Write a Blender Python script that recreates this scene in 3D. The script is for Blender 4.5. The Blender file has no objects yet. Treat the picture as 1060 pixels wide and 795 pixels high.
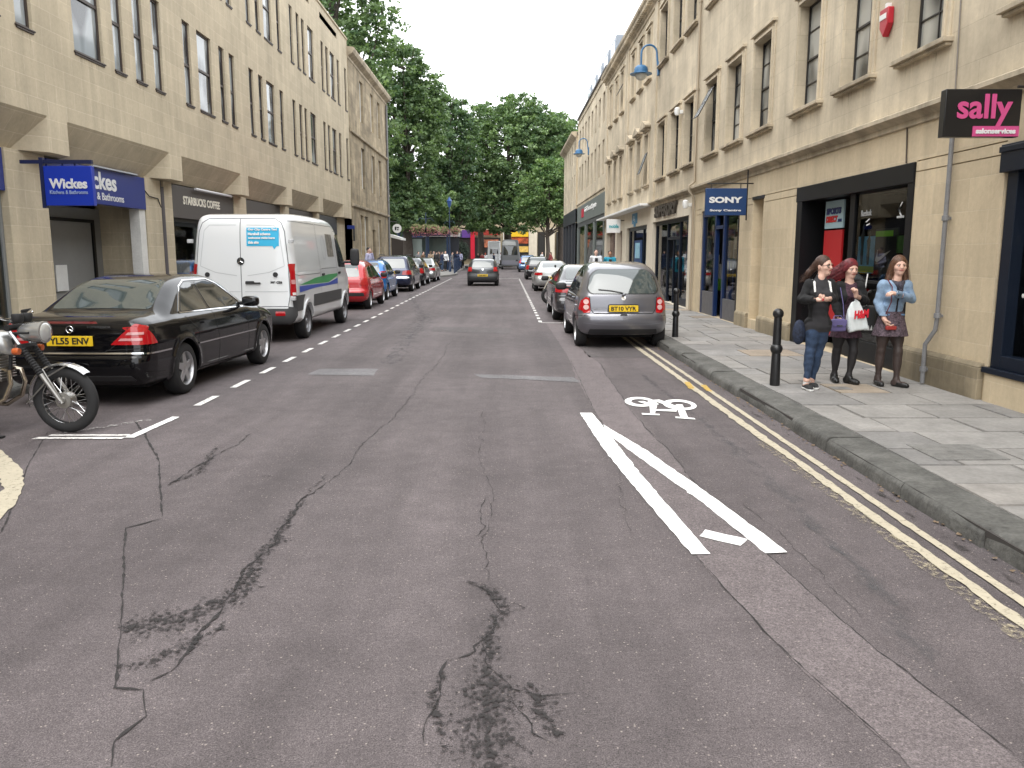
import bpy, bmesh, math, random
import numpy as np
from mathutils import Vector, Matrix
from mathutils.geometry import delaunay_2d_cdt
random.seed(7)
C = bpy.context.scene.collection
sc = bpy.context.scene
R = math.radians

# ---------------------------------------------------------------- camera
F = 840.0; CZ = 1.7
TH = math.atan((397.5 - 262) / F); YW = math.atan(6 / F)
cam = bpy.data.cameras.new('camera'); cam.sensor_width = 36; cam.lens = F / 1060 * 36
cam.clip_end = 3000; cam.clip_start = 0.05
co = bpy.data.objects.new('camera', cam); C.objects.link(co)
co.location = (0, 0, CZ); co.rotation_euler = (R(90) - TH, 0, -YW); sc.camera = co

# ---------------------------------------------------------------- sky and light (flat white overcast)
SUN_E, SUN_R = 58, 200
w = bpy.data.worlds.new('World'); sc.world = w; w.use_nodes = True
nt = w.node_tree; nt.nodes.clear()
sky = nt.nodes.new('ShaderNodeTexSky'); sky.sky_type = 'NISHITA'; sky.sun_disc = False
sky.sun_elevation = R(SUN_E); sky.sun_rotation = R(SUN_R); sky.dust_density = 4; sky.air_density = 1.0
hs = nt.nodes.new('ShaderNodeHueSaturation'); hs.inputs['Saturation'].default_value = 0.12
mx = nt.nodes.new('ShaderNodeMixRGB'); mx.inputs[0].default_value = 0.8; mx.inputs[2].default_value = (12.6, 12.9, 13.3, 1)
bg = nt.nodes.new('ShaderNodeBackground'); bg.inputs[1].default_value = 0.095
wo = nt.nodes.new('ShaderNodeOutputWorld')
nt.links.new(sky.outputs[0], hs.inputs['Color']); nt.links.new(hs.outputs[0], mx.inputs[1])
nt.links.new(mx.outputs[0], bg.inputs[0]); nt.links.new(bg.outputs[0], wo.inputs[0])
sl = bpy.data.lights.new('sun', 'SUN'); sl.energy = 0.9; sl.angle = R(50); sl.color = (1, .97, .92)
so = bpy.data.objects.new('sun', sl); C.objects.link(so)
so.rotation_euler = (R(90 - SUN_E), 0, R(180 - SUN_R)); so.location = (0, 0, 40)
sc.view_settings.view_transform = 'Standard'; sc.view_settings.look = 'None'
sc.view_settings.exposure = 1.3; sc.view_settings.gamma = 1
sc.cycles.use_denoising = True; sc.cycles.max_bounces = 8; sc.cycles.transparent_max_bounces = 12
sc.cycles.caustics_reflective = False; sc.cycles.caustics_refractive = False

# ---------------------------------------------------------------- pixel to world (dev aid: where a point of the photo stands)
def ray(px, py):
    u = (px - 530) / F; v = (py - 397.5) / F
    y = math.cos(TH) - v * math.sin(TH); z = -math.sin(TH) - v * math.cos(TH)
    c, s = math.cos(YW), math.sin(YW)
    return (u * c + y * s, -u * s + y * c, z)
def onx(X, px, py):
    r = ray(px, py); t = X / r[0]; return (r[1] * t, CZ + r[2] * t)
def G(px, py, z=0.0):
    r = ray(px, py); t = (z - CZ) / r[2]; return (r[0] * t, r[1] * t)
def ony(Y, px, py):
    r = ray(px, py); t = Y / r[1]; return (r[0] * t, CZ + r[2] * t)

# ---------------------------------------------------------------- materials
def N(nt, t, **k):
    n = nt.nodes.new(t)
    for a, b in k.items():
        if a in n.inputs: n.inputs[a].default_value = b
        else: setattr(n, a, b)
    return n
_m = {}
def mat(name, col, rough=.6, metal=0, coat=0, nz=None, bump=None, spec=None, attr=None, streak=None):
    """nz=(scale, amount): the colour's own mottling; bump=(scale, strength[, distance]); streak = vertical dirt amount"""
    if name in _m: return _m[name]
    m = bpy.data.materials.new(name); m.use_nodes = True; nt = m.node_tree
    b = nt.nodes['Principled BSDF']; L = nt.links.new
    b.inputs['Roughness'].default_value = rough; b.inputs['Metallic'].default_value = metal
    b.inputs['Coat Weight'].default_value = coat; b.inputs['Coat Roughness'].default_value = .04
    if spec is not None: b.inputs['Specular IOR Level'].default_value = spec
    c4 = (*col, 1); b.inputs['Base Color'].default_value = c4; m.diffuse_color = c4
    tc = N(nt, 'ShaderNodeTexCoord'); out = None
    if nz or attr or streak:
        base = N(nt, 'ShaderNodeRGB'); base.outputs[0].default_value = c4; out = base.outputs[0]
        def mul(out, fac_out, lo, hi):
            mr = N(nt, 'ShaderNodeMapRange'); mr.inputs[1].default_value = .3; mr.inputs[2].default_value = .7
            mr.inputs[3].default_value = lo; mr.inputs[4].default_value = hi; L(fac_out, mr.inputs[0])
            v = N(nt, 'ShaderNodeVectorMath', operation='SCALE'); L(out, v.inputs[0]); L(mr.outputs[0], v.inputs['Scale'])
            return v.outputs[0]
        if nz:
            n = N(nt, 'ShaderNodeTexNoise', Scale=nz[0], Detail=8.0, Roughness=.65); L(tc.outputs['Object'], n.inputs['Vector'])
            out = mul(out, n.outputs[0], 1 - nz[1], 1 + nz[1])
            n = N(nt, 'ShaderNodeTexNoise', Scale=nz[0] * 9.7, Detail=4.0); L(tc.outputs['Object'], n.inputs['Vector'])
            out = mul(out, n.outputs[0], 1 - nz[1] * .5, 1 + nz[1] * .5)
        if streak:
            mp = N(nt, 'ShaderNodeMapping'); mp.inputs['Scale'].default_value = (3, 3, .25); L(tc.outputs['Object'], mp.inputs[0])
            n = N(nt, 'ShaderNodeTexNoise', Scale=1.3, Detail=6.0); L(mp.outputs[0], n.inputs['Vector'])
            out = mul(out, n.outputs[0], 1 - streak, 1 + streak * .5)
        if attr:
            a = N(nt, 'ShaderNodeAttribute', attribute_name=attr)
            v = N(nt, 'ShaderNodeVectorMath', operation='MULTIPLY'); L(out, v.inputs[0]); L(a.outputs[0], v.inputs[1]); out = v.outputs[0]
        L(out, b.inputs['Base Color'])
    if bump:
        n = N(nt, 'ShaderNodeTexNoise', Scale=bump[0], Detail=6.0, Roughness=.7); L(tc.outputs['Object'], n.inputs['Vector'])
        bp = N(nt, 'ShaderNodeBump', Strength=bump[1], Distance=bump[2] if len(bump) > 2 else .01)
        L(n.outputs[0], bp.inputs['Height']); L(bp.outputs[0], b.inputs['Normal'])
    _m[name] = m; return m

def stone(name, col, bw, bh, mortar, mcol, var=.12, axis='x', rough=.85, msize=.006, streak=.14, dirt=.25):
    m = bpy.data.materials.new(name); m.use_nodes = True; nt = m.node_tree; L = nt.links.new
    b = nt.nodes['Principled BSDF']; b.inputs['Roughness'].default_value = rough; b.inputs['Specular IOR Level'].default_value = .25
    tc = N(nt, 'ShaderNodeTexCoord'); sp = N(nt, 'ShaderNodeSeparateXYZ'); L(tc.outputs['Object'], sp.inputs[0])
    ge = N(nt, 'ShaderNodeNewGeometry'); gs = N(nt, 'ShaderNodeSeparateXYZ'); L(ge.outputs['Normal'], gs.inputs[0])
    ab = N(nt, 'ShaderNodeMath', operation='ABSOLUTE'); L(gs.outputs[1], ab.inputs[0])
    gt = N(nt, 'ShaderNodeMath', operation='GREATER_THAN'); L(ab.outputs[0], gt.inputs[0]); gt.inputs[1].default_value = .7
    mh = N(nt, 'ShaderNodeMix', data_type='FLOAT'); L(gt.outputs[0], mh.inputs[0]); L(sp.outputs[1], mh.inputs[2]); L(sp.outputs[0], mh.inputs[3])
    cb = N(nt, 'ShaderNodeCombineXYZ'); L(mh.outputs[0], cb.inputs[0]); L(sp.outputs[2], cb.inputs[1])
    br = N(nt, 'ShaderNodeTexBrick'); L(cb.outputs[0], br.inputs['Vector'])
    br.inputs['Scale'].default_value = 1; br.inputs['Brick Width'].default_value = bw; br.inputs['Row Height'].default_value = bh
    br.inputs['Mortar Size'].default_value = msize; br.inputs['Mortar Smooth'].default_value = .3
    br.inputs['Color1'].default_value = (*[c * (1 - var) for c in col], 1)
    br.inputs['Color2'].default_value = (*[c * (1 + var * .6) for c in col], 1)
    br.inputs['Mortar'].default_value = (*[a * (1 - mortar) + q * mortar for a, q in zip(col, mcol)], 1)
    br.offset = .5; br.inputs['Bias'].default_value = 0.0
    o = br.outputs[0]
    def mul(o, f, lo, hi, a=.3, c=.7):
        mr = N(nt, 'ShaderNodeMapRange'); mr.inputs[1].default_value = a; mr.inputs[2].default_value = c
        mr.inputs[3].default_value = lo; mr.inputs[4].default_value = hi; L(f, mr.inputs[0])
        v = N(nt, 'ShaderNodeVectorMath', operation='SCALE'); L(o, v.inputs[0]); L(mr.outputs[0], v.inputs['Scale']); return v.outputs[0]
    n = N(nt, 'ShaderNodeTexNoise', Scale=.55, Detail=8.0, Roughness=.62); L(tc.outputs['Object'], n.inputs['Vector']); o = mul(o, n.outputs[0], 1 - dirt * .75, 1 + dirt * .4)
    n2 = N(nt, 'ShaderNodeTexNoise', Scale=14.0, Detail=6.0, Roughness=.7); L(tc.outputs['Object'], n2.inputs['Vector']); o = mul(o, n2.outputs[0], .93, 1.06)
    mp = N(nt, 'ShaderNodeMapping'); mp.inputs['Scale'].default_value = (2.2, 2.2, .16); L(tc.outputs['Object'], mp.inputs[0])
    n3 = N(nt, 'ShaderNodeTexNoise', Scale=1.4, Detail=7.0, Roughness=.6); L(mp.outputs[0], n3.inputs['Vector']); o = mul(o, n3.outputs[0], 1 - streak, 1.04, .35, .6)
    # greyer weather stain with a shape of its own
    n4 = N(nt, 'ShaderNodeTexNoise', Scale=.9, Detail=9.0, Roughness=.7); L(mp.outputs[0], n4.inputs['Vector'])
    mr = N(nt, 'ShaderNodeMapRange'); mr.inputs[1].default_value = .56; mr.inputs[2].default_value = .72; mr.inputs[3].default_value = 0; mr.inputs[4].default_value = dirt; L(n4.outputs[0], mr.inputs[0])
    mi = N(nt, 'ShaderNodeMixRGB'); L(mr.outputs[0], mi.inputs[0]); L(o, mi.inputs[1]); mi.inputs[2].default_value = (.19, .165, .13, 1)
    L(mi.outputs[0], b.inputs['Base Color'])
    ad = N(nt, 'ShaderNodeMath', operation='MULTIPLY_ADD'); L(br.outputs['Fac'], ad.inputs[0]); ad.inputs[1].default_value = -1.0; L(n2.outputs[0], ad.inputs[2])
    bp = N(nt, 'ShaderNodeBump', Strength=.35, Distance=.008); L(ad.outputs[0], bp.inputs['Height']); L(bp.outputs[0], b.inputs['Normal'])
    _m[name] = m; return m

def glass(name, tint=(.75, .82, .82), refl=.16, rough=.015):
    """clear shop glass: see-through with a view-dependent reflection"""
    if name in _m: return _m[name]
    m = bpy.data.materials.new(name); m.use_nodes = True; nt = m.node_tree; L = nt.links.new
    nt.nodes.remove(nt.nodes['Principled BSDF']); out = nt.nodes['Material Output']
    t = N(nt, 'ShaderNodeBsdfTransparent', Color=(*tint, 1)); g = N(nt, 'ShaderNodeBsdfGlossy', Roughness=rough)
    fr = N(nt, 'ShaderNodeFresnel', IOR=1.5); ad = N(nt, 'ShaderNodeMath', operation='MULTIPLY_ADD', use_clamp=True)
    ad.inputs[1].default_value = 1.0; ad.inputs[2].default_value = refl - .05; L(fr.outputs[0], ad.inputs[0])
    x = N(nt, 'ShaderNodeMixShader'); L(ad.outputs[0], x.inputs[0]); L(t.outputs[0], x.inputs[1]); L(g.outputs[0], x.inputs[2]); L(x.outputs[0], out.inputs[0])
    _m[name] = m; return m

def pane_mat(name, dark, pale, amount=.5, scale=.9, rough=.06):
    """window glass seen from the street in daylight: dark room or pale curtain behind"""
    if name in _m: return _m[name]
    m = bpy.data.materials.new(name); m.use_nodes = True; nt = m.node_tree; L = nt.links.new
    b = nt.nodes['Principled BSDF']; b.inputs['Roughness'].default_value = rough; b.inputs['Specular IOR Level'].default_value = .75
    tc = N(nt, 'ShaderNodeTexCoord'); mp = N(nt, 'ShaderNodeMapping'); mp.inputs['Scale'].default_value = (1, 1.6, .8); L(tc.outputs['Object'], mp.inputs[0])
    oi = N(nt, 'ShaderNodeObjectInfo'); ad = N(nt, 'ShaderNodeVectorMath', operation='ADD'); L(mp.outputs[0], ad.inputs[0])
    sc_ = N(nt, 'ShaderNodeMath', operation='MULTIPLY'); L(oi.outputs['Random'], sc_.inputs[0]); sc_.inputs[1].default_value = 37; L(sc_.outputs[0], ad.inputs[1])
    n = N(nt, 'ShaderNodeTexNoise', Scale=scale, Detail=1.0); L(ad.outputs[0], n.inputs['Vector'])
    mr = N(nt, 'ShaderNodeMapRange'); mr.inputs[1].default_value = .5 - .12 * amount; mr.inputs[2].default_value = .56; L(n.outputs[0], mr.inputs[0])
    wv = N(nt, 'ShaderNodeTexWave', Scale=9.0, Distortion=1.5); wv.bands_direction = 'Y'; L(ad.outputs[0], wv.inputs['Vector'])
    pl = N(nt, 'ShaderNodeMixRGB'); L(wv.outputs[0], pl.inputs[0]); pl.inputs[1].default_value = (*[c * .75 for c in pale], 1); pl.inputs[2].default_value = (*pale, 1)
    x = N(nt, 'ShaderNodeMixRGB'); L(mr.outputs[0], x.inputs[0]); x.inputs[1].default_value = (*dark, 1); L(pl.outputs[0], x.inputs[2]); L(x.outputs[0], b.inputs['Base Color'])
    n2 = N(nt, 'ShaderNodeTexNoise', Scale=1.2, Detail=1.0); L(tc.outputs['Object'], n2.inputs['Vector'])
    bp = N(nt, 'ShaderNodeBump', Strength=.12, Distance=.02); L(n2.outputs[0], bp.inputs['Height']); L(bp.outputs[0], b.inputs['Normal'])
    _m[name] = m; return m

# ---------------------------------------------------------------- objects
def tag(o, label=None, cat=None, group=None, kind=None):
    if label: o['label'] = label
    if cat: o['category'] = cat
    if group: o['group'] = group
    if kind: o['kind'] = kind
    return o
def thing(name, label, cat, loc=(0, 0, 0), rz=0, group=None):
    o = bpy.data.objects.new(name, None); C.objects.link(o); o.empty_display_size = .2
    o.location = loc; o.rotation_euler = (0, 0, rz); tag(o, label, cat, group); return o
def kids(o): return [c for c in C.objects if c.parent == o]
def copy_tree(o, parent=None):
    c = o.copy(); C.objects.link(c); c.parent = parent
    for ch in [x for x in o.children]: copy_tree(ch, c)
    return c
def finish(me, m, angle=35, smooth=True):
    mats = m if isinstance(m, (list, tuple)) else [m]
    for q in mats: me.materials.append(q)
    if smooth:
        me.shade_smooth() if hasattr(me, 'shade_smooth') else None
        me.set_sharp_from_angle(angle=R(angle))
def root_off(parent):
    o = Vector((0, 0, 0))
    while parent is not None: o += parent.location; parent = parent.parent
    return o
class MB:
    def __init__(s): s.v = []; s.f = []; s.mi = []; s.cur = 0
    def add(s, v, f):
        n = len(s.v); s.v += [tuple(p) for p in v]; s.f += [tuple(i + n for i in q) for q in f]; s.mi += [s.cur] * len(f); return s
    def quad(s, *p): return s.add(p, [tuple(range(len(p)))])
    def box(s, x0, x1, y0, y1, z0, z1):
        x0, x1 = sorted((x0, x1)); y0, y1 = sorted((y0, y1)); z0, z1 = sorted((z0, z1))
        v = [(x0, y0, z0), (x1, y0, z0), (x1, y1, z0), (x0, y1, z0), (x0, y0, z1), (x1, y0, z1), (x1, y1, z1), (x0, y1, z1)]
        return s.add(v, [(0, 3, 2, 1), (4, 5, 6, 7), (0, 1, 5, 4), (1, 2, 6, 5), (2, 3, 7, 6), (3, 0, 4, 7)])
    def prism(s, pts, a0, a1, axis='y'):
        """pts: closed 2D outline; axis y -> pts are (x,z); axis x -> (y,z); axis z -> (x,y)"""
        k = {'y': lambda p, a: (p[0], a, p[1]), 'x': lambda p, a: (a, p[0], p[1]), 'z': lambda p, a: (p[0], p[1], a)}[axis]
        ar = sum(pts[i][0] * pts[(i + 1) % len(pts)][1] - pts[(i + 1) % len(pts)][0] * pts[i][1] for i in range(len(pts)))
        if (ar < 0) != (axis == 'y'): pts = pts[::-1]
        n = len(pts); v = [k(p, a0) for p in pts] + [k(p, a1) for p in pts]
        flip = a1 < a0
        f = [tuple(range(n))[::-1], tuple(range(n, 2 * n))] + [(i, (i + 1) % n, n + (i + 1) % n, n + i) for i in range(n)]
        if flip: f = [q[::-1] for q in f]
        return s.add(v, f)
    def tube(s, pts, r, n=8, closed=False):
        pts = [Vector(p) for p in pts]; rs = r if isinstance(r, (list, tuple)) else [r] * len(pts)
        v = []; f = []; m = len(pts); up = Vector((0, 0, 1)); prev = None
        for i, p in enumerate(pts):
            if closed: d = pts[(i + 1) % m] - pts[i - 1]
            else: d = pts[min(i + 1, m - 1)] - pts[max(i - 1, 0)]
            d = d.normalized() if d.length > 1e-9 else Vector((0, 0, 1))
            if prev is None:
                a = d.cross(up); a = a.normalized() if a.length > .05 else Vector((1, 0, 0))
            else:
                a = prev - d * prev.dot(d); a = a.normalized() if a.length > 1e-6 else d.orthogonal().normalized()
            prev = a; b = d.cross(a)
            for k in range(n):
                t = 2 * math.pi * k / n; v.append(p + (a * math.cos(t) + b * math.sin(t)) * rs[i])
        for i in range(m if closed else m - 1):
            j = (i + 1) % m
            for k in range(n): f.append((i * n + k, i * n + (k + 1) % n, j * n + (k + 1) % n, j * n + k))
        if not closed: f += [tuple(range(n))[::-1], tuple(range((m - 1) * n, m * n))]
        return s.add(v, f)
    def lathe(s, prof, n=24, c=(0, 0, 0), axis='z', caps=True):
        v = []; f = []; m = len(prof)
        for (r, h) in prof:
            for k in range(n):
                t = 2 * math.pi * k / n; a, b = r * math.cos(t), r * math.sin(t)
                p = (a, b, h) if axis == 'z' else (h, a, b) if axis == 'x' else (a, h, -b)
                v.append((p[0] + c[0], p[1] + c[1], p[2] + c[2]))
        for i in range(m - 1):
            for k in range(n): f.append((i * n + k, i * n + (k + 1) % n, (i + 1) * n + (k + 1) % n, (i + 1) * n + k))
        if caps and prof[0][0] > 1e-6: f.append(tuple(range(n))[::-1])
        if caps and prof[-1][0] > 1e-6: f.append(tuple(range((m - 1) * n, m * n)))
        return s.add(v, f)
    def build(s, name, m, parent=None, bevel=0, world=True, angle=35, smooth=True, seg=2):
        me = bpy.data.meshes.new(name)
        v = s.v
        if parent is not None and world:
            o = root_off(parent); v = [(p[0] - o.x, p[1] - o.y, p[2] - o.z) for p in v]
        me.from_pydata(v, [], s.f); me.update()
        finish(me, m, angle, smooth)
        if isinstance(m, (list, tuple)) and len(m) > 1: me.polygons.foreach_set('material_index', s.mi)
        ob = bpy.data.objects.new(name, me); C.objects.link(ob); ob.parent = parent
        if bevel:
            b = ob.modifiers.new('b', 'BEVEL'); b.width = bevel; b.segments = seg; b.limit_method = 'ANGLE'; b.angle_limit = R(40)
            b.harden_normals = False
        return ob
FR = {'right': (Vector((0, -1, 0)), Vector((0, 0, 1))), 'left': (Vector((0, 1, 0)), Vector((0, 0, 1))),
      'cam': (Vector((1, 0, 0)), Vector((0, 0, 1))), 'road': (Vector((1, 0, 0)), Vector((0, 1, 0)))}
def textmesh(s, size=1.0, bold=0.0, extrude=.004, width=None, spacing=1.0):
    cu = bpy.data.curves.new('t', 'FONT'); cu.body = s; cu.size = size; cu.extrude = extrude; cu.offset = bold
    cu.align_x = 'LEFT'; cu.space_character = spacing; cu.resolution_u = 4
    ob = bpy.data.objects.new('t', cu); C.objects.link(ob); bpy.context.view_layer.update()
    me = bpy.data.meshes.new_from_object(ob.evaluated_get(bpy.context.evaluated_depsgraph_get()))
    bpy.data.objects.remove(ob); bpy.data.curves.remove(cu)
    co = np.empty(len(me.vertices) * 3); me.vertices.foreach_get('co', co); co = co.reshape(-1, 3)
    mn, mxx = co.min(0), co.max(0); co[:, 0] -= mn[0]; co[:, 1] -= mn[1]
    h = mxx[1] - mn[1]; co[:, :2] *= size / h        # size = full height of the ink
    wd = (mxx[0] - mn[0]) * size / h
    if width: co[:, 0] *= width / wd; wd = width
    me.vertices.foreach_set('co', co.ravel()); me.update()
    return me, wd
def text(s, size, org, frame, m, parent=None, width=None, bold=0, name='lettering', extrude=.004, italic=0):
    """org = lower-left corner of the ink as read"""
    me, wd = textmesh(s, size, bold, extrude, width)
    xd, yd = FR[frame] if isinstance(frame, str) else frame
    zd = xd.cross(yd); me.materials.clear(); me.materials.append(m)
    o = Vector(org) - (root_off(parent) if parent else Vector((0, 0, 0)))
    M = Matrix(((xd.x, yd.x + italic * xd.x, zd.x, o.x), (xd.y, yd.y + italic * xd.y, zd.y, o.y), (xd.z, yd.z + italic * xd.z, zd.z, o.z), (0, 0, 0, 1)))
    me.transform(M)
    ob = bpy.data.objects.new(name, me); C.objects.link(ob); ob.parent = parent; return ob
# ================================================================ GROUND
def structure(o, label=None): o['kind'] = 'structure'; return o
def road_mat(name, col, grain=1.0, wear=.16, purple=0):
    m = bpy.data.materials.new(name); m.use_nodes = True; nt = m.node_tree; L = nt.links.new
    b = nt.nodes['Principled BSDF']; b.inputs['Roughness'].default_value = .82; b.inputs['Specular IOR Level'].default_value = .35
    tc = N(nt, 'ShaderNodeTexCoord')
    def noise(s, d=4., r=.6, mp=None):
        n = N(nt, 'ShaderNodeTexNoise', Scale=s, Detail=d, Roughness=r)
        if mp: q = N(nt, 'ShaderNodeMapping'); q.inputs['Scale'].default_value = mp; L(tc.outputs['Object'], q.inputs[0]); L(q.outputs[0], n.inputs['Vector'])
        else: L(tc.outputs['Object'], n.inputs['Vector'])
        return n.outputs[0]
    def mr(f, lo, hi, a=.3, c=.7):
        q = N(nt, 'ShaderNodeMapRange'); q.inputs[1].default_value = a; q.inputs[2].default_value = c; q.inputs[3].default_value = lo; q.inputs[4].default_value = hi; L(f, q.inputs[0]); return q.outputs[0]
    base = N(nt, 'ShaderNodeRGB'); base.outputs[0].default_value = (*col, 1); o = base.outputs[0]
    def mul(o, f):
        v = N(nt, 'ShaderNodeVectorMath', operation='SCALE'); L(o, v.inputs[0]); L(f, v.inputs['Scale']); return v.outputs[0]
    o = mul(o, mr(noise(.35, 8, .6), 1 - wear, 1 + wear))
    o = mul(o, mr(noise(1.0, 6, .6, (1.6, .10, 1)), 1 - wear * 1.1, 1 + wear * .9))
    o = mul(o, mr(noise(5, 6, .7), .84, 1.14))
    fine = noise(170, 3, .7); o = mul(o, mr(fine, 1 - .75 * grain, 1 + .75 * grain))
    med = noise(48, 4, .7); o = mul(o, mr(med, .72, 1.28)); o = mul(o, mr(noise(95, 4, .8), .8, 1.2))
    # worn dark pits
    pit = mr(noise(26, 8, .8), 0, 1, .60, .66)
    x = N(nt, 'ShaderNodeMixRGB'); f = N(nt, 'ShaderNodeMath', operation='MULTIPLY'); L(pit, f.inputs[0]); L(mr(noise(.8, 3), .0, .75, .5, .7), f.inputs[1]); L(f.outputs[0], x.inputs[0]); L(o, x.inputs[1]); x.inputs[2].default_value = (.03, .027, .027, 1); o = x.outputs[0]
    # pale stones in the mix
    vo = N(nt, 'ShaderNodeTexVoronoi', Scale=75.0); L(tc.outputs['Object'], vo.inputs['Vector'])
    sp = N(nt, 'ShaderNodeSeparateXYZ'); L(vo.outputs['Color'], sp.inputs[0])
    a = mr(sp.outputs[0], 0, 1, .93, .97); c = mr(vo.outputs['Distance'], 1, 0, .22, .36)
    f = N(nt, 'ShaderNodeMath', operation='MULTIPLY'); L(a, f.inputs[0]); L(c, f.inputs[1])
    g = N(nt, 'ShaderNodeMath', operation='MULTIPLY'); L(f.outputs[0], g.inputs[0]); g.inputs[1].default_value = .8
    x = N(nt, 'ShaderNodeMixRGB'); L(g.outputs[0], x.inputs[0]); L(o, x.inputs[1]); x.inputs[2].default_value = (.36, .31, .28, 1)
    L(x.outputs[0], b.inputs['Base Color'])
    bp = N(nt, 'ShaderNodeBump', Strength=.55, Distance=.004); s = N(nt, 'ShaderNodeMath', operation='ADD'); L(fine, s.inputs[0]); L(med, s.inputs[1])
    L(s.outputs[0], bp.inputs['Height']); L(bp.outputs[0], b.inputs['Normal'])
    return m
M_road = road_mat('asphalt', (.108, .092, .094), 1, .24)
M_strip = road_mat('trench asphalt', (.146, .124, .126), .8, .14)
M_bay = road_mat('bay asphalt', (.098, .087, .088))
M_grey = road_mat('grey patch', (.155, .15, .155), 1.0, .2)
M_gut = road_mat('gutter asphalt', (.12, .105, .103), .8, .2)
M_ground = mat('ground', (.09, .088, .085), .9, nz=(.4, .15))

def sheet(name, x0, x1, y0, y1, z, m):
    b = MB(); b.quad((x0, y0, z), (x1, y0, z), (x1, y1, z), (x0, y1, z)); o = b.build(name, m, smooth=False); structure(o); return o
sheet('ground', -700, 700, -400, 1500, -.03, M_ground)
KL, KR = -5.87, 2.77          # kerb faces
sheet('road', KL - 3, KR + .2, -25, 56, 0, M_road)
sheet('cross_road', -60, 60, 56, 112, 0, M_road)

def poly_sheet(name, pts, z, m, kind=True):
    b = MB(); b.add([(p[0], p[1], z) for p in pts], [tuple(range(len(pts)))])
    me = bpy.data.meshes.new(name); me.from_pydata(b.v, [], b.f); me.update()
    bm = bmesh.new(); bm.from_mesh(me)
    for f in bm.faces:
        if f.normal.z < 0: f.normal_flip()
    bmesh.ops.triangulate(bm, faces=bm.faces[:]); bm.to_mesh(me); bm.free(); me.materials.append(m)
    o = bpy.data.objects.new(name, me); C.objects.link(o)
    if kind: structure(o)
    return o
def wob(pts, step=.12, amp=.012, seed=0):
    rd = random.Random(seed); out = []
    for a, b in zip(pts, pts[1:]):
        d = math.dist(a, b); n = max(1, int(d / step))
        for i in range(n):
            t = i / n; out.append((a[0] + (b[0] - a[0]) * t + rd.gauss(0, amp), a[1] + (b[1] - a[1]) * t + rd.gauss(0, amp)))
    out.append(pts[-1]); return out
# long trench reinstatement on the right
Ls = [(.98, 19.9), (1.0, 17.37), (1.03, 13.04)] + [G(*p) for p in ((597, 393), (615, 425), (640, 462), (668, 497), (700, 540), (724, 579), (767, 628), (791, 654), (831, 694), (882, 741), (930, 781))] + [(1.3, -3)]
Rs = [(1.72, -3)] + [G(*p) for p in ((1048, 781), (997, 741), (957, 710), (910, 674), (850, 624), (783, 565), (765, 552), (725, 509), (696, 471), (667, 442), (641, 408), (620, 376))] + [(1.36, 13.94), (1.34, 16.5), (1.34, 19.9)]
poly_sheet('road_patch', wob(Ls, .2, .006, 1) + wob(Rs, .2, .006, 2), .003, M_strip)
poly_sheet('road_patch', wob([(1.34, 15.3), (1.36, 13.3), (2.35, 13.3), (2.35, 15.3), (1.34, 15.3)], .3, .01, 3), .003, M_bay)
for i, q in enumerate([[(318, 388), (330, 382), (391, 382), (387, 389)], [(490, 387), (594, 391), (602, 396), (497, 391)], [(480, 304), (520, 302), (518, 309), (478, 311)], [(450, 338), (530, 340), (528, 346), (446, 343)]]):
    poly_sheet('road_patch', wob([G(*p) for p in q] + [G(*q[0])], .15, .012, 4 + i), .004, M_grey if i < 2 else M_bay)
# worn grey-blue wheel track beside the yellow lines, damp gutter
b = MB()
def blotch(name, cx, cy, rx, ry, m, z, seed, n=60, rough=.35):
    rd = random.Random(seed); ph = [rd.uniform(0, 6.28) for _ in range(7)]; am = [rough / (k + 1) for k in range(7)]
    pts = []
    for i in range(n):
        t = 2 * math.pi * i / n; r = 1 + sum(a * math.sin((k * 2 + 1) * t + p) for k, (a, p) in enumerate(zip(am, ph))) + rd.uniform(-.06, .06)
        pts.append((cx + rx * r * math.cos(t), cy + ry * r * math.sin(t)))
    return poly_sheet(name, pts, z, m)
def fade_mat(name, col, scale, lo, hi, rough=.85, big=None, stretch=(1, 1, 1)):
    """a thin broken film on the road: noise decides where it has worn through"""
    m = bpy.data.materials.new(name); m.use_nodes = True; nt = m.node_tree; L = nt.links.new
    b = nt.nodes['Principled BSDF']; b.inputs['Roughness'].default_value = rough; b.inputs['Base Color'].default_value = (*col, 1)
    tc = N(nt, 'ShaderNodeTexCoord'); q = N(nt, 'ShaderNodeMapping'); q.inputs['Scale'].default_value = stretch; L(tc.outputs['Object'], q.inputs[0])
    n = N(nt, 'ShaderNodeTexNoise', Scale=scale, Detail=9.0, Roughness=.75); L(q.outputs[0], n.inputs['Vector'])
    r = N(nt, 'ShaderNodeMapRange'); r.inputs[1].default_value = lo; r.inputs[2].default_value = hi; L(n.outputs[0], r.inputs[0])
    f = r.outputs[0]
    if big:
        at = N(nt, 'ShaderNodeAttribute', attribute_name='edge')
        s = N(nt, 'ShaderNodeMath', operation='ADD'); L(n.outputs[0], s.inputs[0]); k = N(nt, 'ShaderNodeMath', operation='MULTIPLY_ADD'); L(at.outputs['Fac'], k.inputs[0]); k.inputs[1].default_value = big; k.inputs[2].default_value = -big; L(k.outputs[0], s.inputs[1]); L(s.outputs[0], r.inputs[0])
    fn = N(nt, 'ShaderNodeTexNoise', Scale=150.0, Detail=2.0); L(tc.outputs['Object'], fn.inputs['Vector'])
    bp = N(nt, 'ShaderNodeBump', Strength=.5, Distance=.003); L(fn.outputs[0], bp.inputs['Height']); L(bp.outputs[0], b.inputs['Normal'])
    L(f, b.inputs['Alpha']); return m
M_crk = fade_mat('crack', (.026, .023, .023), 40, .36, .46)
M_dmg = fade_mat('worn surface dark', (.024, .021, .021), 40, .47, .52, big=.20)
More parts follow.
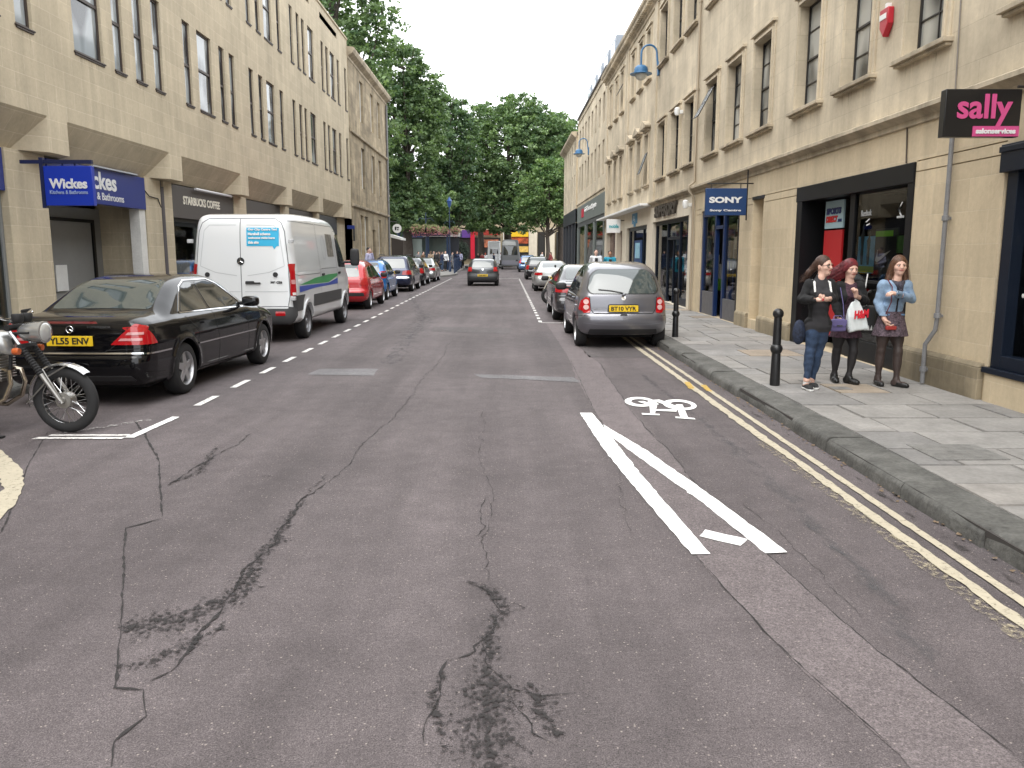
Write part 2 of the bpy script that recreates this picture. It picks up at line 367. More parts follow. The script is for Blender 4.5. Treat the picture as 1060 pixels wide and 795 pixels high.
M_film = fade_mat('bluish worn film', (.085, .089, .094), 9, .42, .85, stretch=(1, .35, 1), big=.3)
M_damp = fade_mat('damp gutter stain', (.035, .031, .03), 3, .48, .62, rough=.6, big=.3, stretch=(1, .5, 1))
def film(name, ctr, half, z, m):
    """strip with an 'edge' attribute: 1 on the centre line, 0 at the rim. ctr: points, half: half widths"""
    vs = []; at = []; fs = []; K = 5
    n = len(ctr)
    for i, (p, h) in enumerate(zip(ctr, half)):
        a = ctr[max(0, i - 1)]; c = ctr[min(n - 1, i + 1)]; d = Vector((c[0] - a[0], c[1] - a[1])).normalized(); nn = Vector((-d.y, d.x))
        e = 0 if i in (0, n - 1) else 1
        for k in range(K):
            t = k / (K - 1) * 2 - 1; vs.append((p[0] + nn.x * h * t, p[1] + nn.y * h * t, z)); at.append((1 - abs(t)) * e)
    for i in range(n - 1):
        for k in range(K - 1): fs.append((i * K + k, i * K + k + 1, (i + 1) * K + k + 1, (i + 1) * K + k))
    me = bpy.data.meshes.new(name); me.from_pydata(vs, [], fs); me.update(); me.materials.append(m)
    if me.polygons[0].normal.z < 0: me.flip_normals()
    A = me.attributes.new('edge', 'FLOAT', 'POINT'); A.data.foreach_set('value', at)
    o = bpy.data.objects.new(name, me); C.objects.link(o); structure(o); return o
def dens(pts, hs, step=.15, amp=.0, seed=0):
    rd = random.Random(seed); P = []; H = []
    for (a, b, h0, h1) in zip(pts, pts[1:], hs, hs[1:]):
        n = max(1, int(math.dist(a, b) / step))
        for i in range(n):
            t = i / n; P.append((a[0] + (b[0] - a[0]) * t + rd.gauss(0, amp), a[1] + (b[1] - a[1]) * t + rd.gauss(0, amp))); H.append((h0 + (h1 - h0) * t) * (1 + rd.uniform(-.25, .25) * (amp > 0)))
    P.append(pts[-1]); H.append(hs[-1]); return P, H
def crack(px, wd, seed, z=.0045, amp=.02):
    pts = [G(*p) for p in px]; rd = random.Random(seed)
    P, _ = dens(pts, [1] * len(pts), .045, 0)
    # wandering line
    off = 0; Q = []
    for i, p in enumerate(P):
        off = off * .9 + rd.gauss(0, amp * .45) + (rd.uniform(-1, 1) * amp * .8 if i % 7 == 0 else 0); q = P[min(i + 1, len(P) - 1)]; a = P[max(i - 1, 0)]
        d = Vector((q[0] - a[0], q[1] - a[1])); d = d.normalized() if d.length else Vector((0, 1)); Q.append((p[0] - d.y * off, p[1] + d.x * off))
    b = MB(); n = len(Q); vs = []
    for i, p in enumerate(Q):
        a = Q[max(0, i - 1)]; c = Q[min(n - 1, i + 1)]; d = Vector((c[0] - a[0], c[1] - a[1])); d = d.normalized() if d.length else Vector((0, 1))
        h = wd / 2 * rd.choice([.2, .35, .6, .8, 1.2]) * min(1, i / 3 + .1, (n - 1 - i) / 3 + .1)
        vs += [(p[0] + d.y * h, p[1] - d.x * h, z), (p[0] - d.y * h, p[1] + d.x * h, z)]
    fs = [(2 * i, 2 * i + 1, 2 * i + 3, 2 * i + 2) for i in range(n - 1)]
    me = bpy.data.meshes.new('road_crack'); me.from_pydata(vs, [], fs); me.update()
    bm = bmesh.new(); bm.from_mesh(me)
    for f in bm.faces:
        if f.normal.z < 0: f.normal_flip()
    bm.to_mesh(me); bm.free(); me.materials.append(M_crk)
    o = bpy.data.objects.new('road_crack', me); C.objects.link(o); structure(o)
crack([(139, 436), (150, 450), (165, 480), (168, 535)], .02, 1, amp=.004)
crack([(168, 537), (130, 547), (127, 620), (120, 712), (150, 714), (152, 742), (118, 768), (114, 795)], .016, 2, amp=.004)
crack([(175, 502), (210, 478), (233, 464), (262, 448)], .014, 3)
crack([(338, 500), (305, 525), (290, 560), (258, 590), (235, 625), (210, 655), (185, 690), (155, 706)], .022, 4)
crack([(338, 502), (400, 440), (430, 405), (455, 372), (470, 350)], .008, 5)
crack([(505, 513), (498, 535), (504, 545), (490, 556)], .008, 6)
crack([(478, 602), (500, 612), (517, 635), (507, 655), (495, 676), (462, 684), (452, 712), (445, 745), (437, 770)], .012, 7)
crack([(517, 640), (545, 630), (530, 622)], .012, 8)
crack([(500, 660), (512, 690), (530, 715), (560, 720), (600, 716)], .012, 9)
crack([(530, 720), (550, 760), (575, 775)], .010, 10)
crack([(500, 425), (496, 470), (505, 520), (500, 570), (512, 610)], .0045, 11)
crack([(724, 579), (767, 628), (791, 654), (831, 694), (882, 741), (930, 781)], .008, 12, amp=.006)
crack([(783, 565), (850, 624), (910, 674), (957, 710), (997, 741), (1048, 781)], .008, 13, amp=.006)
crack([(590, 372), (612, 420), (625, 440)], .008, 14, amp=.005); crack([(620, 376), (641, 408), (667, 442), (696, 471), (725, 509), (765, 552)], .010, 15, amp=.01)
crack([(50, 447), (30, 480), (18, 510), (0, 556)], .012, 16, amp=.004)
crack([(640, 480), (650, 520), (660, 560)], .004, 17); crack([(0, 470), (20, 462), (45, 452)], .006, 18)
crack([(770, 520), (850, 590), (900, 640)], .004, 19)
def dmg(px, hw, m=M_dmg, z=.0055, seed=0):
    pts = [G(*p) for p in px]; P, H = dens(pts, [h * 1.35 for h in hw], .06, .012, seed); film('road_wear', P, H, z + seed * .0003, m)
dmg([(340, 490), (318, 512), (300, 535), (288, 560), (262, 590), (245, 615)], [.01, .03, .05, .09, .07, .08], seed=1)
dmg([(105, 655), (140, 650), (190, 640), (240, 622), (270, 585)], [.05, .2, .24, .16, .05], seed=2)
dmg([(110, 690), (150, 688), (200, 668), (240, 640)], [.04, .12, .1, .02], seed=3)
dmg([(478, 600), (505, 612), (520, 632), (506, 655), (503, 690), (505, 720), (507, 770), (505, 830)], [.03, .06, .09, .06, .10, .24, .22, .2], seed=4)
dmg([(455, 690), (450, 735), (462, 790)], [.02, .05, .04], seed=5)
dmg([(545, 700), (560, 730), (580, 770)], [.04, .09, .04], seed=6)
dmg([(262, 495), (285, 493)], [.06, .05], seed=7)
dmg([(225, 462), (205, 490), (170, 505)], [.03, .08, .02], seed=9)
for i, (px, hw) in enumerate([([(660, 385), (720, 430), (800, 500), (880, 580), (960, 680), (1010, 760)], [.12, .2, .22, .25, .2, .15]), ([(420, 300), (440, 330), (400, 380)], [.4, .8, .5])]):
    P, H = dens([G(*p) for p in px], hw, .3, .0, i); film('road_wear', P, H, .0065, M_film)
for i, (y0, y1, hw) in enumerate([(3.0, 6.5, .1), (7, 10, .07), (10.5, 13, .1)]):
    P, H = dens([(2.68, y0), (2.66, (y0 + y1) / 2), (2.68, y1)], [.02, hw * 1.6, .02], .2, .01, i); film('road_wear', P, H, .005, M_damp)

# ---------------------------------------------------------------- paint
def paint_mat(name, col, lo, hi, sc_=22):
    m = mat(name, col, .65, nz=(6, .08)); nt = m.node_tree; L = nt.links.new; b = nt.nodes['Principled BSDF']
    tc = N(nt, 'ShaderNodeTexCoord'); n = N(nt, 'ShaderNodeTexNoise', Scale=float(sc_), Detail=8.0, Roughness=.8); L(tc.outputs['Object'], n.inputs['Vector'])
    r = N(nt, 'ShaderNodeMapRange'); r.inputs[1].default_value = lo; r.inputs[2].default_value = hi; L(n.outputs[0], r.inputs[0]); L(r.outputs[0], b.inputs['Alpha'])
    n = N(nt, 'ShaderNodeTexNoise', Scale=140.0, Detail=2.0); L(tc.outputs['Object'], n.inputs['Vector'])
    bp = N(nt, 'ShaderNodeBump', Strength=.35, Distance=.003); L(n.outputs[0], bp.inputs['Height']); L(bp.outputs[0], b.inputs['Normal']); return m
P_white = paint_mat('fresh white paint', (.86, .86, .84), .2, .26)
P_worn = paint_mat('worn white paint', (.72, .70, .67), .38, .46)
P_ghost = paint_mat('nearly gone paint', (.5, .48, .46), .50, .60)
P_yel = paint_mat('pale yellow paint', (.46, .41, .31), .30, .46)
P_yelw = paint_mat('ragged yellow paint', (.40, .345, .24), .49, .66, 24)
P_yelb = paint_mat('bright yellow paint', (.50, .33, .07), .36, .46)
def mark(name, pts, m, z=.008, seed=0, amp=.003):
    return poly_sheet(name, wob(pts + [pts[0]], .06, amp, seed)[:-1], z, m)
def gp(*px): return [G(*p) for p in px]
mark('painted_arrow_line', gp((600, 428), (613, 428), (640, 462), (668, 497), (700, 534), (735, 574.5), (716, 575), (680, 533), (645, 491), (622, 462)), P_white, seed=1)
mark('painted_arrow_line', gp((624, 440), (668, 466), (735, 513), (815, 573), (792, 574), (728, 522), (668, 479), (630, 451)), P_white, z=.0085, seed=2)
mark('painted_dash', gp((730, 549.5), (774, 559.5), (766, 566), (724, 556)), P_white, seed=3)
# bicycle symbol, drawn on the road in its own frame (image of the zoom: 9.933 px per photo px)
def cz(x, y): return G(640 + x / 9.933, 360 + y / 9.933)
def ringpts(cx, cy, rx, ry, sh=0, n=28):
    return [(cx + rx * math.cos(2 * math.pi * i / n) + sh * math.sin(2 * math.pi * i / n), cy + ry * math.sin(2 * math.pi * i / n)) for i in range(n)]
def ring_sheet(b, o, i):
    n = len(o); O = [cz(*p) for p in o]; I = [cz(*p) for p in i]; k = len(b.v)
    b.v += [(p[0], p[1], .008) for p in O] + [(p[0], p[1], .008) for p in I]
    for a in range(n): q = (k + a, k + (a + 1) % n, k + n + (a + 1) % n, k + n + a); b.f.append(q); b.mi.append(0)
b = MB()
ring_sheet(b, ringpts(222, 562, 155, 50, 25), ringpts(230, 562, 95, 28, 20))
ring_sheet(b, ringpts(632, 592, 168, 55, 45), ringpts(645, 592, 100, 31, 40))
def bar(b, z, *p):
    P = [cz(*q) for q in p]; b.quad(*[(q[0], q[1], z) for q in P])
bar(b, .0086, (320, 600), (400, 600), (375, 690), (330, 690)); bar(b, .009, (240, 678), (425, 688), (425, 702), (245, 695))
bar(b, .0092, (200, 560), (380, 620), (400, 600), (260, 555)); bar(b, .0086, (590, 590), (660, 590), (720, 730), (640, 725))
bar(b, .009, (585, 715), (780, 730), (795, 745), (590, 730)); bar(b, .0092, (380, 655), (600, 665), (600, 640), (390, 640))
bar(b, .0095, (440, 575), (600, 650), (620, 615), (480, 560)); bar(b, .0096, (340, 545), (420, 540), (520, 575), (470, 590))
bar(b, .0098, (300, 560), (345, 600), (420, 590), (360, 545))
o = b.build('painted_bicycle_symbol', P_white, smooth=False); structure(o)
bm = bmesh.new(); bm.from_mesh(o.data)
for f in bm.faces:
    if f.normal.z < 0: f.normal_flip()
bm.to_mesh(o.data); bm.free()
# parking bays
def dash_line(pa, pb, dash, gap, wd, m, start=0, name='painted_dash'):
    a = Vector(pa); c = Vector(pb); d = (c - a); Ln = d.length; d.normalize(); n = Vector((-d.y, d.x)) * wd / 2; t = start; k = 0
    b = MB()
    while t < Ln:
        e = min(t + dash, Ln); p, q = a + d * t, a + d * e; k += 1
        for r0, r1 in ((0, .5), (.5, 1)):
            u, v = p.lerp(q, r0), p.lerp(q, r1)
            b.quad((u.x - n.x, u.y - n.y, .008), (u.x + n.x, u.y + n.y, .008), (v.x + n.x, v.y + n.y, .008), (v.x - n.x, v.y - n.y, .008))
        t += dash + gap
    o = b.build(name, m, smooth=False); structure(o)
    bm = bmesh.new(); bm.from_mesh(o.data)
    for f in bm.faces:
        if f.normal.z < 0: f.normal_flip()
    bm.to_mesh(o.data); bm.free()
mark('painted_bay_line', [(-3.55, 7.40), (-3.46, 7.40), (-3.42, 8.35), (-3.50, 8.37)], P_white, seed=5)
mark('painted_bay_line', [(-4.38, 7.34), (-3.551, 7.34), (-3.551, 7.42), (-4.36, 7.42)], P_worn, seed=6)
mark('painted_bay_line', [(-4.30, 7.47), (-3.551, 7.47), (-3.551, 7.53), (-4.30, 7.53)], P_worn, seed=7)
mark('painted_bay_line', [(-4.3, 7.56), (-4.2, 7.56), (-3.62, 8.2), (-3.7, 8.25)], P_ghost, seed=8)
dash_line((-3.48, 9.0), (-3.70, 56), .62, .62, .085, P_worn, 0)
dash_line((.85, 20.1), (.87, 55), .5, .5, .085, P_worn)
mark('painted_bay_line', [(.86, 20.0), (.86, 19.92), (2.4, 19.85), (2.4, 19.95)], P_worn)
mark('painted_bay_line', [(.82, 55.0), (.82, 55.2), (-.9, 55.2), (-.9, 55.0)], P_worn)
# double yellow lines on the right; pale outer one, ragged inner one
def yline(xa, xb, y0, y1, m, seed, amp):
    A = wob([(xa, y0), (xa, y1)], .08, amp[0], seed); B = wob([(xb, y1), (xb, y0)], .08, amp[1], seed + 9)
    A = [(p[0], y0 + (y1 - y0) * i / (len(A) - 1)) for i, p in enumerate(A)]; B = [(p[0], y1 + (y0 - y1) * i / (len(B) - 1)) for i, p in enumerate(B)]
    b = MB(); n = min(len(A), len(B)); B = B[::-1]
    for i in range(n - 1): b.quad((A[i][0], A[i][1], .008), (B[i][0], B[i][1], .008), (B[i + 1][0], B[i + 1][1], .008), (A[i + 1][0], A[i + 1][1], .008))
    o = b.build('painted_yellow_line', m, smooth=False); structure(o)
    bm = bmesh.new(); bm.from_mesh(o.data)
    for f in bm.faces:
        if f.normal.z < 0: f.normal_flip()
    bm.to_mesh(o.data); bm.free()
yline(2.51, 2.57, -6, 19.5, P_yel, 1, (.003, .003)); yline(2.34, 2.425, 7, 19.5, P_yel, 2, (.006, .004)); yline(2.355, 2.43, -6, 7, P_yel, 3, (.008, .004)); yline(2.27, 2.354, -6, 7.2, P_yelw, 4, (.012, .002))
mark('painted_yellow_line', gp((708, 396), (714, 396), (719, 403), (713, 403)), P_yelb, z=.0095); mark('painted_yellow_line', gp((725, 399), (731, 399), (737, 406), (731, 405)), P_yelb, z=.0095)
# yellow curve lower left
mark('painted_yellow_curve', [(-4.9, 7.25), (-4.42, 6.94), (-3.93, 6.38), (-3.78, 6.18), (-3.55, 5.8), (-3.38, 5.43), (-3.27, 5.06), (-3.25, 4.6), (-3.48, 4.65), (-3.47, 5.1), (-3.53, 5.43), (-3.69, 5.78), (-3.98, 6.18), (-4.4, 6.62), (-4.9, 6.95)], P_yel, amp=.006)

# ---------------------------------------------------------------- pavements
def flags(name, x0, x1, y0, y1, z, seed, m):
    rd = random.Random(seed); b = MB(); cols = []; y = y0
    while y < y1:
        d = rd.uniform(.48, .82); x = x0 + 0; first = True
        while x < x1 - .02:
            wd = rd.uniform(.5, 1.05) if not first else rd.uniform(.25, .9); first = False
            xe = min(x + wd, x1); xe = x1 if x1 - xe < .25 else xe
            g = .008; h = rd.uniform(-.004, .003); tl = [rd.uniform(-.0025, .0025) for _ in range(4)]; nb = len(b.v)
            c = .006
            b.add([(x + g, y + g, z + h - .03), (xe - g, y + g, z + h - .03), (xe - g, y + d - g, z + h - .03), (x + g, y + d - g, z + h - .03),
                   (x + g + c, y + g + c, z + h + tl[0]), (xe - g - c, y + g + c, z + h + tl[1]), (xe - g - c, y + d - g - c, z + h + tl[2]), (x + g + c, y + d - g - c, z + h + tl[3])],
                  [(4, 5, 6, 7), (0, 1, 5, 4), (1, 2, 6, 5), (2, 3, 7, 6), (3, 0, 4, 7)])
            q = rd.random(); k = rd.uniform(.86, 1.1); col = (k, k, k) if q < .55 else (k * .9, k * .91, k * .93) if q < .8 else (k * 1.12, k * .98, k * .82) if q < .88 else (k * 1.12, k * 1.1, k * 1.08)
            cols += [col] * 8; x = xe
        y += d
    o = b.build(name, m, smooth=False); structure(o)
    A = o.data.color_attributes.new('tone', 'FLOAT_COLOR', 'POINT'); A.data.foreach_set('color', [v for c_ in cols for v in (*c_, 1)])
    return o
M_flag = mat('flagstone', (.262, .25, .235), .8, nz=(3.0, .2), bump=(50, .5, .006), attr='tone', spec=.3)
M_bed = mat('mortar bed', (.055, .05, .046), .95)
M_kerb = mat('kerb stone', (.108, .106, .098), .8, nz=(3.5, .38), bump=(22, .8, .012), spec=.3)
PZ = .13
def kerb(x, sgn, y0, y1, seed, wd=.32):
    """sgn=+1: pavement lies at larger x"""
    rd = random.Random(seed); b = MB(); y = y0
    while y < y1:
        d = min(rd.uniform(.75, 1.35), y1 - y + .01); n = max(2, int(d / .18)); j0 = rd.uniform(-.018, .018); h = rd.uniform(-.012, .008)
        ys = [y + .004 + (d - .008) * i / n for i in range(n + 1)]; base = len(b.v)
        for yy in ys:
            a = rd.uniform(-.005, .005) + j0; hh = h + rd.uniform(-.003, .003)
            for (xx, zz) in ((0 + a, -.02), (.005 + a, .07), (.012 + a, PZ - .035 + hh), (.03 + a, PZ - .010 + hh), (.06 + a, PZ + hh), (wd - .004, PZ + hh * .5), (wd - .004, PZ - .05)):
                b.v.append((x + sgn * xx + (rd.uniform(-.004, .004) if zz > .06 and xx < .2 else 0), yy, zz))
        m = 7
        for i in range(n):
            for k in range(m - 1):
                q = (base + i * m + k, base + i * m + k + 1, base + (i + 1) * m + k + 1, base + (i + 1) * m + k); b.f.append(q if sgn < 0 else q[::-1]); b.mi.append(0)
        e0 = tuple(base + k for k in range(m)); e1 = tuple(base + n * m + k for k in range(m)); b.f += [e0, e1[::-1]]; b.mi += [0, 0]
        y += d
    o = b.build('kerb', M_kerb, smooth=True, angle=50); structure(o)
    bm = bmesh.new(); bm.from_mesh(o.data); bmesh.ops.recalc_face_normals(bm, faces=bm.faces[:]); bm.to_mesh(o.data); bm.free()
kerb(KR, 1, -8, 73, 1); kerb(KL, -1, -8, 56, 2)
b = MB(); b.box(KR + .02, 5.6, -8, 73, -.02, PZ - .02); structure(b.build('pavement_bed', M_bed))
b = MB(); b.box(KL - .02, -9.0, -8, 56, -.02, PZ - .02); structure(b.build('pavement_bed', M_bed))
flags('pavement', KR + .32, 5.19, -8, 73, PZ, 5, M_flag); flags('pavement', -8.62, KL - .32, -8, 56, PZ, 6, M_flag)
# plaza where the left pavement swings out and runs on
b = MB(); pl = [(-40, 56), (-5.9, 56), (-5.3, 56.3), (-4.8, 57.2), (-4.2, 60), (-3.8, 63.5), (-3.9, 66), (-4.4, 72), (-4.6, 104), (-40, 104)]
b.prism(pl, -.02, PZ, 'z'); structure(b.build('plaza_paving', mat('plaza paving', (.21, .20, .19), .8, nz=(1.1, .15), bump=(20, .3)), smooth=False))
b = MB(); b.box(5.6, 60, 73, 104, -.02, .1); structure(b.build('plaza_paving', mat('plaza paving', (.2, .2, .2)), smooth=False))
b = MB(); b.box(-60, 60, 104, 125, -.02, .1); structure(b.build('plaza_paving', mat('plaza paving', (.2, .2, .2)), smooth=False))
# covers let into the right pavement
for (px, py) in ((990, 468), (838, 395), (870, 402)):
    x, y = G(px, py, PZ); b = MB(); s = .28 if px > 950 else .11
    b.box(x - s, x + s, y - s * .9, y + s * .9, PZ - .03, PZ + .006); b.box(x - s * .25, x + s * .25, y - .012, y + .012, PZ, PZ + .009)
    tag(b.build('access_cover', mat('cover iron', (.17, .165, .155) if px > 950 else (.07, .055, .045), .7, nz=(12, .3), bump=(50, .4)), bevel=.002), 'square stone inspection cover with a slot, in the near pavement' if px > 950 else 'small rusty water cover in the paving in front of the trainers' if px == 838 else 'small rusty water cover in the paving between the ankle boots and the kerb', 'cover')
# litter and leaves in the gutter
b = MB(); rd = random.Random(3)
for _ in range(260):
    y = rd.uniform(1.5, 16); x = KR - abs(rd.gauss(0, .035)) - .004; s = rd.uniform(.006, .022); a = rd.uniform(0, 6.28)
    b.quad(*[(x + s * math.cos(a + k * 1.57) * (1 if k % 2 else .5), y + s * math.sin(a + k * 1.57), .006 + rd.uniform(0, .012)) for k in range(4)])
tag(b.build('gutter_debris', mat('dry leaf bits', (.17, .12, .075), .9, nz=(30, .5))), kind='stuff', label='dead leaves and grit lying along the right gutter')
# ================================================================ BUILDINGS
M_stR = stone('cream limestone', (.615, .53, .395), 1.05, .42, .5, (.42, .36, .27), .06, msize=.005, streak=.12, dirt=.42)
M_stR2 = stone('cream limestone ground floor', (.60, .495, .34), .78, .36, .35, (.62, .54, .41), .08, msize=.005, streak=.08, dirt=.25)
M_stT = stone('dirty limestone moulding', (.54, .46, .34), 1.3, 9, .2, (.3, .25, .2), .06, streak=.3, dirt=.6)
M_pli = stone('weathered plinth stone', (.36, .30, .205), .9, .35, .3, (.4, .36, .3), .2, streak=.3, dirt=.8)
M_stL = stone('buff ashlar blocks', (.53, .455, .33), .62, .31, .5, (.70, .615, .47), .065, msize=.007, streak=.1, dirt=.24)
M_stO = stone('old weathered ashlar', (.42, .345, .235), .7, .3, .5, (.28, .23, .17), .2, msize=.008, streak=.3, dirt=.7)
M_cream = mat('cream render', (.66, .59, .47), .8, nz=(1.5, .06), streak=.08)
M_metal = mat('dark metal frame', (.022, .02, .019), .45)
M_bronze = mat('brown window frame', (.050, .036, .030), .5)
M_navy = mat('navy paint', (.006, .010, .020), .4, spec=.25)
M_sony = mat('deep blue paint', (.006, .022, .085), .35)
M_blk = mat('black gloss', (.006, .006, .007), .4, spec=.25)
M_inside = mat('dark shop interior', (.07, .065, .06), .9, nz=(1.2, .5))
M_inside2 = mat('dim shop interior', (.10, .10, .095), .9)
M_lead = mat('lead grey', (.14, .14, .145), .7, nz=(3, .15))
M_slate = mat('slate', (.075, .078, .088), .7, nz=(6, .2))
M_pane = pane_mat('street window pane', (.03, .035, .037), (.5, .5, .46), 1.2)
M_paneL = pane_mat('left window pane', (.05, .055, .06), (.36, .39, .40), .9, 1.1)
M_dkpane = pane_mat('far window pane', (.03, .03, .03), (.14, .14, .13), .3)
M_glass = glass('shop glass', (.93, .96, .95), .07)
M_pipe = mat('grey pipe', (.19, .19, .195), .55, nz=(8, .15)); M_white = mat('white paint', (.78, .78, .76), .5, nz=(2, .05))

def wall(b, X, sg, y0, y1, z0, z1, holes, t=.2):
    """street wall in the plane x=X, thickness towards sg; holes: (ya,yb,za,zb,depth,closed)"""
    hs = [(max(h[0], y0), min(h[1], y1), max(h[2], z0), min(h[3], z1), h[4] if len(h) > 4 else t, h[5] if len(h) > 5 else False) for h in holes]
    hs = [h for h in hs if h[1] - h[0] > 1e-4 and h[3] - h[2] > 1e-4]
    ys = sorted({round(v, 4) for h in hs for v in h[:2]} | {y0, y1}); zs = sorted({round(v, 4) for h in hs for v in h[2:4]} | {z0, z1})
    iy = {v: i for i, v in enumerate(ys)}; iz = {v: i for i, v in enumerate(zs)}
    occ = [[False] * (len(zs) - 1) for _ in range(len(ys) - 1)]
    for h in hs:
        for i in range(iy[round(h[0], 4)], iy[round(h[1], 4)]):
            for j in range(iz[round(h[2], 4)], iz[round(h[3], 4)]): occ[i][j] = True
    def q(*p): b.quad(*(p if sg > 0 else p[::-1]))
    for i in range(len(ys) - 1):                      # merge runs in z
        j = 0
        while j < len(zs) - 1:
            if occ[i][j]: j += 1; continue
            k = j
            while k < len(zs) - 1 and not occ[i][k]: k += 1
            q((X, ys[i + 1], zs[j]), (X, ys[i], zs[j]), (X, ys[i], zs[k]), (X, ys[i + 1], zs[k])); j = k
    for (a, c, d, e, dp, cl) in hs:
        Z = X + sg * dp
        q((X, a, d), (X, c, d), (Z, c, d), (Z, a, d)); q((X, c, e), (X, a, e), (Z, a, e), (Z, c, e))
        q((X, a, e), (X, a, d), (Z, a, d), (Z, a, e)); q((X, c, d), (X, c, e), (Z, c, e), (Z, c, d))
        if cl: q((Z, c, d), (Z, a, d), (Z, a, e), (Z, c, e))
def room(b, X0, X1, y0, y1, z0, z1):
    """inside faces of a room behind a shopfront, open to the street"""
    b.quad((X1, y0, z0), (X1, y1, z0), (X1, y1, z1), (X1, y0, z1)); b.quad((X0, y0, z0), (X1, y0, z0), (X1, y0, z1), (X0, y0, z1))
    b.quad((X0, y1, z0), (X1, y1, z0), (X1, y1, z1), (X0, y1, z1)); b.quad((X0, y0, z1), (X1, y0, z1), (X1, y1, z1), (X0, y1, z1)); b.quad((X0, y0, z0), (X1, y0, z0), (X1, y1, z0), (X0, y1, z0))

def sash(par, X, sg, y0, y1, z0, z1, rec, fm, pm, bars=(1, 3), fw=.035, rail=.5, sill=None, arch=0, sillm=None, railw=.03, ftk=.04):
    """window > (frame mesh is the window) pane, sill, architrave"""
    Z = X + sg * rec; b = MB(); ft = ftk
    b.box(Z, Z + sg * ft, y0, y0 + fw, z0, z1); b.box(Z, Z + sg * ft, y1 - fw, y1, z0, z1)
    b.box(Z + sg * .001, Z + sg * (ft - .001), y0 + fw, y1 - fw, z0, z0 + fw); b.box(Z + sg * .001, Z + sg * (ft - .001), y0 + fw, y1 - fw, z1 - fw, z1)
    if rail: zz = z0 + (z1 - z0) * rail; b.box(Z - sg * .008, Z + sg * ft, y0 + fw, y1 - fw, zz - railw / 2, zz + railw / 2)
    g = .009
    for i in range(bars[0]): yy = y0 + fw + (y1 - y0 - 2 * fw) * (i + 1) / (bars[0] + 1); b.box(Z + sg * .01, Z + sg * .03, yy - g, yy + g, z0 + fw, z1 - fw)
    for i in range(bars[1]):
        zz = z0 + (z1 - z0) * (i + 1) / (bars[1] + 1)
        if rail and abs(zz - (z0 + (z1 - z0) * rail)) < .05: continue
        b.box(Z + sg * .011, Z + sg * .029, y0 + fw, y1 - fw, zz - g, zz + g)
    wn = b.build('window', fm, par, smooth=False)
    b = MB(); P = Z + sg * .028
    pts = ((P, y1 - .005, z0 + .005), (P, y0 + .005, z0 + .005), (P, y0 + .005, z1 - .005), (P, y1 - .005, z1 - .005))
    b.quad(*(pts if sg > 0 else pts[::-1])); b.build('pane', pm, wn, smooth=False)
    if sill:
        pj, ex, th = sill; b = MB(); b.box(X + sg * .02, X - sg * pj, y0 - ex, y1 + ex, z0 - th, z0 - .002); b.box(X + sg * .01, X - sg * pj * .65, y0 - ex + .03, y1 + ex - .03, z0 - th - .035, z0 - th)
        b.build('sill', sillm, wn, bevel=.008, smooth=False)
        if y0 < 30 and z0 < 8: streak(wn, X, sg, y0 - ex, y1 + ex, z0 - th - .04, .7 if sg > 0 else .9)
    if arch:
        a = arch; b = MB()
        for k, (w0, pj) in enumerate(((a, .03), (a * .45, .055))):
            b.box(X + .001 * sg, X - sg * pj, y0 - w0, y0 - (.0 if k == 0 else .012), z0, z1 + w0); b.box(X + .001 * sg, X - sg * pj, y1 + (.0 if k == 0 else .012), y1 + w0, z0, z1 + w0)
            b.box(X + .0012 * sg, X - sg * (pj - .001), y0, y1, z1 + (.0 if k == 0 else .012), z1 + w0)
        b.box(X + .001 * sg, X - sg * .09, y0 - a - .03, y1 + a + .03, z1 + a + .002, z1 + a + .06)
        b.build('architrave', M_stR, wn, bevel=.004, smooth=False)
    return wn
M_strk = fade_mat('rain stain', (.30, .245, .17), 7, .50, .85, rough=.9, big=.35, stretch=(3, 3, .22))
def streak(par, X, sg, y0, y1, zt, ln):
    vs = []; at = []; n, m = 6, 5; x = X - sg * .003; o = root_off(par)
    for j in range(m + 1):
        for i in range(n + 1): vs.append((x - o.x, y0 + (y1 - y0) * i / n - o.y, zt - ln * j / m - o.z)); at.append((1 - j / m) * (1 if 0 < i < n else 0))
    fs = [(j * (n + 1) + i, j * (n + 1) + i + 1, (j + 1) * (n + 1) + i + 1, (j + 1) * (n + 1) + i) for j in range(m) for i in range(n)]
    if sg < 0: fs = [f[::-1] for f in fs]
    me = bpy.data.meshes.new('rain_stain'); me.from_pydata(vs, [], fs); me.update(); me.materials.append(M_strk); A = me.attributes.new('edge', 'FLOAT', 'POINT'); A.data.foreach_set('value', at)
    ob = bpy.data.objects.new('rain_stain', me); C.objects.link(ob); ob.parent = par; ob['kind'] = 'stuff'
def cornice(par, X, sg, y0, y1, prof, m, name='cornice'):
    """prof: (projection, z) list from bottom to top"""
    pts = [(X + sg * .05, prof[0][1])] + [(X - sg * p, z) for p, z in prof] + [(X + sg * .05, prof[-1][1])]
    b = MB(); b.prism(pts, y0, y1, 'y'); o = b.build(name, m, par, smooth=False)
    bm = bmesh.new(); bm.from_mesh(o.data); bmesh.ops.recalc_face_normals(bm, faces=bm.faces[:]); bm.to_mesh(o.data); bm.free(); return o
def shell(par, X, sg, y0, y1, z0, z1, depth, m, name='side_wall'):
    b = MB(); X2 = X + sg * depth; a = X + sg * .003
    b.quad((a, y0, z0), (X2, y0, z0), (X2, y0, z1), (a, y0, z1)); b.quad((a, y1, z0), (X2, y1, z0), (X2, y1, z1), (a, y1, z1))
    b.quad((X2, y0, z0), (X2, y1, z0), (X2, y1, z1), (X2, y0, z1)); b.build(name, m, par, smooth=False)
def flat_roof(par, X, sg, y0, y1, z, depth, m):
    b = MB(); b.box(X + sg * .02, X + sg * depth, y0, y1, z - .1, z); b.build('roof', m, par, smooth=False)

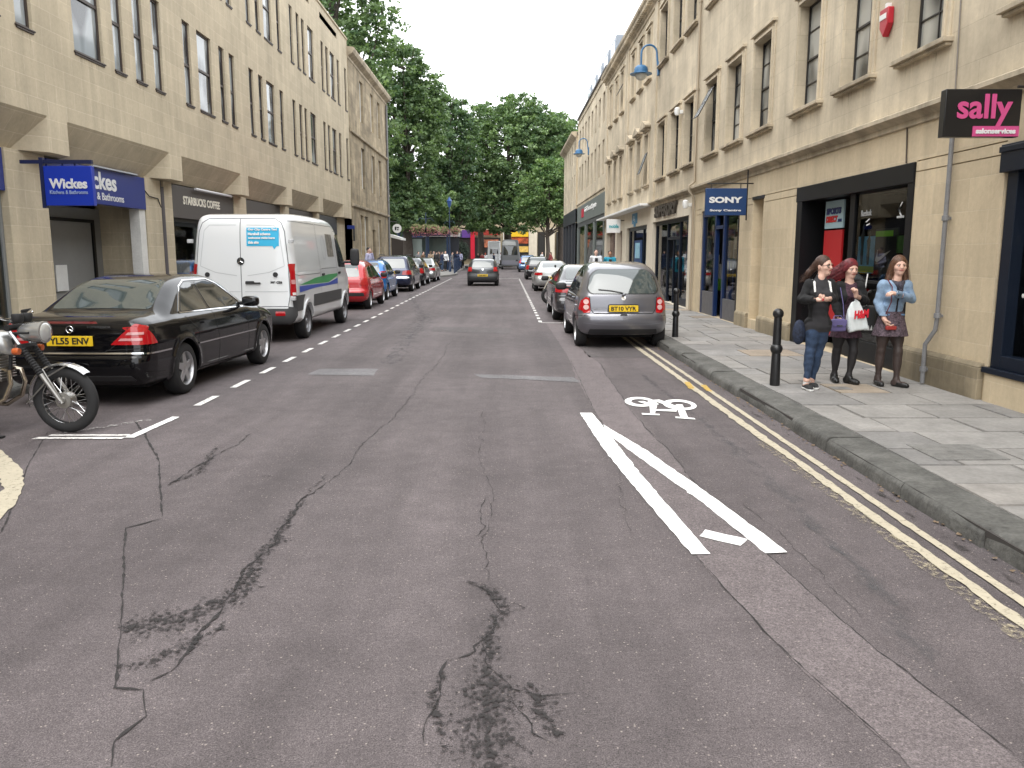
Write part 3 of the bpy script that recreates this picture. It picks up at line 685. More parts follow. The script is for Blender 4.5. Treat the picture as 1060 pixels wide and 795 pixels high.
# ---------------- right hand terrace, near building
XR = 5.15; SG = 1
A_ = thing('stone_building', 'nearest cream stone building on the right, holding the sports shop under a moulded band', 'building', (XR, -6, 0))
colsA = [(10.2, 10.85), (12.2, 12.8), (14.17, 14.8), (16.72, 17.35), (18.75, 19.35), (20.88, 21.37)]
colsA = [(a * .981, b_ * 1.010) for a, b_ in colsA]
colsA = [(1.4, 2.0), (3.6, 4.2), (5.7, 6.35), (7.95, 8.6)] + colsA + [(-.8, -.2), (-3, -2.4)]
YA, YB = -6, 22.6
z1a, z1b, z2a, z2b = 4.17, 5.93, 7.85, 9.55
hol = [(a, c, z1a, z1b) for a, c in colsA] + [(a, c, z2a, z2b) for a, c in colsA]
b = MB(); wall(b, XR, SG, YA, YB, 3.45, 10.3, hol); b.build('upper_wall', M_stR, A_, smooth=False)
gh = [(2.2, 8.58, .5, 2.74, .3), (10.45, 14.6, PZ, 2.82, .6), (16.55, 17.25, .32, 2.80, .5, True), (18.2, 21.8, PZ, 2.78, .25)]
gr = []
for zz in (2.83, 2.70):
    for (a, c) in ((YA, 2.2), (8.58, 10.45), (14.6, 16.55), (17.25, 18.2), (21.8, 22.3)): gr.append((a + .001, c - .001, zz, zz + .014, .03, True))
b = MB(); wall(b, XR, SG, YA, YB, .0, 3.45, gh + gr); b.build('ground_wall', M_stR2, A_, smooth=False)
# plinths
for (a, c, h) in ((8.62, 10.42, .53), (14.64, 16.5, .45), (17.28, 18.1, .45)):
    b = MB(); b.box(XR - .07, XR + .02, a, c, -.02, h - .05); b.prism([(XR - .07, h - .05), (XR - .035, h), (XR + .02, h), (XR + .02, h - .05)], a + .002, c - .002, 'y'); b.build('plinth', M_pli, A_, bevel=.012, smooth=False)
b = MB(); b.box(XR - .03, XR + .02, 2.2, 8.56, -.02, .44); b.build('plinth', M_stR2, A_, bevel=.01, smooth=False)
for i, (a, c) in enumerate(colsA):
    if a < 5: 
        if a < 1: continue
    for (za, zb) in ((z1a, z1b), (z2a, z2b)):
        if zb > 7 and c < 6: continue
        sash(A_, XR, SG, a, c, za, zb, .14, M_metal, M_pane, (1, 3), .03, .48, (.12, .2, .06), .13, M_stT)
cornice(A_, XR, SG, YA, YB, [(.0, 3.28), (.03, 3.29), (.03, 3.36), (.07, 3.38), (.13, 3.41), (.15, 3.42), (.15, 3.47), (.0, 3.53)], M_stT, 'string_course')
cp = [(.0, 10.0), (.04, 10.02), (.04, 10.12), (.10, 10.16), (.12, 10.25), (.22, 10.34), (.30, 10.42), (.32, 10.52), (.0, 10.6)]
cornice(A_, XR, SG, YA, YB, cp, M_stT)
shell(A_, XR, SG, YA, YB, 0, 10.3, 9, M_stR2); flat_roof(A_, XR, SG, YA, YB, 10.45, 9, M_lead)

def frame_rect(b, X, sg, y0, y1, z0, z1, w, t=.06):
    b.box(X, X + sg * t, y0, y0 + w, z0, z1); b.box(X, X + sg * t, y1 - w, y1, z0, z1)
    b.box(X + .001, X + sg * (t - .002), y0 + w, y1 - w, z0, z0 + w); b.box(X + .001, X + sg * (t - .002), y0 + w, y1 - w, z1 - w, z1)
def pane_obj(name, m, par, X, y0, y1, z0, z1, fl=1):
    b = MB(); b.quad((X, y1, z0), (X, y0, z0), (X, y0, z1), (X, y1, z1)); return b.build(name, m, par, smooth=False)
# salon shop front (nearest): navy surround, window bed
b = MB(); frame_rect(b, XR + .015, SG, 2.25, 8.55, .47, 2.74, .17, .2); b.box(XR - .05, XR + .12, 2.2, 8.6, .44, .50); b.box(XR - .045, XR + .1, 2.2, 8.61, 2.52, 2.80); b.box(XR - .06, XR + .02, 2.2, 8.62, 2.72, 2.78)
b.box(XR + .1, XR + .17, 5.3, 5.37, .6, 2.6)
b.build('shop_frame', M_navy, A_, bevel=.006, smooth=False)
b = MB(); room(b, XR + .2, XR + 2.2, 2.25, 8.55, .47, 2.74); b.build('shop_interior', M_inside2, A_, smooth=False)
pane_obj('shop_glass', M_glass, A_, XR + .14, 2.4, 8.4, .6, 2.6)
b = MB(); b.box(XR + .30, XR + .34, 4.6, 8.2, .55, 2.3); b.build('window_screen', mat('green display screen', (.12, .26, .24), .5), A_, smooth=False)
b = MB(); rd = random.Random(4)
for k in range(9): y, z, r = rd.uniform(7.9, 8.35), rd.uniform(1.2, 2.0), rd.uniform(.012, .03); b.lathe([(0, 0), (r, .001), (0, .003)], 8, (XR + .133, y, z), 'x')
b.build('window_stickers', M_white, A_, smooth=False)
# sports shop front: black lintel, black jamb, recessed door
b = MB(); b.box(XR - .03, XR + .5, 10.45, 14.62, 2.58, 2.83); b.box(XR - .02, XR + .15, 10.45, 10.6, PZ, 2.58); b.box(XR - .02, XR + .6, 14.35, 14.6, PZ, 2.58)
b.box(XR + .1, XR + .2, 12.45, 12.62, PZ, 2.58); b.box(XR + .08, XR + .2, 10.6, 12.45, PZ, .42); b.box(XR + .1, XR + .16, 10.6, 12.45, 1.27, 1.31)
b.box(XR + .9, XR + .96, 12.62, 12.7, PZ, 2.58); b.box(XR + .2, XR + .9, 12.5, 12.56, PZ, 2.58)
b.build('shop_frame', M_blk, A_, bevel=.005, smooth=False)
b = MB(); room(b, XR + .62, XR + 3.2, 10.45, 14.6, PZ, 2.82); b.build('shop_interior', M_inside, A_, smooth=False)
sg_ = pane_obj('shop_glass', glass('dark shop glass', (.92, .95, .94), .05), A_, XR + .13, 10.6, 12.45, .42, 2.58)
XQ = XR + .125
def wpt(px, py, X=XQ): return onx(X, px, py)
def wtext(s, px, py, h, m, par, X=XQ, w_=None, bold=0, **k):
    y, z = onx(X, px, py); return text(s, h, (X, y, z), 'right', m, par, w_, bold, **k)
M_ltr = mat('white vinyl lettering', (.7, .7, .7), .6)
wtext('Reebok', 891.5, 224, .085, mat('grey vinyl lettering', (.42, .42, .42), .6), A_, w_=.34)
wtext('umbro', 928.5, 226, .045, M_ltr, A_, w_=.19)
b = MB()   # double diamond over umbro, small delta mark under the other word
y, z = wpt(929.5, 217)
for k, s in enumerate((.10, .05)):
    o_ = [(y, z), (y - s * 1.1, z + s), (y - s * 1.1 - .02, z + s - .014), (y - .035, z), (y - s * 1.1 - .02, z - s + .014), (y - s * 1.1, z - s)]; b.prism(o_, XQ - .004, XQ - .0002 - k * .0005, 'x')
y, z = wpt(896, 230)
b.prism([(y, z), (y - .12, z + .05), (y - .13, z + .035), (y - .05, z)], XQ - .004, XQ, 'x'); b.prism([(y - .03, z - .04), (y - .14, z - .02), (y - .15, z - .035), (y - .05, z - .055)], XQ - .004, XQ, 'x')
b.build('window_emblem', M_ltr, A_, smooth=False)
# posters hanging behind the glass
XP = XR + .17
def poster(name, px0, py0, px1, py1, m, X=XP):
    y0, z0 = onx(X, px0, py0); y1, z1 = onx(X, px1, py1); b = MB(); b.box(X, X + .02, y0, y1, z0, z1); return b.build(name, m, A_, smooth=False), (y0, z0, y1, z1)
p1, (y0, z0, y1, z1) = poster('poster', 889, 245, 903.5, 283, mat('sky blue poster', (.16, .45, .75), .5, nz=(9, .25)))
b = MB(); b.box(XP - .004, XP - .0005, y0 + .004, y1 - .004, z1 + (.01 if z1 < z0 else 0), min(z0, z1) + .1)
b.build('poster_grass', mat('poster green', (.28, .42, .08), .5), p1, smooth=False)
b = MB()
for (fx, fh) in ((.3, .62), (.68, .5)):
    yy = y0 + (y1 - y0) * fx; zb = min(z0, z1) + .12; b.lathe([(.018, 0), (.03, fh * .25), (.022, fh * .4), (.035, fh * .7), (.012, fh * .82), (.022, fh * .88), (.0, fh)], 8, (XP - .004, yy, zb))
b.build('poster_figures', mat('poster figure', (.09, .11, .12), .6), p1)
p2, (y0, z0, y1, z1) = poster('poster', 907, 237, 926, 289, mat('charcoal poster', (.022, .024, .028), .4))
y0, z0 = onx(XP, 907, 243); y1, z1 = onx(XP, 925, 239)
b = MB(); b.box(XP - .006, XP - .001, y0, y1, z0 - .03, z0 + .05); b.build('poster_band', mat('lime green', (.22, .60, .04), .5), p2, smooth=False)
sw = [(420, 470), (410, 500), (405, 530), (420, 542), (450, 522), (500, 478), (548, 434), (500, 458), (455, 488), (432, 496), (424, 492), (428, 430)]
sw = [onx(XP - .006, 860 + x / 8.833, 210 + yy / 8.833) for x, yy in sw]
b = MB(); b.prism(sw, XP - .008, XP - .002, 'x'); b.build('swoosh_mark', M_ltr, p2, smooth=False)
p3, (y0, z0, y1, z1) = poster('poster', 928.5, 244, 936, 262, mat('green photo poster', (.08, .20, .06), .5, nz=(14, .4)))
# tall sign panel in the entrance recess
XS = XR + .22
y0, z0 = onx(XS, 853.5, 237); y1, z1 = onx(XS, 874, 206)
b = MB(); b.box(XS, XS + .03, y0, y1, z0, z1); sgp = b.build('door_sign', mat('pale blue sign', (.33, .46, .50), .5), A_, smooth=False)
yw = abs(y0 - y1)
text('SPORTS', .105, (XS - .004, max(y0, y1) - .06, z1 - .22), 'right', mat('navy lettering', (.01, .02, .12), .5), sgp, yw * .8, .006, italic=.1)
text('DIRECT', .105, (XS - .004, max(y0, y1) - .06, z1 - .35), 'right', mat('red lettering', (.5, .01, .01), .5), sgp, yw * .62, .006, italic=.1)
text('.com', .05, (XS - .004, max(y0, y1) - .06 - yw * .65, z1 - .35), 'right', mat('navy lettering', (.01, .02, .12), .5), sgp, yw * .2, .002)
b = MB(); b.box(XS, XS + .03, y0, y1, .35, z0 - .03); rp = b.build('door_panel', mat('red panel', (.42, .012, .015), .45), A_, smooth=False)
ym = (y0 + y1) / 2; b = MB()
b.tube([(XS - .02, ym - yw * .3, 1.25), (XS - .02, ym + yw * .3, 1.25), (XS - .02, ym + yw * .3, 1.45), (XS - .02, ym - yw * .3, 1.45)], .008, 6, True); b.build('panel_outline', mat('pink line', (.6, .25, .25), .5), rp)
# clothes rails inside, dim shapes seen through the glass
b = MB(); b.box(XR + .9, XR + .94, 10.7, 12.4, 1.7, 2.3); b.build('back_poster', mat('brown wall graphic', (.22, .17, .13), .7, nz=(1.2, .8)), A_, smooth=False)
b = MB(); rd = random.Random(8)
for k in range(26):
    y = 10.7 + k * .14; b.box(XR + rd.uniform(1.0, 1.6), XR + 1.9, y, y + .1, .7 + rd.uniform(0, .3), 1.35 + rd.uniform(0, .1))
b.build('clothes_display', mat('assorted dark clothes', (.16, .13, .13), .9, nz=(5, .7)), A_, smooth=False)
# technology shop: deep blue frame, one closed and one open leaf
b = MB(); X = XR + .04
b.box(X, X + .12, 21.65, 21.8, PZ, 2.8); b.box(X, X + .12, 18.2, 18.32, PZ, 2.8); b.box(X, X + .11, 18.32, 21.65, 2.62, 2.8); b.box(X, X + .11, 19.62, 20.45, 2.28, 2.36)
b.box(X, X + .1, 20.38, 20.5, PZ, 2.62); b.box(X, X + .1, 19.58, 19.7, PZ, 2.62); b.build('shop_frame', M_sony, A_, bevel=.005, smooth=False)
for q in ((20.5, 21.65, PZ, .72), (18.32, 19.58, PZ, .62)): b = MB(); b.box(X + .01, X + .1, *q); b.build('stall_riser', mat('grey tile riser', (.11, .105, .11), .5, nz=(8, .2)), A_, bevel=.004, smooth=False)
pane_obj('shop_glass', M_glass, A_, X + .05, 20.5, 21.65, .72, 2.62); pane_obj('shop_glass', M_glass, A_, X + .05, 18.32, 19.58, .62, 2.62)
b = MB(); frame_rect(b, X + .3, 1, 19.74, 20.34, PZ + .02, 2.26, .09, .05); b.box(X + .3, X + .35, 19.83, 20.25, PZ + .1, .9)
dr = b.build('door', M_sony, A_, bevel=.004, smooth=False); b = MB(); b.box(X + .26, X + .3, 20.2, 20.24, .8, 1.5); b.build('handle', mat('brass', (.55, .42, .15), .35, 1), dr)
b = MB(); room(b, XR + .26, XR + 2.6, 18.2, 21.8, PZ, 2.8); b.build('shop_interior', M_inside2, A_, smooth=False)
b = MB(); rd = random.Random(2)
for (ya, yb) in ((20.6, 21.5), (18.4, 19.4)):
    for k in range(5): y = rd.uniform(ya, yb - .2); z = rd.uniform(1.3, 2.2); b.box(XR + .22, XR + .225, y, y + .2, z, z + .28)
b.build('window_notices', mat('pale notices', (.5, .52, .5), .6), A_, smooth=False)
b = MB(); b.box(XR + .35, XR + .36, 18.4, 19.5, .66, 1.0); b.box(XR + .35, XR + .36, 20.55, 21.6, .75, 1.05); b.build('window_graphic', mat('grass green graphic', (.12, .36, .04), .5, nz=(14, .5)), A_, smooth=False)
b = MB(); b.box(XR + .345, XR + .355, 18.4, 19.5, 1.0, 1.38); b.box(XR + .345, XR + .355, 20.55, 21.6, 1.05, 1.42); b.build('window_graphic', mat('pale grey graphic', (.42, .44, .46), .5), A_, smooth=False)
b = MB(); b.tube([(XR + .02, 18.26, PZ), (XR + .02, 18.26, 2.6)], .035, 8); b.build('drainpipe', M_metal, A_)
# lintel strip over the niche
b = MB(); b.box(XR - .01, XR + .1, 16.5, 17.3, 2.79, 2.85); b.build('lintel', M_metal, A_, smooth=False)

# ---------------- second building of the terrace (cornice, pediments, white shops)
B_ = thing('stone_building', 'cream stone building with pedimented windows above the white fronted shops, middle of the right terrace', 'building', (XR, 22.6, 0))
YA, YB = 22.6, 43.1
f = .981
single = [(23.4 * f, 24.15), (25.33 * f, 26.1), (27.57 * f, 28.3)]
trio1 = [(c - .36, c + .46) for c in (30.5, 32.2, 34.1)]; trio2 = [(c - .36, c + .46) for c in (37.2, 39.1, 41.2)]
al = single + trio1 + trio2
b = MB(); wall(b, XR, SG, YA, YB, 3.45, 10.3, [(a, c, z1a, z1b) for a, c in al] + [(a, c, z2a, z2b) for a, c in al]); b.build('upper_wall', M_stR, B_, smooth=False)
for a, c in al:
    for (za, zb) in ((z1a, z1b), (z2a, z2b)):
        sash(B_, XR, SG, a, c, za, zb, .14, M_metal, M_dkpane, (1, 3), .03, .48, (.12, .16, .06), .11, M_stT)
for a, c in trio1 + trio2:
    b = MB(); m_ = (a + c) / 2 - .05; b.prism([(m_ - .62, 6.13), (m_ + .62, 6.13), (m_ + .62, 6.2), (m_ + .5, 6.25), (m_, 6.42), (m_ - .5, 6.25), (m_ - .62, 6.2)], XR - .22, XR + .01, 'x'); b.box(XR - .2, XR + .01, m_ - .5, m_ + .5, 6.103, 6.128); b.build('window_hood', M_stT, B_, bevel=.01, smooth=False)
for y in (28.95, 29.25, 35.5, 36.0, 42.6): b = MB(); b.box(XR - .06, XR + .02, y - .14, y + .14, 3.5, 10.0); b.build('pilaster', M_stR, B_, bevel=.01, smooth=False)
gh = [(23.3, 29.0, PZ, 2.76, .35), (30.2, 35.3, PZ, 2.74, .35), (36.6, 38.3, PZ, 2.7, .4), (38.9, 42.3, PZ, 2.7, .4)]
b = MB(); wall(b, XR, SG, YA, YB, 0, 3.45, gh); b.build('ground_wall', M_cream, B_, smooth=False)
cornice(B_, XR, SG, YA, 29.3, [(.0, 3.28), (.03, 3.29), (.03, 3.36), (.07, 3.38), (.13, 3.41), (.15, 3.42), (.15, 3.47), (.0, 3.53)], M_stT, 'string_course')
b = MB(); b.box(XR - .42, XR + .02, 29.3, 43.3, 3.36, 3.44); b.build('canopy', M_white, B_, bevel=.01, smooth=False)
cornice(B_, XR, SG, YA, YB + .2, cp, M_stT)
b = MB(); y = YA
while y < YB: b.box(XR - .27, XR - .02, y, y + .12, 10.20, 10.30); y += .26
b.build('cornice_blocks', M_stT, B_, smooth=False)
b = MB(); b.prism([(XR + .05, 10.55), (XR + 1.5, 12.7), (XR + 8.9, 12.75), (XR + 8.9, 10.5)], 25.5, YB - .02, 'y'); b.build('mansard_roof', M_slate, B_, smooth=False)
shell(B_, XR, SG, YA, YB, 0, 10.3, 9, M_stR2); flat_roof(B_, XR, SG, YA, YB, 10.45, 9, M_lead)
# clothing shop with dark pixel lettering
b = MB(); X = XR + .12
b.box(X, X + .1, 28.85, 29.0, PZ, 2.76); b.box(X, X + .1, 23.3, 23.42, PZ, 2.76); b.box(X, X + .09, 23.42, 28.85, 2.64, 2.76)
for y in (25.0, 26.9): b.box(X, X + .1, y - .06, y + .06, PZ, 2.64)
b.box(X + .001, X + .09, 25.06, 26.84, 2.12, 2.2); b.box(X + .01, X + .08, 25.93, 25.99, PZ, 2.12)
b.box(X, X + .09, 23.42, 24.94, PZ, .35); b.box(X, X + .09, 26.96, 28.85, PZ, .35)
b.build('shop_frame', M_navy, B_, bevel=.005, smooth=False)
pane_obj('shop_glass', M_glass, B_, X + .045, 23.42, 28.85, .35, 2.64)
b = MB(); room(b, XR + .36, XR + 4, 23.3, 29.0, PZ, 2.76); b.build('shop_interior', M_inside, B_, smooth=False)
b = MB(); rd = random.Random(5)
for k in range(40): y = rd.uniform(23.5, 28.6); x = XR + rd.uniform(.8, 3); z = PZ + rd.choice([.1, .9, 1.4]); b.box(x, x + .3, y, y + rd.uniform(.15, .4), z, z + rd.uniform(.3, .7))
b.build('clothes_display', mat('mixed clothes', (.16, .12, .12), .9, nz=(2.2, .9)), B_, smooth=False)
b = MB(); b.box(XR + .3, XR + .31, 25.6, 26.6, 1.95, 2.6); bn = b.build('window_banner', mat('pale grey banner', (.30, .36, .37), .6), B_, smooth=False)
b = MB(); b.box(XR + .29, XR + .299, 25.9, 26.3, 2.15, 2.4); b.build('banner_panel', M_blk, bn, smooth=False)
M_sd = mat('dark bronze lettering', (.055, .045, .035), .5)
text('SUPERDRY', .38, (XR - .05, 28.35, 2.88), 'right', M_sd, B_, 3.6, .012, extrude=.03)
# phone shop
b = MB(); X = XR + .12
b.box(X, X + .1, 35.0, 35.3, PZ, 2.74); b.box(X, X + .1, 30.2, 30.3, PZ, 2.74); b.box(X, X + .09, 30.3, 35.0, 2.6, 2.74); b.box(X, X + .1, 31.6, 31.7, PZ, 2.6); b.box(X, X + .1, 33.9, 34.0, PZ, 2.6)
b.build('shop_frame', M_navy, B_, bevel=.005, smooth=False); pane_obj('shop_glass', M_glass, B_, X + .045, 30.3, 35.0, .3, 2.6)
b = MB(); b.box(X - .03, X - .01, 31.75, 33.6, PZ, 2.2); bd = b.build('window_graphic', mat('deep blue graphic', (.01, .05, .16), .5), B_, smooth=False)
b = MB(); b.box(X - .045, X - .032, 32.2, 33.3, 1.5, 2.1); b.box(X - .045, X - .032, 32.2, 33.3, .5, 1.1); b.build('poster', mat('pale blue poster', (.30, .55, .68), .5, nz=(3, .3)), bd, smooth=False)
b = MB(); room(b, XR + .36, XR + 4, 30.2, 42.3, PZ, 2.74); b.build('shop_interior', M_inside2, B_, smooth=False)
b = MB(); b.box(XR - .03, XR - .005, 32.4, 33.6, 2.86, 3.26); b.box(XR - .03, XR - .005, 32.8, 33.2, 2.74, 2.86); b.build('fascia_emblem', mat('mid blue emblem', (.05, .22, .38), .5), B_, smooth=False)
text('O', .2, (XR - .034, 33.2, 2.97), 'right', M_white, B_, .2); text('2', .1, (XR - .034, 32.92, 2.93), 'right', M_white, B_, .07)
b = MB(); b.box(XR + .2, XR + .26, 38.9, 42.3, PZ, 2.7); b.box(XR + .2, XR + .26, 37.4, 38.3, PZ, 2.7); b.build('shop_shutter', mat('dark red shop window', (.07, .015, .018), .2, nz=(1.5, .5)), B_, smooth=False)
b = MB(); b.box(XR + .15, XR + .21, 36.6, 37.4, PZ, 2.7); b.build('door', mat('varnished door', (.25, .16, .08), .4), B_, bevel=.01, smooth=False)
# open casements, both buildings
def casement(par, yc, z, X=XR, w_=.5, h=.8, ang=28):
    b = MB(); t = R(ang)
    def p(u, v, d): return (X - .02 - math.sin(t) * v - math.cos(t) * d * 1, yc + u, z - math.cos(t) * v + math.sin(t) * -d * 0)
    def bar_(u0, u1, v0, v1, d0=0, d1=.03):
        b.add([p(u0, v0, d0), p(u1, v0, d0), p(u1, v1, d0), p(u0, v1, d0), p(u0, v0, d1), p(u1, v0, d1), p(u1, v1, d1), p(u0, v1, d1)], [(0, 3, 2, 1), (4, 5, 6, 7), (0, 1, 5, 4), (1, 2, 6, 5), (2, 3, 7, 6), (3, 0, 4, 7)])
    bar_(-w_ / 2, -w_ / 2 + .03, 0, h); bar_(w_ / 2 - .03, w_ / 2, 0, h); bar_(-w_ / 2 + .03, w_ / 2 - .03, 0, .03); bar_(-w_ / 2 + .03, w_ / 2 - .03, h - .03, h)
    bar_(-.01, .01, .03, h - .03); bar_(-w_ / 2 + .03, w_ / 2 - .03, h / 2 - .01, h / 2 + .01, .002, .028)
    o = b.build('open_casement', M_metal, par, smooth=False)
    b = MB(); bar_(-w_ / 2 + .01, w_ / 2 - .01, .01, h - .01, .012, .018); b.build('pane', mat('casement pane reflection', (.62, .66, .68), .05, spec=1.0), o, smooth=False)  # white reflection on the open pane is put into its base colour
casement(A_, (colsA[9][0] + colsA[9][1]) / 2, 5.75); casement(B_, 30.5, 5.3, ang=20); casement(B_, 37.2, 9.0, h=.5)

# ---------------- third building: plain attic storey, grey shop front
D_ = thing('stone_building', 'plain cream building with grey boutique shop front and roof dormers, beyond the pedimented windows', 'building', (XR, 43.1, 0))
YA, YB = 43.1, 60
cd = [(43.9 + 1.98 * k, 44.8 + 1.98 * k) for k in range(8)]
b = MB(); wall(b, XR, SG, YA, YB, 4.9, 11.05, [(a, c, 5.82, 7.62) for a, c in cd] + [(a, c, 8.52, 10.04) for a, c in cd]); b.build('upper_wall', M_stR, D_, smooth=False)
for a, c in cd:
    for za, zb in ((5.82, 7.62), (8.52, 10.04)): sash(D_, XR, SG, a, c, za, zb, .16, M_metal, M_dkpane, (0, 1), .03, .5)
cornice(D_, XR, SG, YA, YB, [(0, 10.62), (.05, 10.64), (.05, 10.72), (0, 10.73)], M_stT); cornice(D_, XR, SG, YA, YB, [(0, 10.98), (.1, 11.0), (.1, 11.1), (0, 11.12)], M_lead, 'parapet_cap')
cornice(D_, XR, SG, YA + .3, YB, [(0, 5.05), (.06, 5.07), (.06, 5.13), (0, 5.16)], M_stT, 'string_course')
shell(D_, XR, SG, YA, YB, 0, 11, 9, M_stR2); flat_roof(D_, XR, SG, YA, YB, 10.95, 9, M_lead)
for k in range(5):
    y = 43.8 + k * 3.1; b = MB(); b.box(XR + .5, XR + 3, y, y + 2.1, 10.95, 12.75); d = b.build('dormer', mat('zinc dormer', (.24, .27, .31), .4, nz=(2, .1)), D_, bevel=.03, smooth=False)
    b = MB(); b.box(XR + .47, XR + .5, y + .2, y + 1.9, 11.5, 12.5); b.build('pane', mat('dormer pane', (.3, .36, .42), .1, spec=.8), d, smooth=False)
M_gsh = mat('grey green shop paint', (.155, .175, .165), .5, nz=(1, .05)); M_gdk = mat('dark slate shop paint', (.03, .034, .042), .45)
b = MB(); b.box(XR - .03, XR + .1, 43.2, 59.6, 3.78, 4.88)
for y in (43.2, 48.2, 53.4, 59.0): b.box(XR - .02, XR + .1, y, y + .6, PZ, 3.5)
b.build('shop_frame', M_gsh, D_, bevel=.01, smooth=False)
b = MB(); b.box(XR + .01, XR + .1, 43.2, 59.6, 3.50, 3.78); b.build('vent_grille', mat('grey grille', (.07, .075, .075), .6), D_, smooth=False)
b = MB(); room(b, XR + .12, XR + 4, 43.2, 59.6, PZ, 3.6); b.build('shop_interior', mat('warm shop interior', (.2, .17, .12), .9, nz=(1, .4)), D_, smooth=False)
for (a, c) in ((43.8, 48.2), (48.8, 53.4), (54, 59)): pane_obj('shop_glass', glass('pale shop glass', (.85, .9, .9), .15), D_, XR + .06, a, c, .3, 3.5)
b = MB(); rd = random.Random(9)
for k in range(30): y = rd.uniform(44, 58.5); b.box(XR + .5, XR + 1.2, y, y + rd.uniform(.1, .4), .4, rd.uniform(1.2, 3.2))
b.build('shop_display', mat('shop goods', (.38, .32, .22), .8, nz=(1.5, .8)), D_, smooth=False)
b = MB(); b.box(XR - .07, XR - .03, 54.6, 55.9, 4.05, 4.6); b.build('fascia_emblem', mat('crimson emblem', (.5, .012, .04), .5), D_, smooth=False)
text('GS boutique', .42, (XR - .04, 54.0, 4.22), 'right', M_white, D_, 7.0, .01, extrude=.02)

# ---------------- fourth building at the corner
E_ = thing('stone_building', 'narrow corner building with dark shop front at the far end of the right terrace', 'building', (XR - .1, 60, 0))
XE = XR - .1; YA, YB = 60, 72.5
ce = [(61 + 2.2 * k, 61.7 + 2.2 * k) for k in range(5)]
b = MB(); wall(b, XE, SG, YA, YB, 4.9, 10.0, [(a, c, 5.6, 7.4) for a, c in ce] + [(a, c, 8.2, 9.6) for a, c in ce]); b.build('upper_wall', M_stR, E_, smooth=False)
for a, c in ce:
    for za, zb in ((5.6, 7.4), (8.2, 9.6)): sash(E_, XE, SG, a, c, za, zb, .16, M_white, M_dkpane, (0, 1), .04, .5)
cornice(E_, XE, SG, YA, YB + .3, [(0, 9.8), (.1, 9.9), (.35, 10.1), (.38, 10.25), (0, 10.3)], M_stT)
shell(E_, XE, SG, YA, YB, 0, 10, 9, M_stR2); flat_roof(E_, XE, SG, YA, YB, 10.2, 9, M_lead)
b = MB(); b.box(XE - .04, XE + .3, 60, 72.4, 3.9, 4.88)
for y in (60, 63, 66.4, 69.5, 72): b.box(XE - .03, XE + .3, y, y + .4, PZ, 3.9)
b.build('shop_frame', M_gdk, E_, bevel=.01, smooth=False)
pane_obj('shop_glass', mat('black shop window', (.012, .014, .018), .08, spec=.8), E_, XE + .1, 60.1, 72.4, PZ, 3.9)

# ================================================================ LEFT SIDE
XL = -8.06; SL = -1
L_ = thing('stone_office_building', 'long buff block building on the left with brown slit windows over chamfered bays', 'building', (XL, -8, 0))
YA, YB = -8, 43.3; WZ1, WZ2, WZ3, WZ4 = 5.44, 7.45, 8.82, 10.84
pat1 = [(16.02, 17.15), (17.62, 18.10), (18.6, 19.1), (19.58, 20.08), (21.4, 21.9), (22.36, 23.4), (24.0, 24.46), (24.86, 25.34), (26.7, 27.16), (27.7, 28.18), (28.6, 29.56), (30.22, 30.70), (32.0, 32.46), (33.02, 33.48), (33.84, 34.3), (34.85, 35.85), (37.25, 37.75), (38.17, 38.7), (39.1, 40.05), (40.65, 41.2), (42.45, 42.97), (14.17, 14.67), (13.2, 13.7), (12.2, 12.7), (10.3, 11.4), (8.7, 9.2), (7.7, 8.2), (5.6, 6.6), (4.0, 4.5), (3, 3.5)]
b = MB(); slots = [(37.2, 40.8, 11.75, 12.0, .35, True), (31.5, 35.3, 11.75, 12.0, .35, True), (25.8, 29.6, 11.75, 12.0, .35, True)]
wall(b, XL, SL, YA, YB, 4.08, 12.35, [(a, c, WZ1, WZ2) for a, c in pat1] + [(a, c, WZ3, WZ4) for a, c in pat1] + slots, .25); b.build('upper_wall', M_stL, L_, smooth=False)
for a, c in pat1:
    wide = c - a > .7
    for za, zb in ((WZ1, WZ2), (WZ3, WZ4)):
        if zb > 8 and c < 14: continue
        sash(L_, XL, SL, a, c, za, zb, .06, M_bronze, M_paneL, (0, 0), .05, .52 if wide else .48, (.035, .03, .035), 0, M_bronze, .06, .06)
cornice(L_, XL, SL, YA, YB, [(0, 12.3), (.05, 12.32), (.05, 12.40), (0, 12.42)], M_stL, 'parapet_cap')
b = MB(); b.box(XL - .02, XL - .35, YA, YB, 11.9, 12.34); b.build('parapet', M_stL, L_, smooth=False)
teeth = [(-6.0 , -5.3), (-.7, 0), (4.45, 5.15), (9.7, 10.4), (14.88, 15.53), (20.12, 20.84), (25.42, 26.12), (30.65, 31.36), (35.8, 36.6), (41.15, 42.6)]
b = MB(); zt, zb_ = 4.08, 3.46; xi = XL - .46
for (a, c) in teeth: b.quad((XL, a, zb_), (XL, c, zb_), (XL, c, zt), (XL, a, zt))
for (a, c), (d, e) in zip(teeth, teeth[1:]):
    q0, q1 = c, d; h = .45
    b.quad((XL, q0, zt), (XL, q1, zt), (xi, q1 - h, zb_), (xi, q0 + h, zb_))
    b.quad((XL, q0, zb_), (XL, q0, zt), (xi, q0 + h, zb_)); b.quad((XL, q1, zt), (XL, q1, zb_), (xi, q1 - h, zb_))
b.quad((XL, YA, zb_), (XL, teeth[0][0], zb_), (XL, teeth[0][0], zt), (XL, YA, zt)); b.quad((XL, teeth[-1][1], zb_), (XL, YB, zb_), (XL, YB, zt), (XL, teeth[-1][1], zt))
for (a, c), (d, e) in zip([(YA, YA)] + teeth, teeth + [(YB, YB)]):
    pass
b.build('chamfered_bays', M_stL, L_, smooth=False)
b = MB(); b.box(XL - .0015, XL - 1.8, YA, YB, zb_ + .001, zb_ + .02)
for (a, c) in teeth: pass
b = MB()
prev = YA
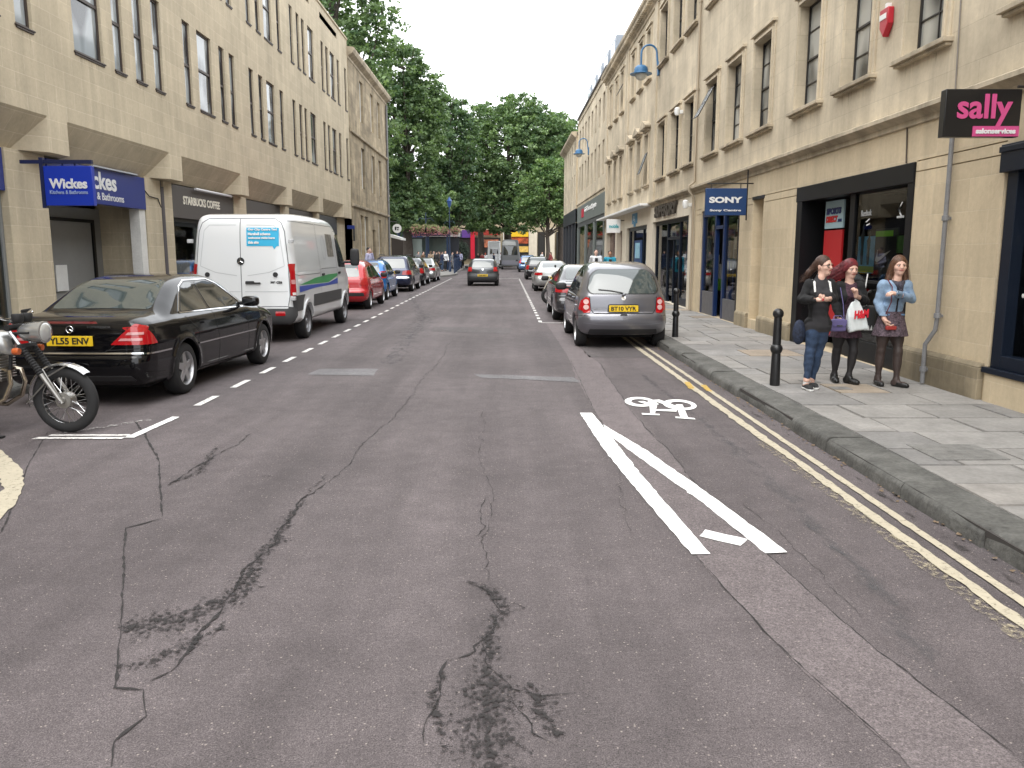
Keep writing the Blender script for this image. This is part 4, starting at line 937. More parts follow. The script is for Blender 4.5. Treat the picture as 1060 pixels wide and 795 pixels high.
for (a, c) in teeth + [(YB, YB)]:
    b.quad((XL - .46, prev, zb_ + .002), (XL - .46, a, zb_ + .002), (XL - 2.2, a, zb_ + .002), (XL - 2.2, prev, zb_ + .002))
    if c > a: b.quad((XL, a, zb_ + .001), (XL, c, zb_ + .001), (XL - 2.2, c + .0, zb_ + .001), (XL - 2.2, a, zb_ + .001))
    prev = c
for (a, c) in teeth:       # underside triangles beside each block
    for (y, s) in ((a, -1), (c, 1)): b.quad((XL, y, zb_), (XL - .46, y + s * .45, zb_), (XL - .46, y, zb_))
b.build('soffit', M_stL, L_, smooth=False)
XG = -8.42
piers = [(-6.4, -5.1), (-1.2, .1), (4.0, 5.3), (8.9, 10.3), (14.12, 15.33), (19.45, 20.33), (20.52, 21.02), (25.75, 26.95), (31.0, 32.2), (36.2, 37.4), (41.3, 43.2)]
for a, c in piers: b = MB(); b.box(XG, XG - 1.2, a, c, 0, zb_); b.build('pier', M_stL, L_, bevel=.012, smooth=False)
b = MB(); b.box(XG - .05, XG - .6, 20.34, 20.51, 0, 3.45); b.tube([(XG - .02, 20.42, .1), (XG - .02, 20.42, 3.3)], .06, 10); b.build('drainpipe', mat('brown grey pipe', (.09, .08, .085), .6), L_)
shell(L_, XL, SL, YA, YB, 0, 12.3, 12, M_stL); flat_roof(L_, XL, SL, YA, YB, 12.0, 12, M_lead)
b = MB(); b.box(XL - 2.5, XL - 3.6, 42.2, 43.0, 12.0, 13.2); b.build('roof_box', M_white, L_, smooth=False)
b = MB(); b.box(XG - .3, XG - .34, -7.9, 43.2, 0, .12); b.build('threshold', M_bed, L_, smooth=False)
M_blue = mat('shaded royal blue', (.008, .024, .18), .4); M_brown = mat('brown grey sign', (.075, .066, .06), .6)  # fascia blue is darkened: the shadow over it is put into the colour
# fascia boards, one per bay
b = MB(); b.box(XG - .03, XG - .16, 5.3, 14.1, 2.74, 3.45); b.build('fascia', M_blue, L_, bevel=.006, smooth=False)
b = MB(); b.box(XG + .02, XG - .12, 15.36, 19.42, 2.70, 3.42); fb = b.build('fascia', M_blue, L_, bevel=.006, smooth=False)
b = MB(); b.box(XG + .05, XG + .10, 16.9, 18.9, 3.43, 3.46); b.build('light_strip', mat('grey strip', (.4, .42, .45), .4), fb)
text('Wickes', .36, (XG + .025, 16.22, 3.0), 'left', M_ltr, fb, 1.78, .010); text('Kitchens & Bathrooms', .15, (XG + .025, 16.3, 2.79), 'left', M_ltr, fb, 2.0, .001)
b = MB(); b.box(XG - .02, XG - .12, 21.03, 25.72, 2.60, 3.42); fs = b.build('fascia', M_brown, L_, bevel=.006, smooth=False)
b = MB(); b.tube([(XG + .08, 22.4, 3.40), (XG + .08, 25.3, 3.40)], .035, 8); b.build('light_tube', mat('pale tube', (.6, .6, .62), .3), fs)
text('STARBUCKS COFFEE', .22, (XG - .015, 21.75, 2.96), 'left', mat('cream lettering', (.72, .68, .58), .6), fs, 2.75, .008)
for a, c in ((26.96, 31), (32.2, 36.2), (37.4, 41.3)):
    b = MB(); b.box(XG - .02, XG - .12, a, c, 2.62, 3.42); b.build('fascia', M_brown if a < 37 else M_gdk, L_, bevel=.006, smooth=False)
# shop windows behind
def shopfront(par, X, sg, y0, y1, z1, fm, muls, gm, riser=.3, fw=.1):
    b = MB(); frame_rect(b, X, sg, y0, y1, PZ - .1, z1, fw, .08)
    for y in muls: b.box(X + sg * .002, X + sg * .075, y - .04, y + .04, PZ, z1 - fw)
    b.box(X + sg * .003, X + sg * .07, y0 + fw, y1 - fw, PZ, riser); b.build('shop_frame', fm, par, smooth=False)
    b = MB(); q = X + sg * .03; b.quad((q, y0 + fw, riser), (q, y1 - fw, riser), (q, y1 - fw, z1 - fw), (q, y0 + fw, z1 - fw)); b.build('shop_glass', gm, par, smooth=False)
M_alu = mat('grey aluminium', (.22, .23, .23), .4)
shopfront(L_, XG - .12, SL, 10.32, 14.1, 2.74, M_alu, (12.2,), glass('greenish shop glass', (.85, .94, .92), .12), .3, .07)
b = MB(); room(b, XG - .3, XG - 3.5, 10.3, 14.1, PZ, 2.8); b.build('shop_interior', mat('pale showroom', (.42, .45, .43), .8), L_, smooth=False)
b = MB(); rd = random.Random(12)
for k in range(8): y = 12.6 + rd.uniform(0, 1.2); z = rd.uniform(.9, 1.7); b.box(XG - .22, XG - .23, y, y + .22, z, z + .24)
b.box(XG - .6, XG - 1.3, 12.6, 13.7, PZ, 1.0); b.build('window_notices', mat('dark notices', (.08, .1, .09), .6), L_, smooth=False)
# recessed kitchen-shop entrance
b = MB(); b.box(XG - 1.1, XG - 1.16, 15.33, 19.45, PZ, 2.7); b.build('entrance_screen', mat('pale grey board', (.25, .25, .245), .5, nz=(.8, .05)), L_, smooth=False)
b = MB(); X = XG - 1.06; b.box(X, X - .04, 16.7, 16.82, PZ, 2.45); b.box(X, X - .039, 16.82, 19.1, 2.38, 2.45); b.box(X, X - .04, 19.0, 19.1, PZ, 2.38); b.box(X, X - .04, 15.4, 15.9, PZ, 2.6); b.box(X, X - .04, 16.15, 16.35, PZ, 2.6)
b.build('door_frame', M_blk, L_, smooth=False)
b = MB(); b.box(X + .01, X - .02, 17.3, 17.75, .9, 1.45); b.build('notice_panel', M_white, L_, smooth=False)
for q in ((XG - .05, XG - .9, 15.335, 15.38, PZ, 2.7), (XG - .02, XG - .25, 19.12, 19.42, PZ, 2.7)): b = MB(); b.box(*q); b.build('reveal_panel', mat('chipped white board', (.62, .61, .58), .6, nz=(3, .12)), L_, smooth=False)
shopfront(L_, XG - .1, SL, 21.03, 25.72, 2.6, M_blk, (23.4,), glass('cafe glass', (.7, .73, .74), .16))
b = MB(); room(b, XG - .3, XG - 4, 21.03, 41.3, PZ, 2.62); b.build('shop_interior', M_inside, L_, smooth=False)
b = MB(); rd = random.Random(3)
for k in range(14): y = rd.uniform(21.2, 25.4); b.box(XG - 1.5, XG - 1.52, y, y + rd.uniform(.2, .7), rd.uniform(.9, 1.3), rd.uniform(1.6, 2.3))
b.build('wall_pictures', mat('cafe pictures', (.16, .15, .11), .7, nz=(2.0, .9)), L_, smooth=False)
for a, c in ((26.96, 31), (32.2, 36.2), (37.4, 41.3)): shopfront(L_, XG - .1, SL, a, c, 2.6, M_blk, ((a + c) / 2,), glass('cafe glass'))

# ---------------- older building on the left
O_ = thing('georgian_building', 'old weathered three storey stone building with blank tall windows, left before the trees', 'building', (XL, 43.3, 0))
YA, YB = 43.3, 56.6
c1 = [(46.7, 47.75), (50.3, 51.35), (52.95, 53.95)]
zr = [(5.28, 7.5), (8.88, 11.08)]
b = MB(); wall(b, XL, SL, YA, YB, 0, 11.8, [(a, c, z0, z1) for a, c in c1 for z0, z1 in zr] + [(45.9, 46.8, 1.6, 3.78), (47.2, 48.3, 1.6, 3.78), (49.9, 51.0, PZ, 3.1), (52.3, 53.4, 1.6, 3.78)], .3); b.build('street_wall', M_stO, O_, smooth=False)
for a, c in c1:
    for z0, z1 in zr: sash(O_, XL, SL, a, c, z0, z1, .14, M_white, mat('blind cream window', (.42, .38, .30), .5), (1, 3), .1, .5)
for a, c in ((45.9, 46.8), (47.2, 48.3), (52.3, 53.4)): sash(O_, XL, SL, a, c, 1.6, 3.78, .14, M_white, mat('blind cream window', (.42, .38, .30), .5), (1, 3), .1, .5)
b = MB(); b.box(XL - .2, XL - .26, 49.9, 51, PZ, 3.1); b.build('door', mat('dark brown door', (.05, .035, .025), .5), O_, smooth=False)
cornice(O_, XL, SL, YA, YB + .2, [(0, 11.45), (.05, 11.5), (.05, 11.6), (.3, 11.75), (.36, 11.9), (.36, 12.0), (0, 12.05)], M_stT)
cornice(O_, XL, SL, YA, YB + .05, [(0, 7.86), (.12, 7.9), (.14, 8.0), (0, 8.05)], M_stT, 'string_course'); cornice(O_, XL, SL, YA, YB + .05, [(0, 4.1), (.12, 4.14), (.14, 4.25), (0, 4.3)], M_stT, 'string_course')
b = MB(); b.box(XL + .03, XL - .1, 43.3, 43.9, 0, 11.4); b.build('corner_pier', M_stO, O_, smooth=False)
shell(O_, XL, SL, YA, YB, 0, 11.9, 11, M_stO); flat_roof(O_, XL, SL, YA, YB, 11.9, 11, M_lead)
b = MB(); b.tube([(XL + .08, 56.4, .1), (XL + .08, 56.4, 11.4)], .07, 8); b.build('drainpipe', M_pipe, O_)
b = MB(); b.box(XL - 1.2, XL - 2.2, 44.0, 46.4, 11.9, 13.3); b.build('dormer', mat('pale zinc', (.5, .52, .54), .5), O_, bevel=.03, smooth=False)
# ================================================================ SOLIDS FROM DISTANCE FIELDS (vehicle shells, bodies)
def surfnet(fn, lo, hi, h, chunk=400000):
    """closed surface of fn(P)<0 on a grid; vertices pulled onto the surface"""
    lo = np.array(lo, float) - 2 * h; n = np.ceil((np.array(hi) + 2 * h - lo) / h).astype(int) + 1
    ax = [lo[i] + h * np.arange(n[i]) for i in range(3)]
    Fv = np.empty(n, np.float32); per = max(1, chunk // (n[1] * n[2]))
    for i in range(0, n[0], per):
        g = np.stack(np.meshgrid(ax[0][i:i + per], ax[1], ax[2], indexing='ij'), -1).reshape(-1, 3)
        Fv[i:i + per] = fn(g).reshape(-1, n[1], n[2])
    S = Fv < 0; c = [slice(0, -1), slice(1, None)]
    cnt = sum(S[c[a], c[b], c[d]].astype(np.int8) for a in (0, 1) for b in (0, 1) for d in (0, 1))
    cell = (cnt > 0) & (cnt < 8); idx = -np.ones(cell.shape, np.int64); I = np.argwhere(cell); idx[cell] = np.arange(len(I))
    acc = np.zeros((len(I), 3)); ct = np.zeros(len(I))
    cor = [(a, b, d) for a in (0, 1) for b in (0, 1) for d in (0, 1)]
    for p in cor:
        for a in range(3):
            if p[a]: continue
            q = list(p); q[a] = 1
            f0 = Fv[I[:, 0] + p[0], I[:, 1] + p[1], I[:, 2] + p[2]]; f1 = Fv[I[:, 0] + q[0], I[:, 1] + q[1], I[:, 2] + q[2]]
            m = (f0 < 0) != (f1 < 0); t = np.where(m, f0 / np.where(m, f0 - f1, 1), 0)
            pos = np.tile(np.array(p, float), (len(I), 1)); pos[:, a] += t
            acc += pos * m[:, None]; ct += m
    V = (I + acc / ct[:, None]) * h + lo
    faces = []
    for a in range(3):
        b, d = (a + 1) % 3, (a + 2) % 3
        s0 = [slice(None)] * 3; s1 = [slice(None)] * 3; s0[a] = slice(0, -1); s1[a] = slice(1, None)
        A, B = S[tuple(s0)], S[tuple(s1)]; E = np.argwhere(A != B); E = E[(E[:, b] > 0) & (E[:, d] > 0) & (E[:, b] < n[b] - 1) & (E[:, d] < n[d] - 1)]
        fl = A[E[:, 0], E[:, 1], E[:, 2]]
        def ci(db, dd):
            K = E.copy(); K[:, b] -= db; K[:, d] -= dd; return idx[K[:, 0], K[:, 1], K[:, 2]]
        q = np.stack([ci(1, 1), ci(0, 1), ci(0, 0), ci(1, 0)], 1); q[~fl] = q[~fl][:, ::-1]; faces.append(q)
    Fc = np.concatenate(faces); Fc = Fc[(Fc >= 0).all(1)]
    for _ in range(2):
        f = fn(V); g = grad(fn, V, h * .25); V = V - g * np.clip(f, -h, h)[:, None] / np.maximum((g * g).sum(1), .3)[:, None]
    return V, Fc
def grad(fn, P, e):
    g = np.empty_like(P)
    for a in range(3):
        d = np.zeros(3); d[a] = e; g[:, a] = (fn(P + d) - fn(P - d)) / (2 * e)
    return g
def field_obj(name, fn, lo, hi, h, m, parent=None, V=None, Fc=None, nrm=True):
    if V is None: V, Fc = surfnet(fn, lo, hi, h)
    me = bpy.data.meshes.new(name); me.from_pydata(V.tolist(), [], Fc.tolist()); me.update(); me.materials.append(m); me.shade_smooth()
    if nrm:
        g = grad(fn, V, h * .6); g /= np.maximum(np.linalg.norm(g, axis=1), 1e-6)[:, None]; me.normals_split_custom_set_from_vertices(g.tolist())
    o = bpy.data.objects.new(name, me); C.objects.link(o); o.parent = parent; return o
def smax(a, b, r): h = np.maximum(r - np.abs(a - b), 0) / r; return np.maximum(a, b) + h * h * r * .25
def smin(a, b, r): h = np.maximum(r - np.abs(a - b), 0) / r; return np.minimum(a, b) - h * h * r * .25
def catmull(pts, n=6):
    pts = [np.array(p, float) for p in pts]; out = []
    for i in range(len(pts) - 1):
        p0 = pts[max(i - 1, 0)]; p1, p2 = pts[i], pts[i + 1]; p3 = pts[min(i + 2, len(pts) - 1)]
        for k in range(n):
            t = k / n; out.append(.5 * ((2 * p1) + (-p0 + p2) * t + (2 * p0 - 5 * p1 + 4 * p2 - p3) * t * t + (-p0 + 3 * p1 - 3 * p2 + p3) * t ** 3))
    out.append(pts[-1]); return np.array(out)
class Car:
    def __init__(s, prof, Wx, Wz, belt, wb, slope, wheels, Rt, Ra, r=.12, cr=.06, cf=.10, zb=.19, tw=.2, shoulder=.02, flare=.018):
        s.L = max(p[0] for p in prof); s.H = max(p[1] for p in prof); s.Wx = Wx; s.Wz = Wz; s.belt = belt; s.wb = wb; s.slope = slope
        s.wheels = wheels; s.Rt = Rt; s.Ra = Ra; s.r = r; s.cr = cr; s.cf = cf; s.tw = tw; s.flare = flare; s.zb = zb
        P = catmull(prof, 5); P = np.vstack([P, [[s.L - .6, zb], [.6, zb]]])
        g = .0125; s.g = g; s.x0 = -.5; s.z0 = 0.0
        X, Z = np.meshgrid(np.arange(-.5, s.L + .5, g), np.arange(0, s.H + .5, g), indexing='ij'); q = np.stack([X.ravel(), Z.ravel()], 1)
        D = np.full(len(q), 1e9); ins = np.zeros(len(q), bool); n = len(P)
        for i in range(n):
            a, b = P[i], P[(i + 1) % n]; e = b - a; w_ = q - a; t = np.clip((w_ @ e) / max(e @ e, 1e-9), 0, 1); d = w_ - t[:, None] * e; D = np.minimum(D, (d * d).sum(1))
            c = ((a[1] > q[:, 1]) != (b[1] > q[:, 1])); dy = b[1] - a[1]
            if abs(dy) > 1e-12: c &= q[:, 0] < (b[0] - a[0]) * (q[:, 1] - a[1]) / dy + a[0]; ins ^= c
        s.D = (np.sqrt(D) * np.where(ins, -1, 1)).reshape(X.shape)
        s.maxw = max(w_ for _, w_ in Wx)
    def W(s, x, z):
        wx = np.interp(x, [p[0] for p in s.Wx], [p[1] for p in s.Wx]); wz = np.interp(z, [p[0] for p in s.Wz], [p[1] for p in s.Wz])
        low = wx * wz; k = wx / s.maxw
        up = s.wb * k - (z - s.belt) * s.slope; t = np.clip((z - s.belt + .04) / .08, 0, 1); t = t * t * (3 - 2 * t)
        w_ = low * (1 - t) + np.minimum(low, up) * t
        for xw in s.wheels:
            d = np.hypot(x - xw, z - s.Rt); w_ = w_ + s.flare * np.exp(-((d - s.Ra) / .05) ** 2) * (z < s.belt)
        return w_
    def __call__(s, P):
        x, y, z = P[:, 0], np.abs(P[:, 1]), P[:, 2]; t = np.clip((x / s.L - .3) / .4, 0, 1); t = t * t * (3 - 2 * t)
        xs = x - s.cr * y * y * (1 - t) + s.cf * y * y * t
        u = np.clip((xs - s.x0) / s.g, 0, s.D.shape[0] - 1.001); v = np.clip((z - s.z0) / s.g, 0, s.D.shape[1] - 1.001); i = u.astype(int); j = v.astype(int); u = u - i; v = v - j
        D = s.D; a = (D[i, j] * (1 - u) + D[i + 1, j] * u) * (1 - v) + (D[i, j + 1] * (1 - u) + D[i + 1, j + 1] * u) * v
        q = (y - s.W(x, z)) * np.where(z > s.belt, 1 / math.hypot(1, s.slope), 1)
        f = smax(a, q, s.r)
        for xw in s.wheels:
            c = np.maximum(np.hypot(x - xw, z - s.Rt) - s.Ra, (s.maxw - .30) - y); f = smax(f, -c, .02)
        return f
    def hit(s, axis, U, off=0.0):
        """U (n,2) in the projection plane -> surface points"""
        n = len(U); P = np.zeros((n, 3))
        if axis in ('R', 'L'): P[:, 0] = U[:, 0]; P[:, 2] = U[:, 1]; k = 1; a0, a1 = (-1.35, 0) if axis == 'R' else (1.35, 0)
        elif axis == 'back': P[:, 1] = U[:, 0]; P[:, 2] = U[:, 1]; k = 0; a0, a1 = -.3, s.L * .45
        elif axis == 'front': P[:, 1] = U[:, 0]; P[:, 2] = U[:, 1]; k = 0; a0, a1 = s.L + .3, s.L * .55
        else: P[:, 0] = U[:, 0]; P[:, 1] = U[:, 1]; k = 2; a0, a1 = s.H + .3, .35
        M = 70; T = np.full(n, np.nan); pv = None
        for i in range(M + 1):
            a = a0 + (a1 - a0) * i / M; P[:, k] = a; f = s(P); m = (f < 0) & np.isnan(T)
            T[m] = i; 
            if not np.isnan(T).any(): break
        T = np.where(np.isnan(T), M, T); lo = a0 + (a1 - a0) * (T - 1) / M; hi = a0 + (a1 - a0) * T / M
        for _ in range(14):
            md = (lo + hi) / 2; P[:, k] = md; f = s(P); lo = np.where(f > 0, md, lo); hi = np.where(f > 0, hi, md)
        s.ok = (T < M) & (T > 0)
        if k == 1: s.ok &= np.abs(lo) > s.maxw * .45
        P[:, k] = lo; g = grad(s, P, .01); g /= np.maximum(np.linalg.norm(g, axis=1), 1e-6)[:, None]
        return P + g * off, g
def rounded(poly, r=.04, n=5):
    out = []; m = len(poly)
    for i in range(m):
        p = np.array(poly[i], float); a = np.array(poly[i - 1], float) - p; b = np.array(poly[(i + 1) % m], float) - p
        la, lb = np.linalg.norm(a), np.linalg.norm(b); d = min(r, la * .45, lb * .45); A = p + a / la * d; B = p + b / lb * d
        for k in range(n + 1): t = k / n; out.append(tuple((1 - t) ** 2 * A + 2 * t * (1 - t) * p + t * t * B))
    return out
def patch(name, car, axis, poly, m, parent, off=.006, rnd=.04, res=.07, skirt=.012):
    if rnd: poly = rounded(poly, rnd)
    # resample the rim
    rim = []
    for a, b in zip(poly, poly[1:] + poly[:1]):
        k = max(1, int(math.dist(a, b) / res))
        for i in range(k): rim.append((a[0] + (b[0] - a[0]) * i / k, a[1] + (b[1] - a[1]) * i / k))
    xs = [p[0] for p in rim]; zs = [p[1] for p in rim]; inner = []
    def inside(x, z):
        c = False
        for a, b in zip(rim, rim[1:] + rim[:1]):
            if (a[1] > z) != (b[1] > z) and x < (b[0] - a[0]) * (z - a[1]) / (b[1] - a[1]) + a[0]: c = not c
        return c
    x = min(xs) + res * .5
    while x < max(xs):
        z = min(zs) + res * .5
        while z < max(zs):
            if inside(x, z) and min(math.hypot(x - p[0], z - p[1]) for p in rim) > res * .35: inner.append((x, z))
            z += res
        x += res
    pts = [Vector(p) for p in rim + inner]; n = len(rim)
    vv, _, ff, ov, _, _ = delaunay_2d_cdt(pts, [(i, (i + 1) % n) for i in range(n)], [], 1, 1e-5)
    U = np.array([(v.x, v.y) for v in vv]); P, g = car.hit(axis, U, off); car.ok_ = car.ok.copy()
    F_ = [tuple(f) for f in ff]; bm = bmesh.new(); vs = [bm.verts.new(p) for p in P]
    for f in F_:
        if not all(car.ok_[i] for i in f): continue
        try: bm.faces.new([vs[i] for i in f])
        except ValueError: pass
    bm.normal_update(); bm.verts.ensure_lookup_table()
    if sum(f.normal.dot(Vector(g[f.verts[0].index])) for f in bm.faces) < 0:
        for f in bm.faces: f.normal_flip()
    nrm = {v: Vector(g[v.index]) for v in bm.verts}
    be = [e for e in bm.edges if len(e.link_faces) == 1]
    if skirt:
        dn = {}
        for e in be:
            for v in e.verts:
                if v not in dn: dn[v] = bm.verts.new(v.co - nrm[v] * skirt)
        for e in be:
            f = e.link_faces[0]; L_ = [l.vert for l in f.loops]; a, b = e.verts; i = L_.index(a)
            if L_[(i + 1) % len(L_)] != b: a, b = b, a
            bm.faces.new((b, a, dn[a], dn[b]))
    me = bpy.data.meshes.new(name); bm.to_mesh(me); bm.free(); me.materials.append(m); me.shade_smooth(); me.set_sharp_from_angle(angle=R(50))
    o = bpy.data.objects.new(name, me); C.objects.link(o); o.parent = parent; return o
def seam(name, car, axis, pts, w_, m, parent, off=.003, step=.05, closed=False, h=.0):
    if closed: pts = list(pts) + [pts[0]]
    Q = []
    for a, b in zip(pts, pts[1:]):
        k = max(1, int(math.dist(a, b) / step))
        for i in range(k): Q.append((a[0] + (b[0] - a[0]) * i / k, a[1] + (b[1] - a[1]) * i / k))
    Q.append(pts[-1]); A = []; B = []
    for i, p in enumerate(Q):
        a = Q[max(0, i - 1)]; c = Q[min(len(Q) - 1, i + 1)]
        if closed and i in (0, len(Q) - 1): a, c = Q[-2], Q[1]
        d = math.dist(a, c) or 1; nx, nz = -(c[1] - a[1]) / d, (c[0] - a[0]) / d
        A.append((p[0] + nx * w_ / 2, p[1] + nz * w_ / 2)); B.append((p[0] - nx * w_ / 2, p[1] - nz * w_ / 2))
    P, g = car.hit(axis, np.array(A + B), off); n = len(Q); f = [(i, i + 1, n + i + 1, n + i) for i in range(n - 1)]
    V = P.tolist()
    if h:
        V += (P - g * h).tolist(); m_ = 2 * n
        f += [(i, m_ + i, m_ + i + 1, i + 1) for i in range(n - 1)] + [(n + i, n + i + 1, m_ + n + i + 1, m_ + n + i) for i in range(n - 1)]
    me = bpy.data.meshes.new(name); me.from_pydata(V, [], f); me.update()
    if sum(np.dot(np.array(me.polygons[k].normal), g[k]) for k in range(n - 1)) < 0: me.flip_normals()
    me.materials.append(m); me.shade_smooth(); me.set_sharp_from_angle(angle=R(50)); o = bpy.data.objects.new(name, me); C.objects.link(o); o.parent = parent; return o
def blob(name, c, rx, ry, rz, m, parent, e=.6, n=14, rot=0):
    vs = []; fs = []
    sg = lambda v: math.copysign(abs(v) ** e, v)
    for i in range(n + 1):
        t = -math.pi / 2 + math.pi * i / n
        for k in range(n * 2):
            p = 2 * math.pi * k / (n * 2); x, y, z = rx * sg(math.cos(t)) * sg(math.cos(p)), ry * sg(math.cos(t)) * sg(math.sin(p)), rz * sg(math.sin(t))
            vs.append((c[0] + x * math.cos(rot) - y * math.sin(rot), c[1] + x * math.sin(rot) + y * math.cos(rot), c[2] + z))
    for i in range(n):
        for k in range(n * 2): fs.append((i * n * 2 + k, i * n * 2 + (k + 1) % (n * 2), (i + 1) * n * 2 + (k + 1) % (n * 2), (i + 1) * n * 2 + k))
    me = bpy.data.meshes.new(name); me.from_pydata(vs, [], fs); me.update(); me.materials.append(m); me.shade_smooth()
    o = bpy.data.objects.new(name, me); C.objects.link(o); o.parent = parent; return o
# ---------------- car materials
def paint(name, col, metal=.5, rough=.28, coat=1.0, spec=None): return mat(name, col, rough, metal, coat, spec=spec)
M_tyre = mat('tyre rubber', (.017, .017, .018), .8, bump=(40, .2)); M_rim = mat('alloy', (.50, .50, .51), .32, .8); M_rimd = mat('steel wheel grey', (.22, .22, .23), .4, .6)
M_cglass = mat('car window glass', (.018, .024, .024), .03, spec=.9, coat=.6); M_cglp = mat('paler car window glass', (.05, .065, .065), .04, spec=.9, coat=.6)
M_red = mat('red lamp', (.42, .008, .012), .12, coat=1); M_redp = mat('pinkish clear lamp', (.62, .30, .30), .1, coat=1); M_clear = mat('clear lamp', (.75, .74, .72), .1, coat=1)
M_amb = mat('amber lens', (.75, .2, .02), .2, coat=1)
M_chr = mat('chrome', (.75, .75, .76), .12, 1); M_trim = mat('black plastic trim', (.02, .02, .021), .6); M_seam = mat('panel gap', (.006, .006, .006), .8); M_gapw = mat('panel gap on white', (.14, .15, .16), .7)
M_plate = mat('yellow number plate', (.78, .52, .02), .4); M_pltx = mat('plate black', (.012, .012, .012), .5); M_plw = mat('white number plate', (.8, .8, .78), .4); M_under = mat('underbody', (.012, .012, .012), .9)
_wh = {}
def wheel(parent, x, y, car, style=5, rim=None):
    R_, w_ = car.Rt, car.tw; rr = R_ * .66; rim = rim or M_rim; sgn = 1 if y > 0 else -1; key = (R_, w_, style, rim.name, sgn)
    if key not in _wh:
        b = MB(); q = w_ / 2
        b.lathe([(rr * .96, -q + .012), (rr, -q), (R_ - .045, -q - .004), (R_ - .015, -q + .012), (R_, -q + .04), (R_, q - .04), (R_ - .015, q - .012), (R_ - .045, q + .004), (rr, q), (rr * .96, q - .012)], 40, axis='y', caps=False)
        ty = b.build('wheel', M_tyre, None, angle=50)
        b = MB(); o = sgn * (q - .02); i_ = sgn * (q - .075)
        b.lathe([(rr * .99, sgn * (q - .004)), (rr * .97, sgn * (q - .002)), (rr * .90, o - sgn * .012), (rr * .88, -sgn * q * .8)], 40, axis='y', caps=False)
        if style == 0:
            b.lathe([(.0, o), (.05, o), (.06, o - sgn * .02), (rr * .55, o - sgn * .035), (rr * .62, o - sgn * .01), (rr * .92, o - sgn * .02)], 32, axis='y', caps=False)
        else:
            b.lathe([(0, o + sgn * .004), (.03, o + sgn * .004), (.055, o - sgn * .008), (.06, i_)], 20, axis='y')
            for k in range(style):
                t = 2 * math.pi * k / style + .3; c, s_ = math.cos(t), math.sin(t); n1, n2 = (.034, .05) if style <= 6 else (.016, .024)
                def P(r, d, yy): return (c * r - s_ * d, yy, s_ * r + c * d)
                r0, r1 = .04, rr * .93
                v = [P(r0, -n2, o), P(r0, n2, o), P(r1, n1, o - sgn * .006), P(r1, -n1, o - sgn * .006), P(r0, -n2, i_), P(r0, n2, i_), P(r1, n1 * .9, i_), P(r1, -n1 * .9, i_)]
                fs = [(0, 1, 2, 3), (7, 6, 5, 4), (0, 4, 5, 1), (1, 5, 6, 2), (2, 6, 7, 3), (3, 7, 4, 0)]; b.add(v, fs if sgn < 0 else [f[::-1] for f in fs])
        ri = b.build('rim', rim, ty, world=False, bevel=.004 if style else 0)
        b = MB(); b.lathe([(0, i_ - sgn * .02), (rr * .86, i_ - sgn * .02)], 24, axis='y', caps=False); b.build('brake_disc', mat('brake disc', (.06, .055, .05), .5, .6), ty, world=False)
        _wh[key] = ty; w = ty
    else: w = copy_tree(_wh[key])
    w.parent = parent; w.location = (x, y, R_); return w
def ltext(s, size, org, xd, yd, m, parent, width=None, bold=0, extrude=.002, name='lettering'):
    return_ = text(s, size, org, (Vector(xd), Vector(yd)), m, None, width, bold, name, extrude); return_.parent = parent; return return_
def plate(parent, car, z, s, y0=0, w_=.52, h=.112, m=None, off=.012, tilt=0, txt=True, axis='back'):
    P, g = car.hit(axis, np.array([[y0, z]])); x = P[0][0]; sg_ = -1 if axis == 'back' else 1
    b = MB(); b.box(x + sg_ * off, x + sg_ * (off + .01), y0 - w_ / 2, y0 + w_ / 2, z - h / 2, z + h / 2); pl = b.build('number_plate', m or M_plate, parent, bevel=.003, world=False)
    if txt and s: ltext(s, h * .66, (x + sg_ * (off + .011), y0 + w_ * .43 * -sg_ , z - h * .33), (0, sg_, 0), (0, 0, 1), M_pltx, pl, w_ * .86, .0022)
    return pl
def make_car(car, body_m, label, loc, rz=0, h=.03, cat='car', name='parked_car', style=5, rim=None, group=None, wheels_y=None):
    o = thing(name, label, cat, (loc[0], loc[1], 0), R(90) + rz, group)
    V, Fc = surfnet(car, (-.12, -car.maxw - .05, car.zb - .05), (car.L + .1, car.maxw + .05, car.H + .05), h)
    field_obj('body', car, None, None, h, body_m, o, V, Fc)
    b = MB(); b.box(.5, car.L - .5, -.6, .6, car.zb - .03, car.zb + .02); b.build('underbody', M_under, o, world=False)
    yy = wheels_y or car.maxw - car.tw / 2 - .02
    for x in car.wheels:
        for s_ in (1, -1): wheel(o, x, s_ * yy, car, style, rim)
    return o

# ================================================================ VEHICLES
SED = dict(Wz=[(.15, .91), (.3, .975), (.5, 1), (.7, .998), (.85, .975), (1.0, .94)], belt=.94, wb=.80, slope=.50, r=.13, cr=.07, cf=.11, zb=.19)
def sedan(sx=1, sz=1, maxw=.865, **k):
    prof = [(.12, .24), (.03, .33), (-.01, .44), (.0, .56), (.035, .60), (.05, .72), (.06, .86), (.10, .95), (.22, .995), (.45, 1.015), (.64, 1.035), (.90, 1.17), (1.22, 1.33), (1.55, 1.405), (2.0, 1.43), (2.4, 1.41), (2.72, 1.32), (3.05, 1.15), (3.36, .985), (3.7, .94), (4.1, .87), (4.36, .78), (4.48, .66), (4.52, .50), (4.50, .38), (4.40, .24)]
    d = dict(SED); d.update(k); q = dict(wheels=(1.02 * sx, 3.735 * sx), Rt=.315, Ra=.36)
    q.update({a: d.pop(a) for a in ('wheels', 'Rt', 'Ra') if a in d})
    Wx = [(0, maxw - .07), (.3 * sx, maxw - .02), (.9 * sx, maxw), (3.6 * sx, maxw), (4.2 * sx, maxw - .04), (4.52 * sx, maxw - .13)]
    return Car([(x * sx, z * sz) for x, z in prof], Wx, **d, **q)
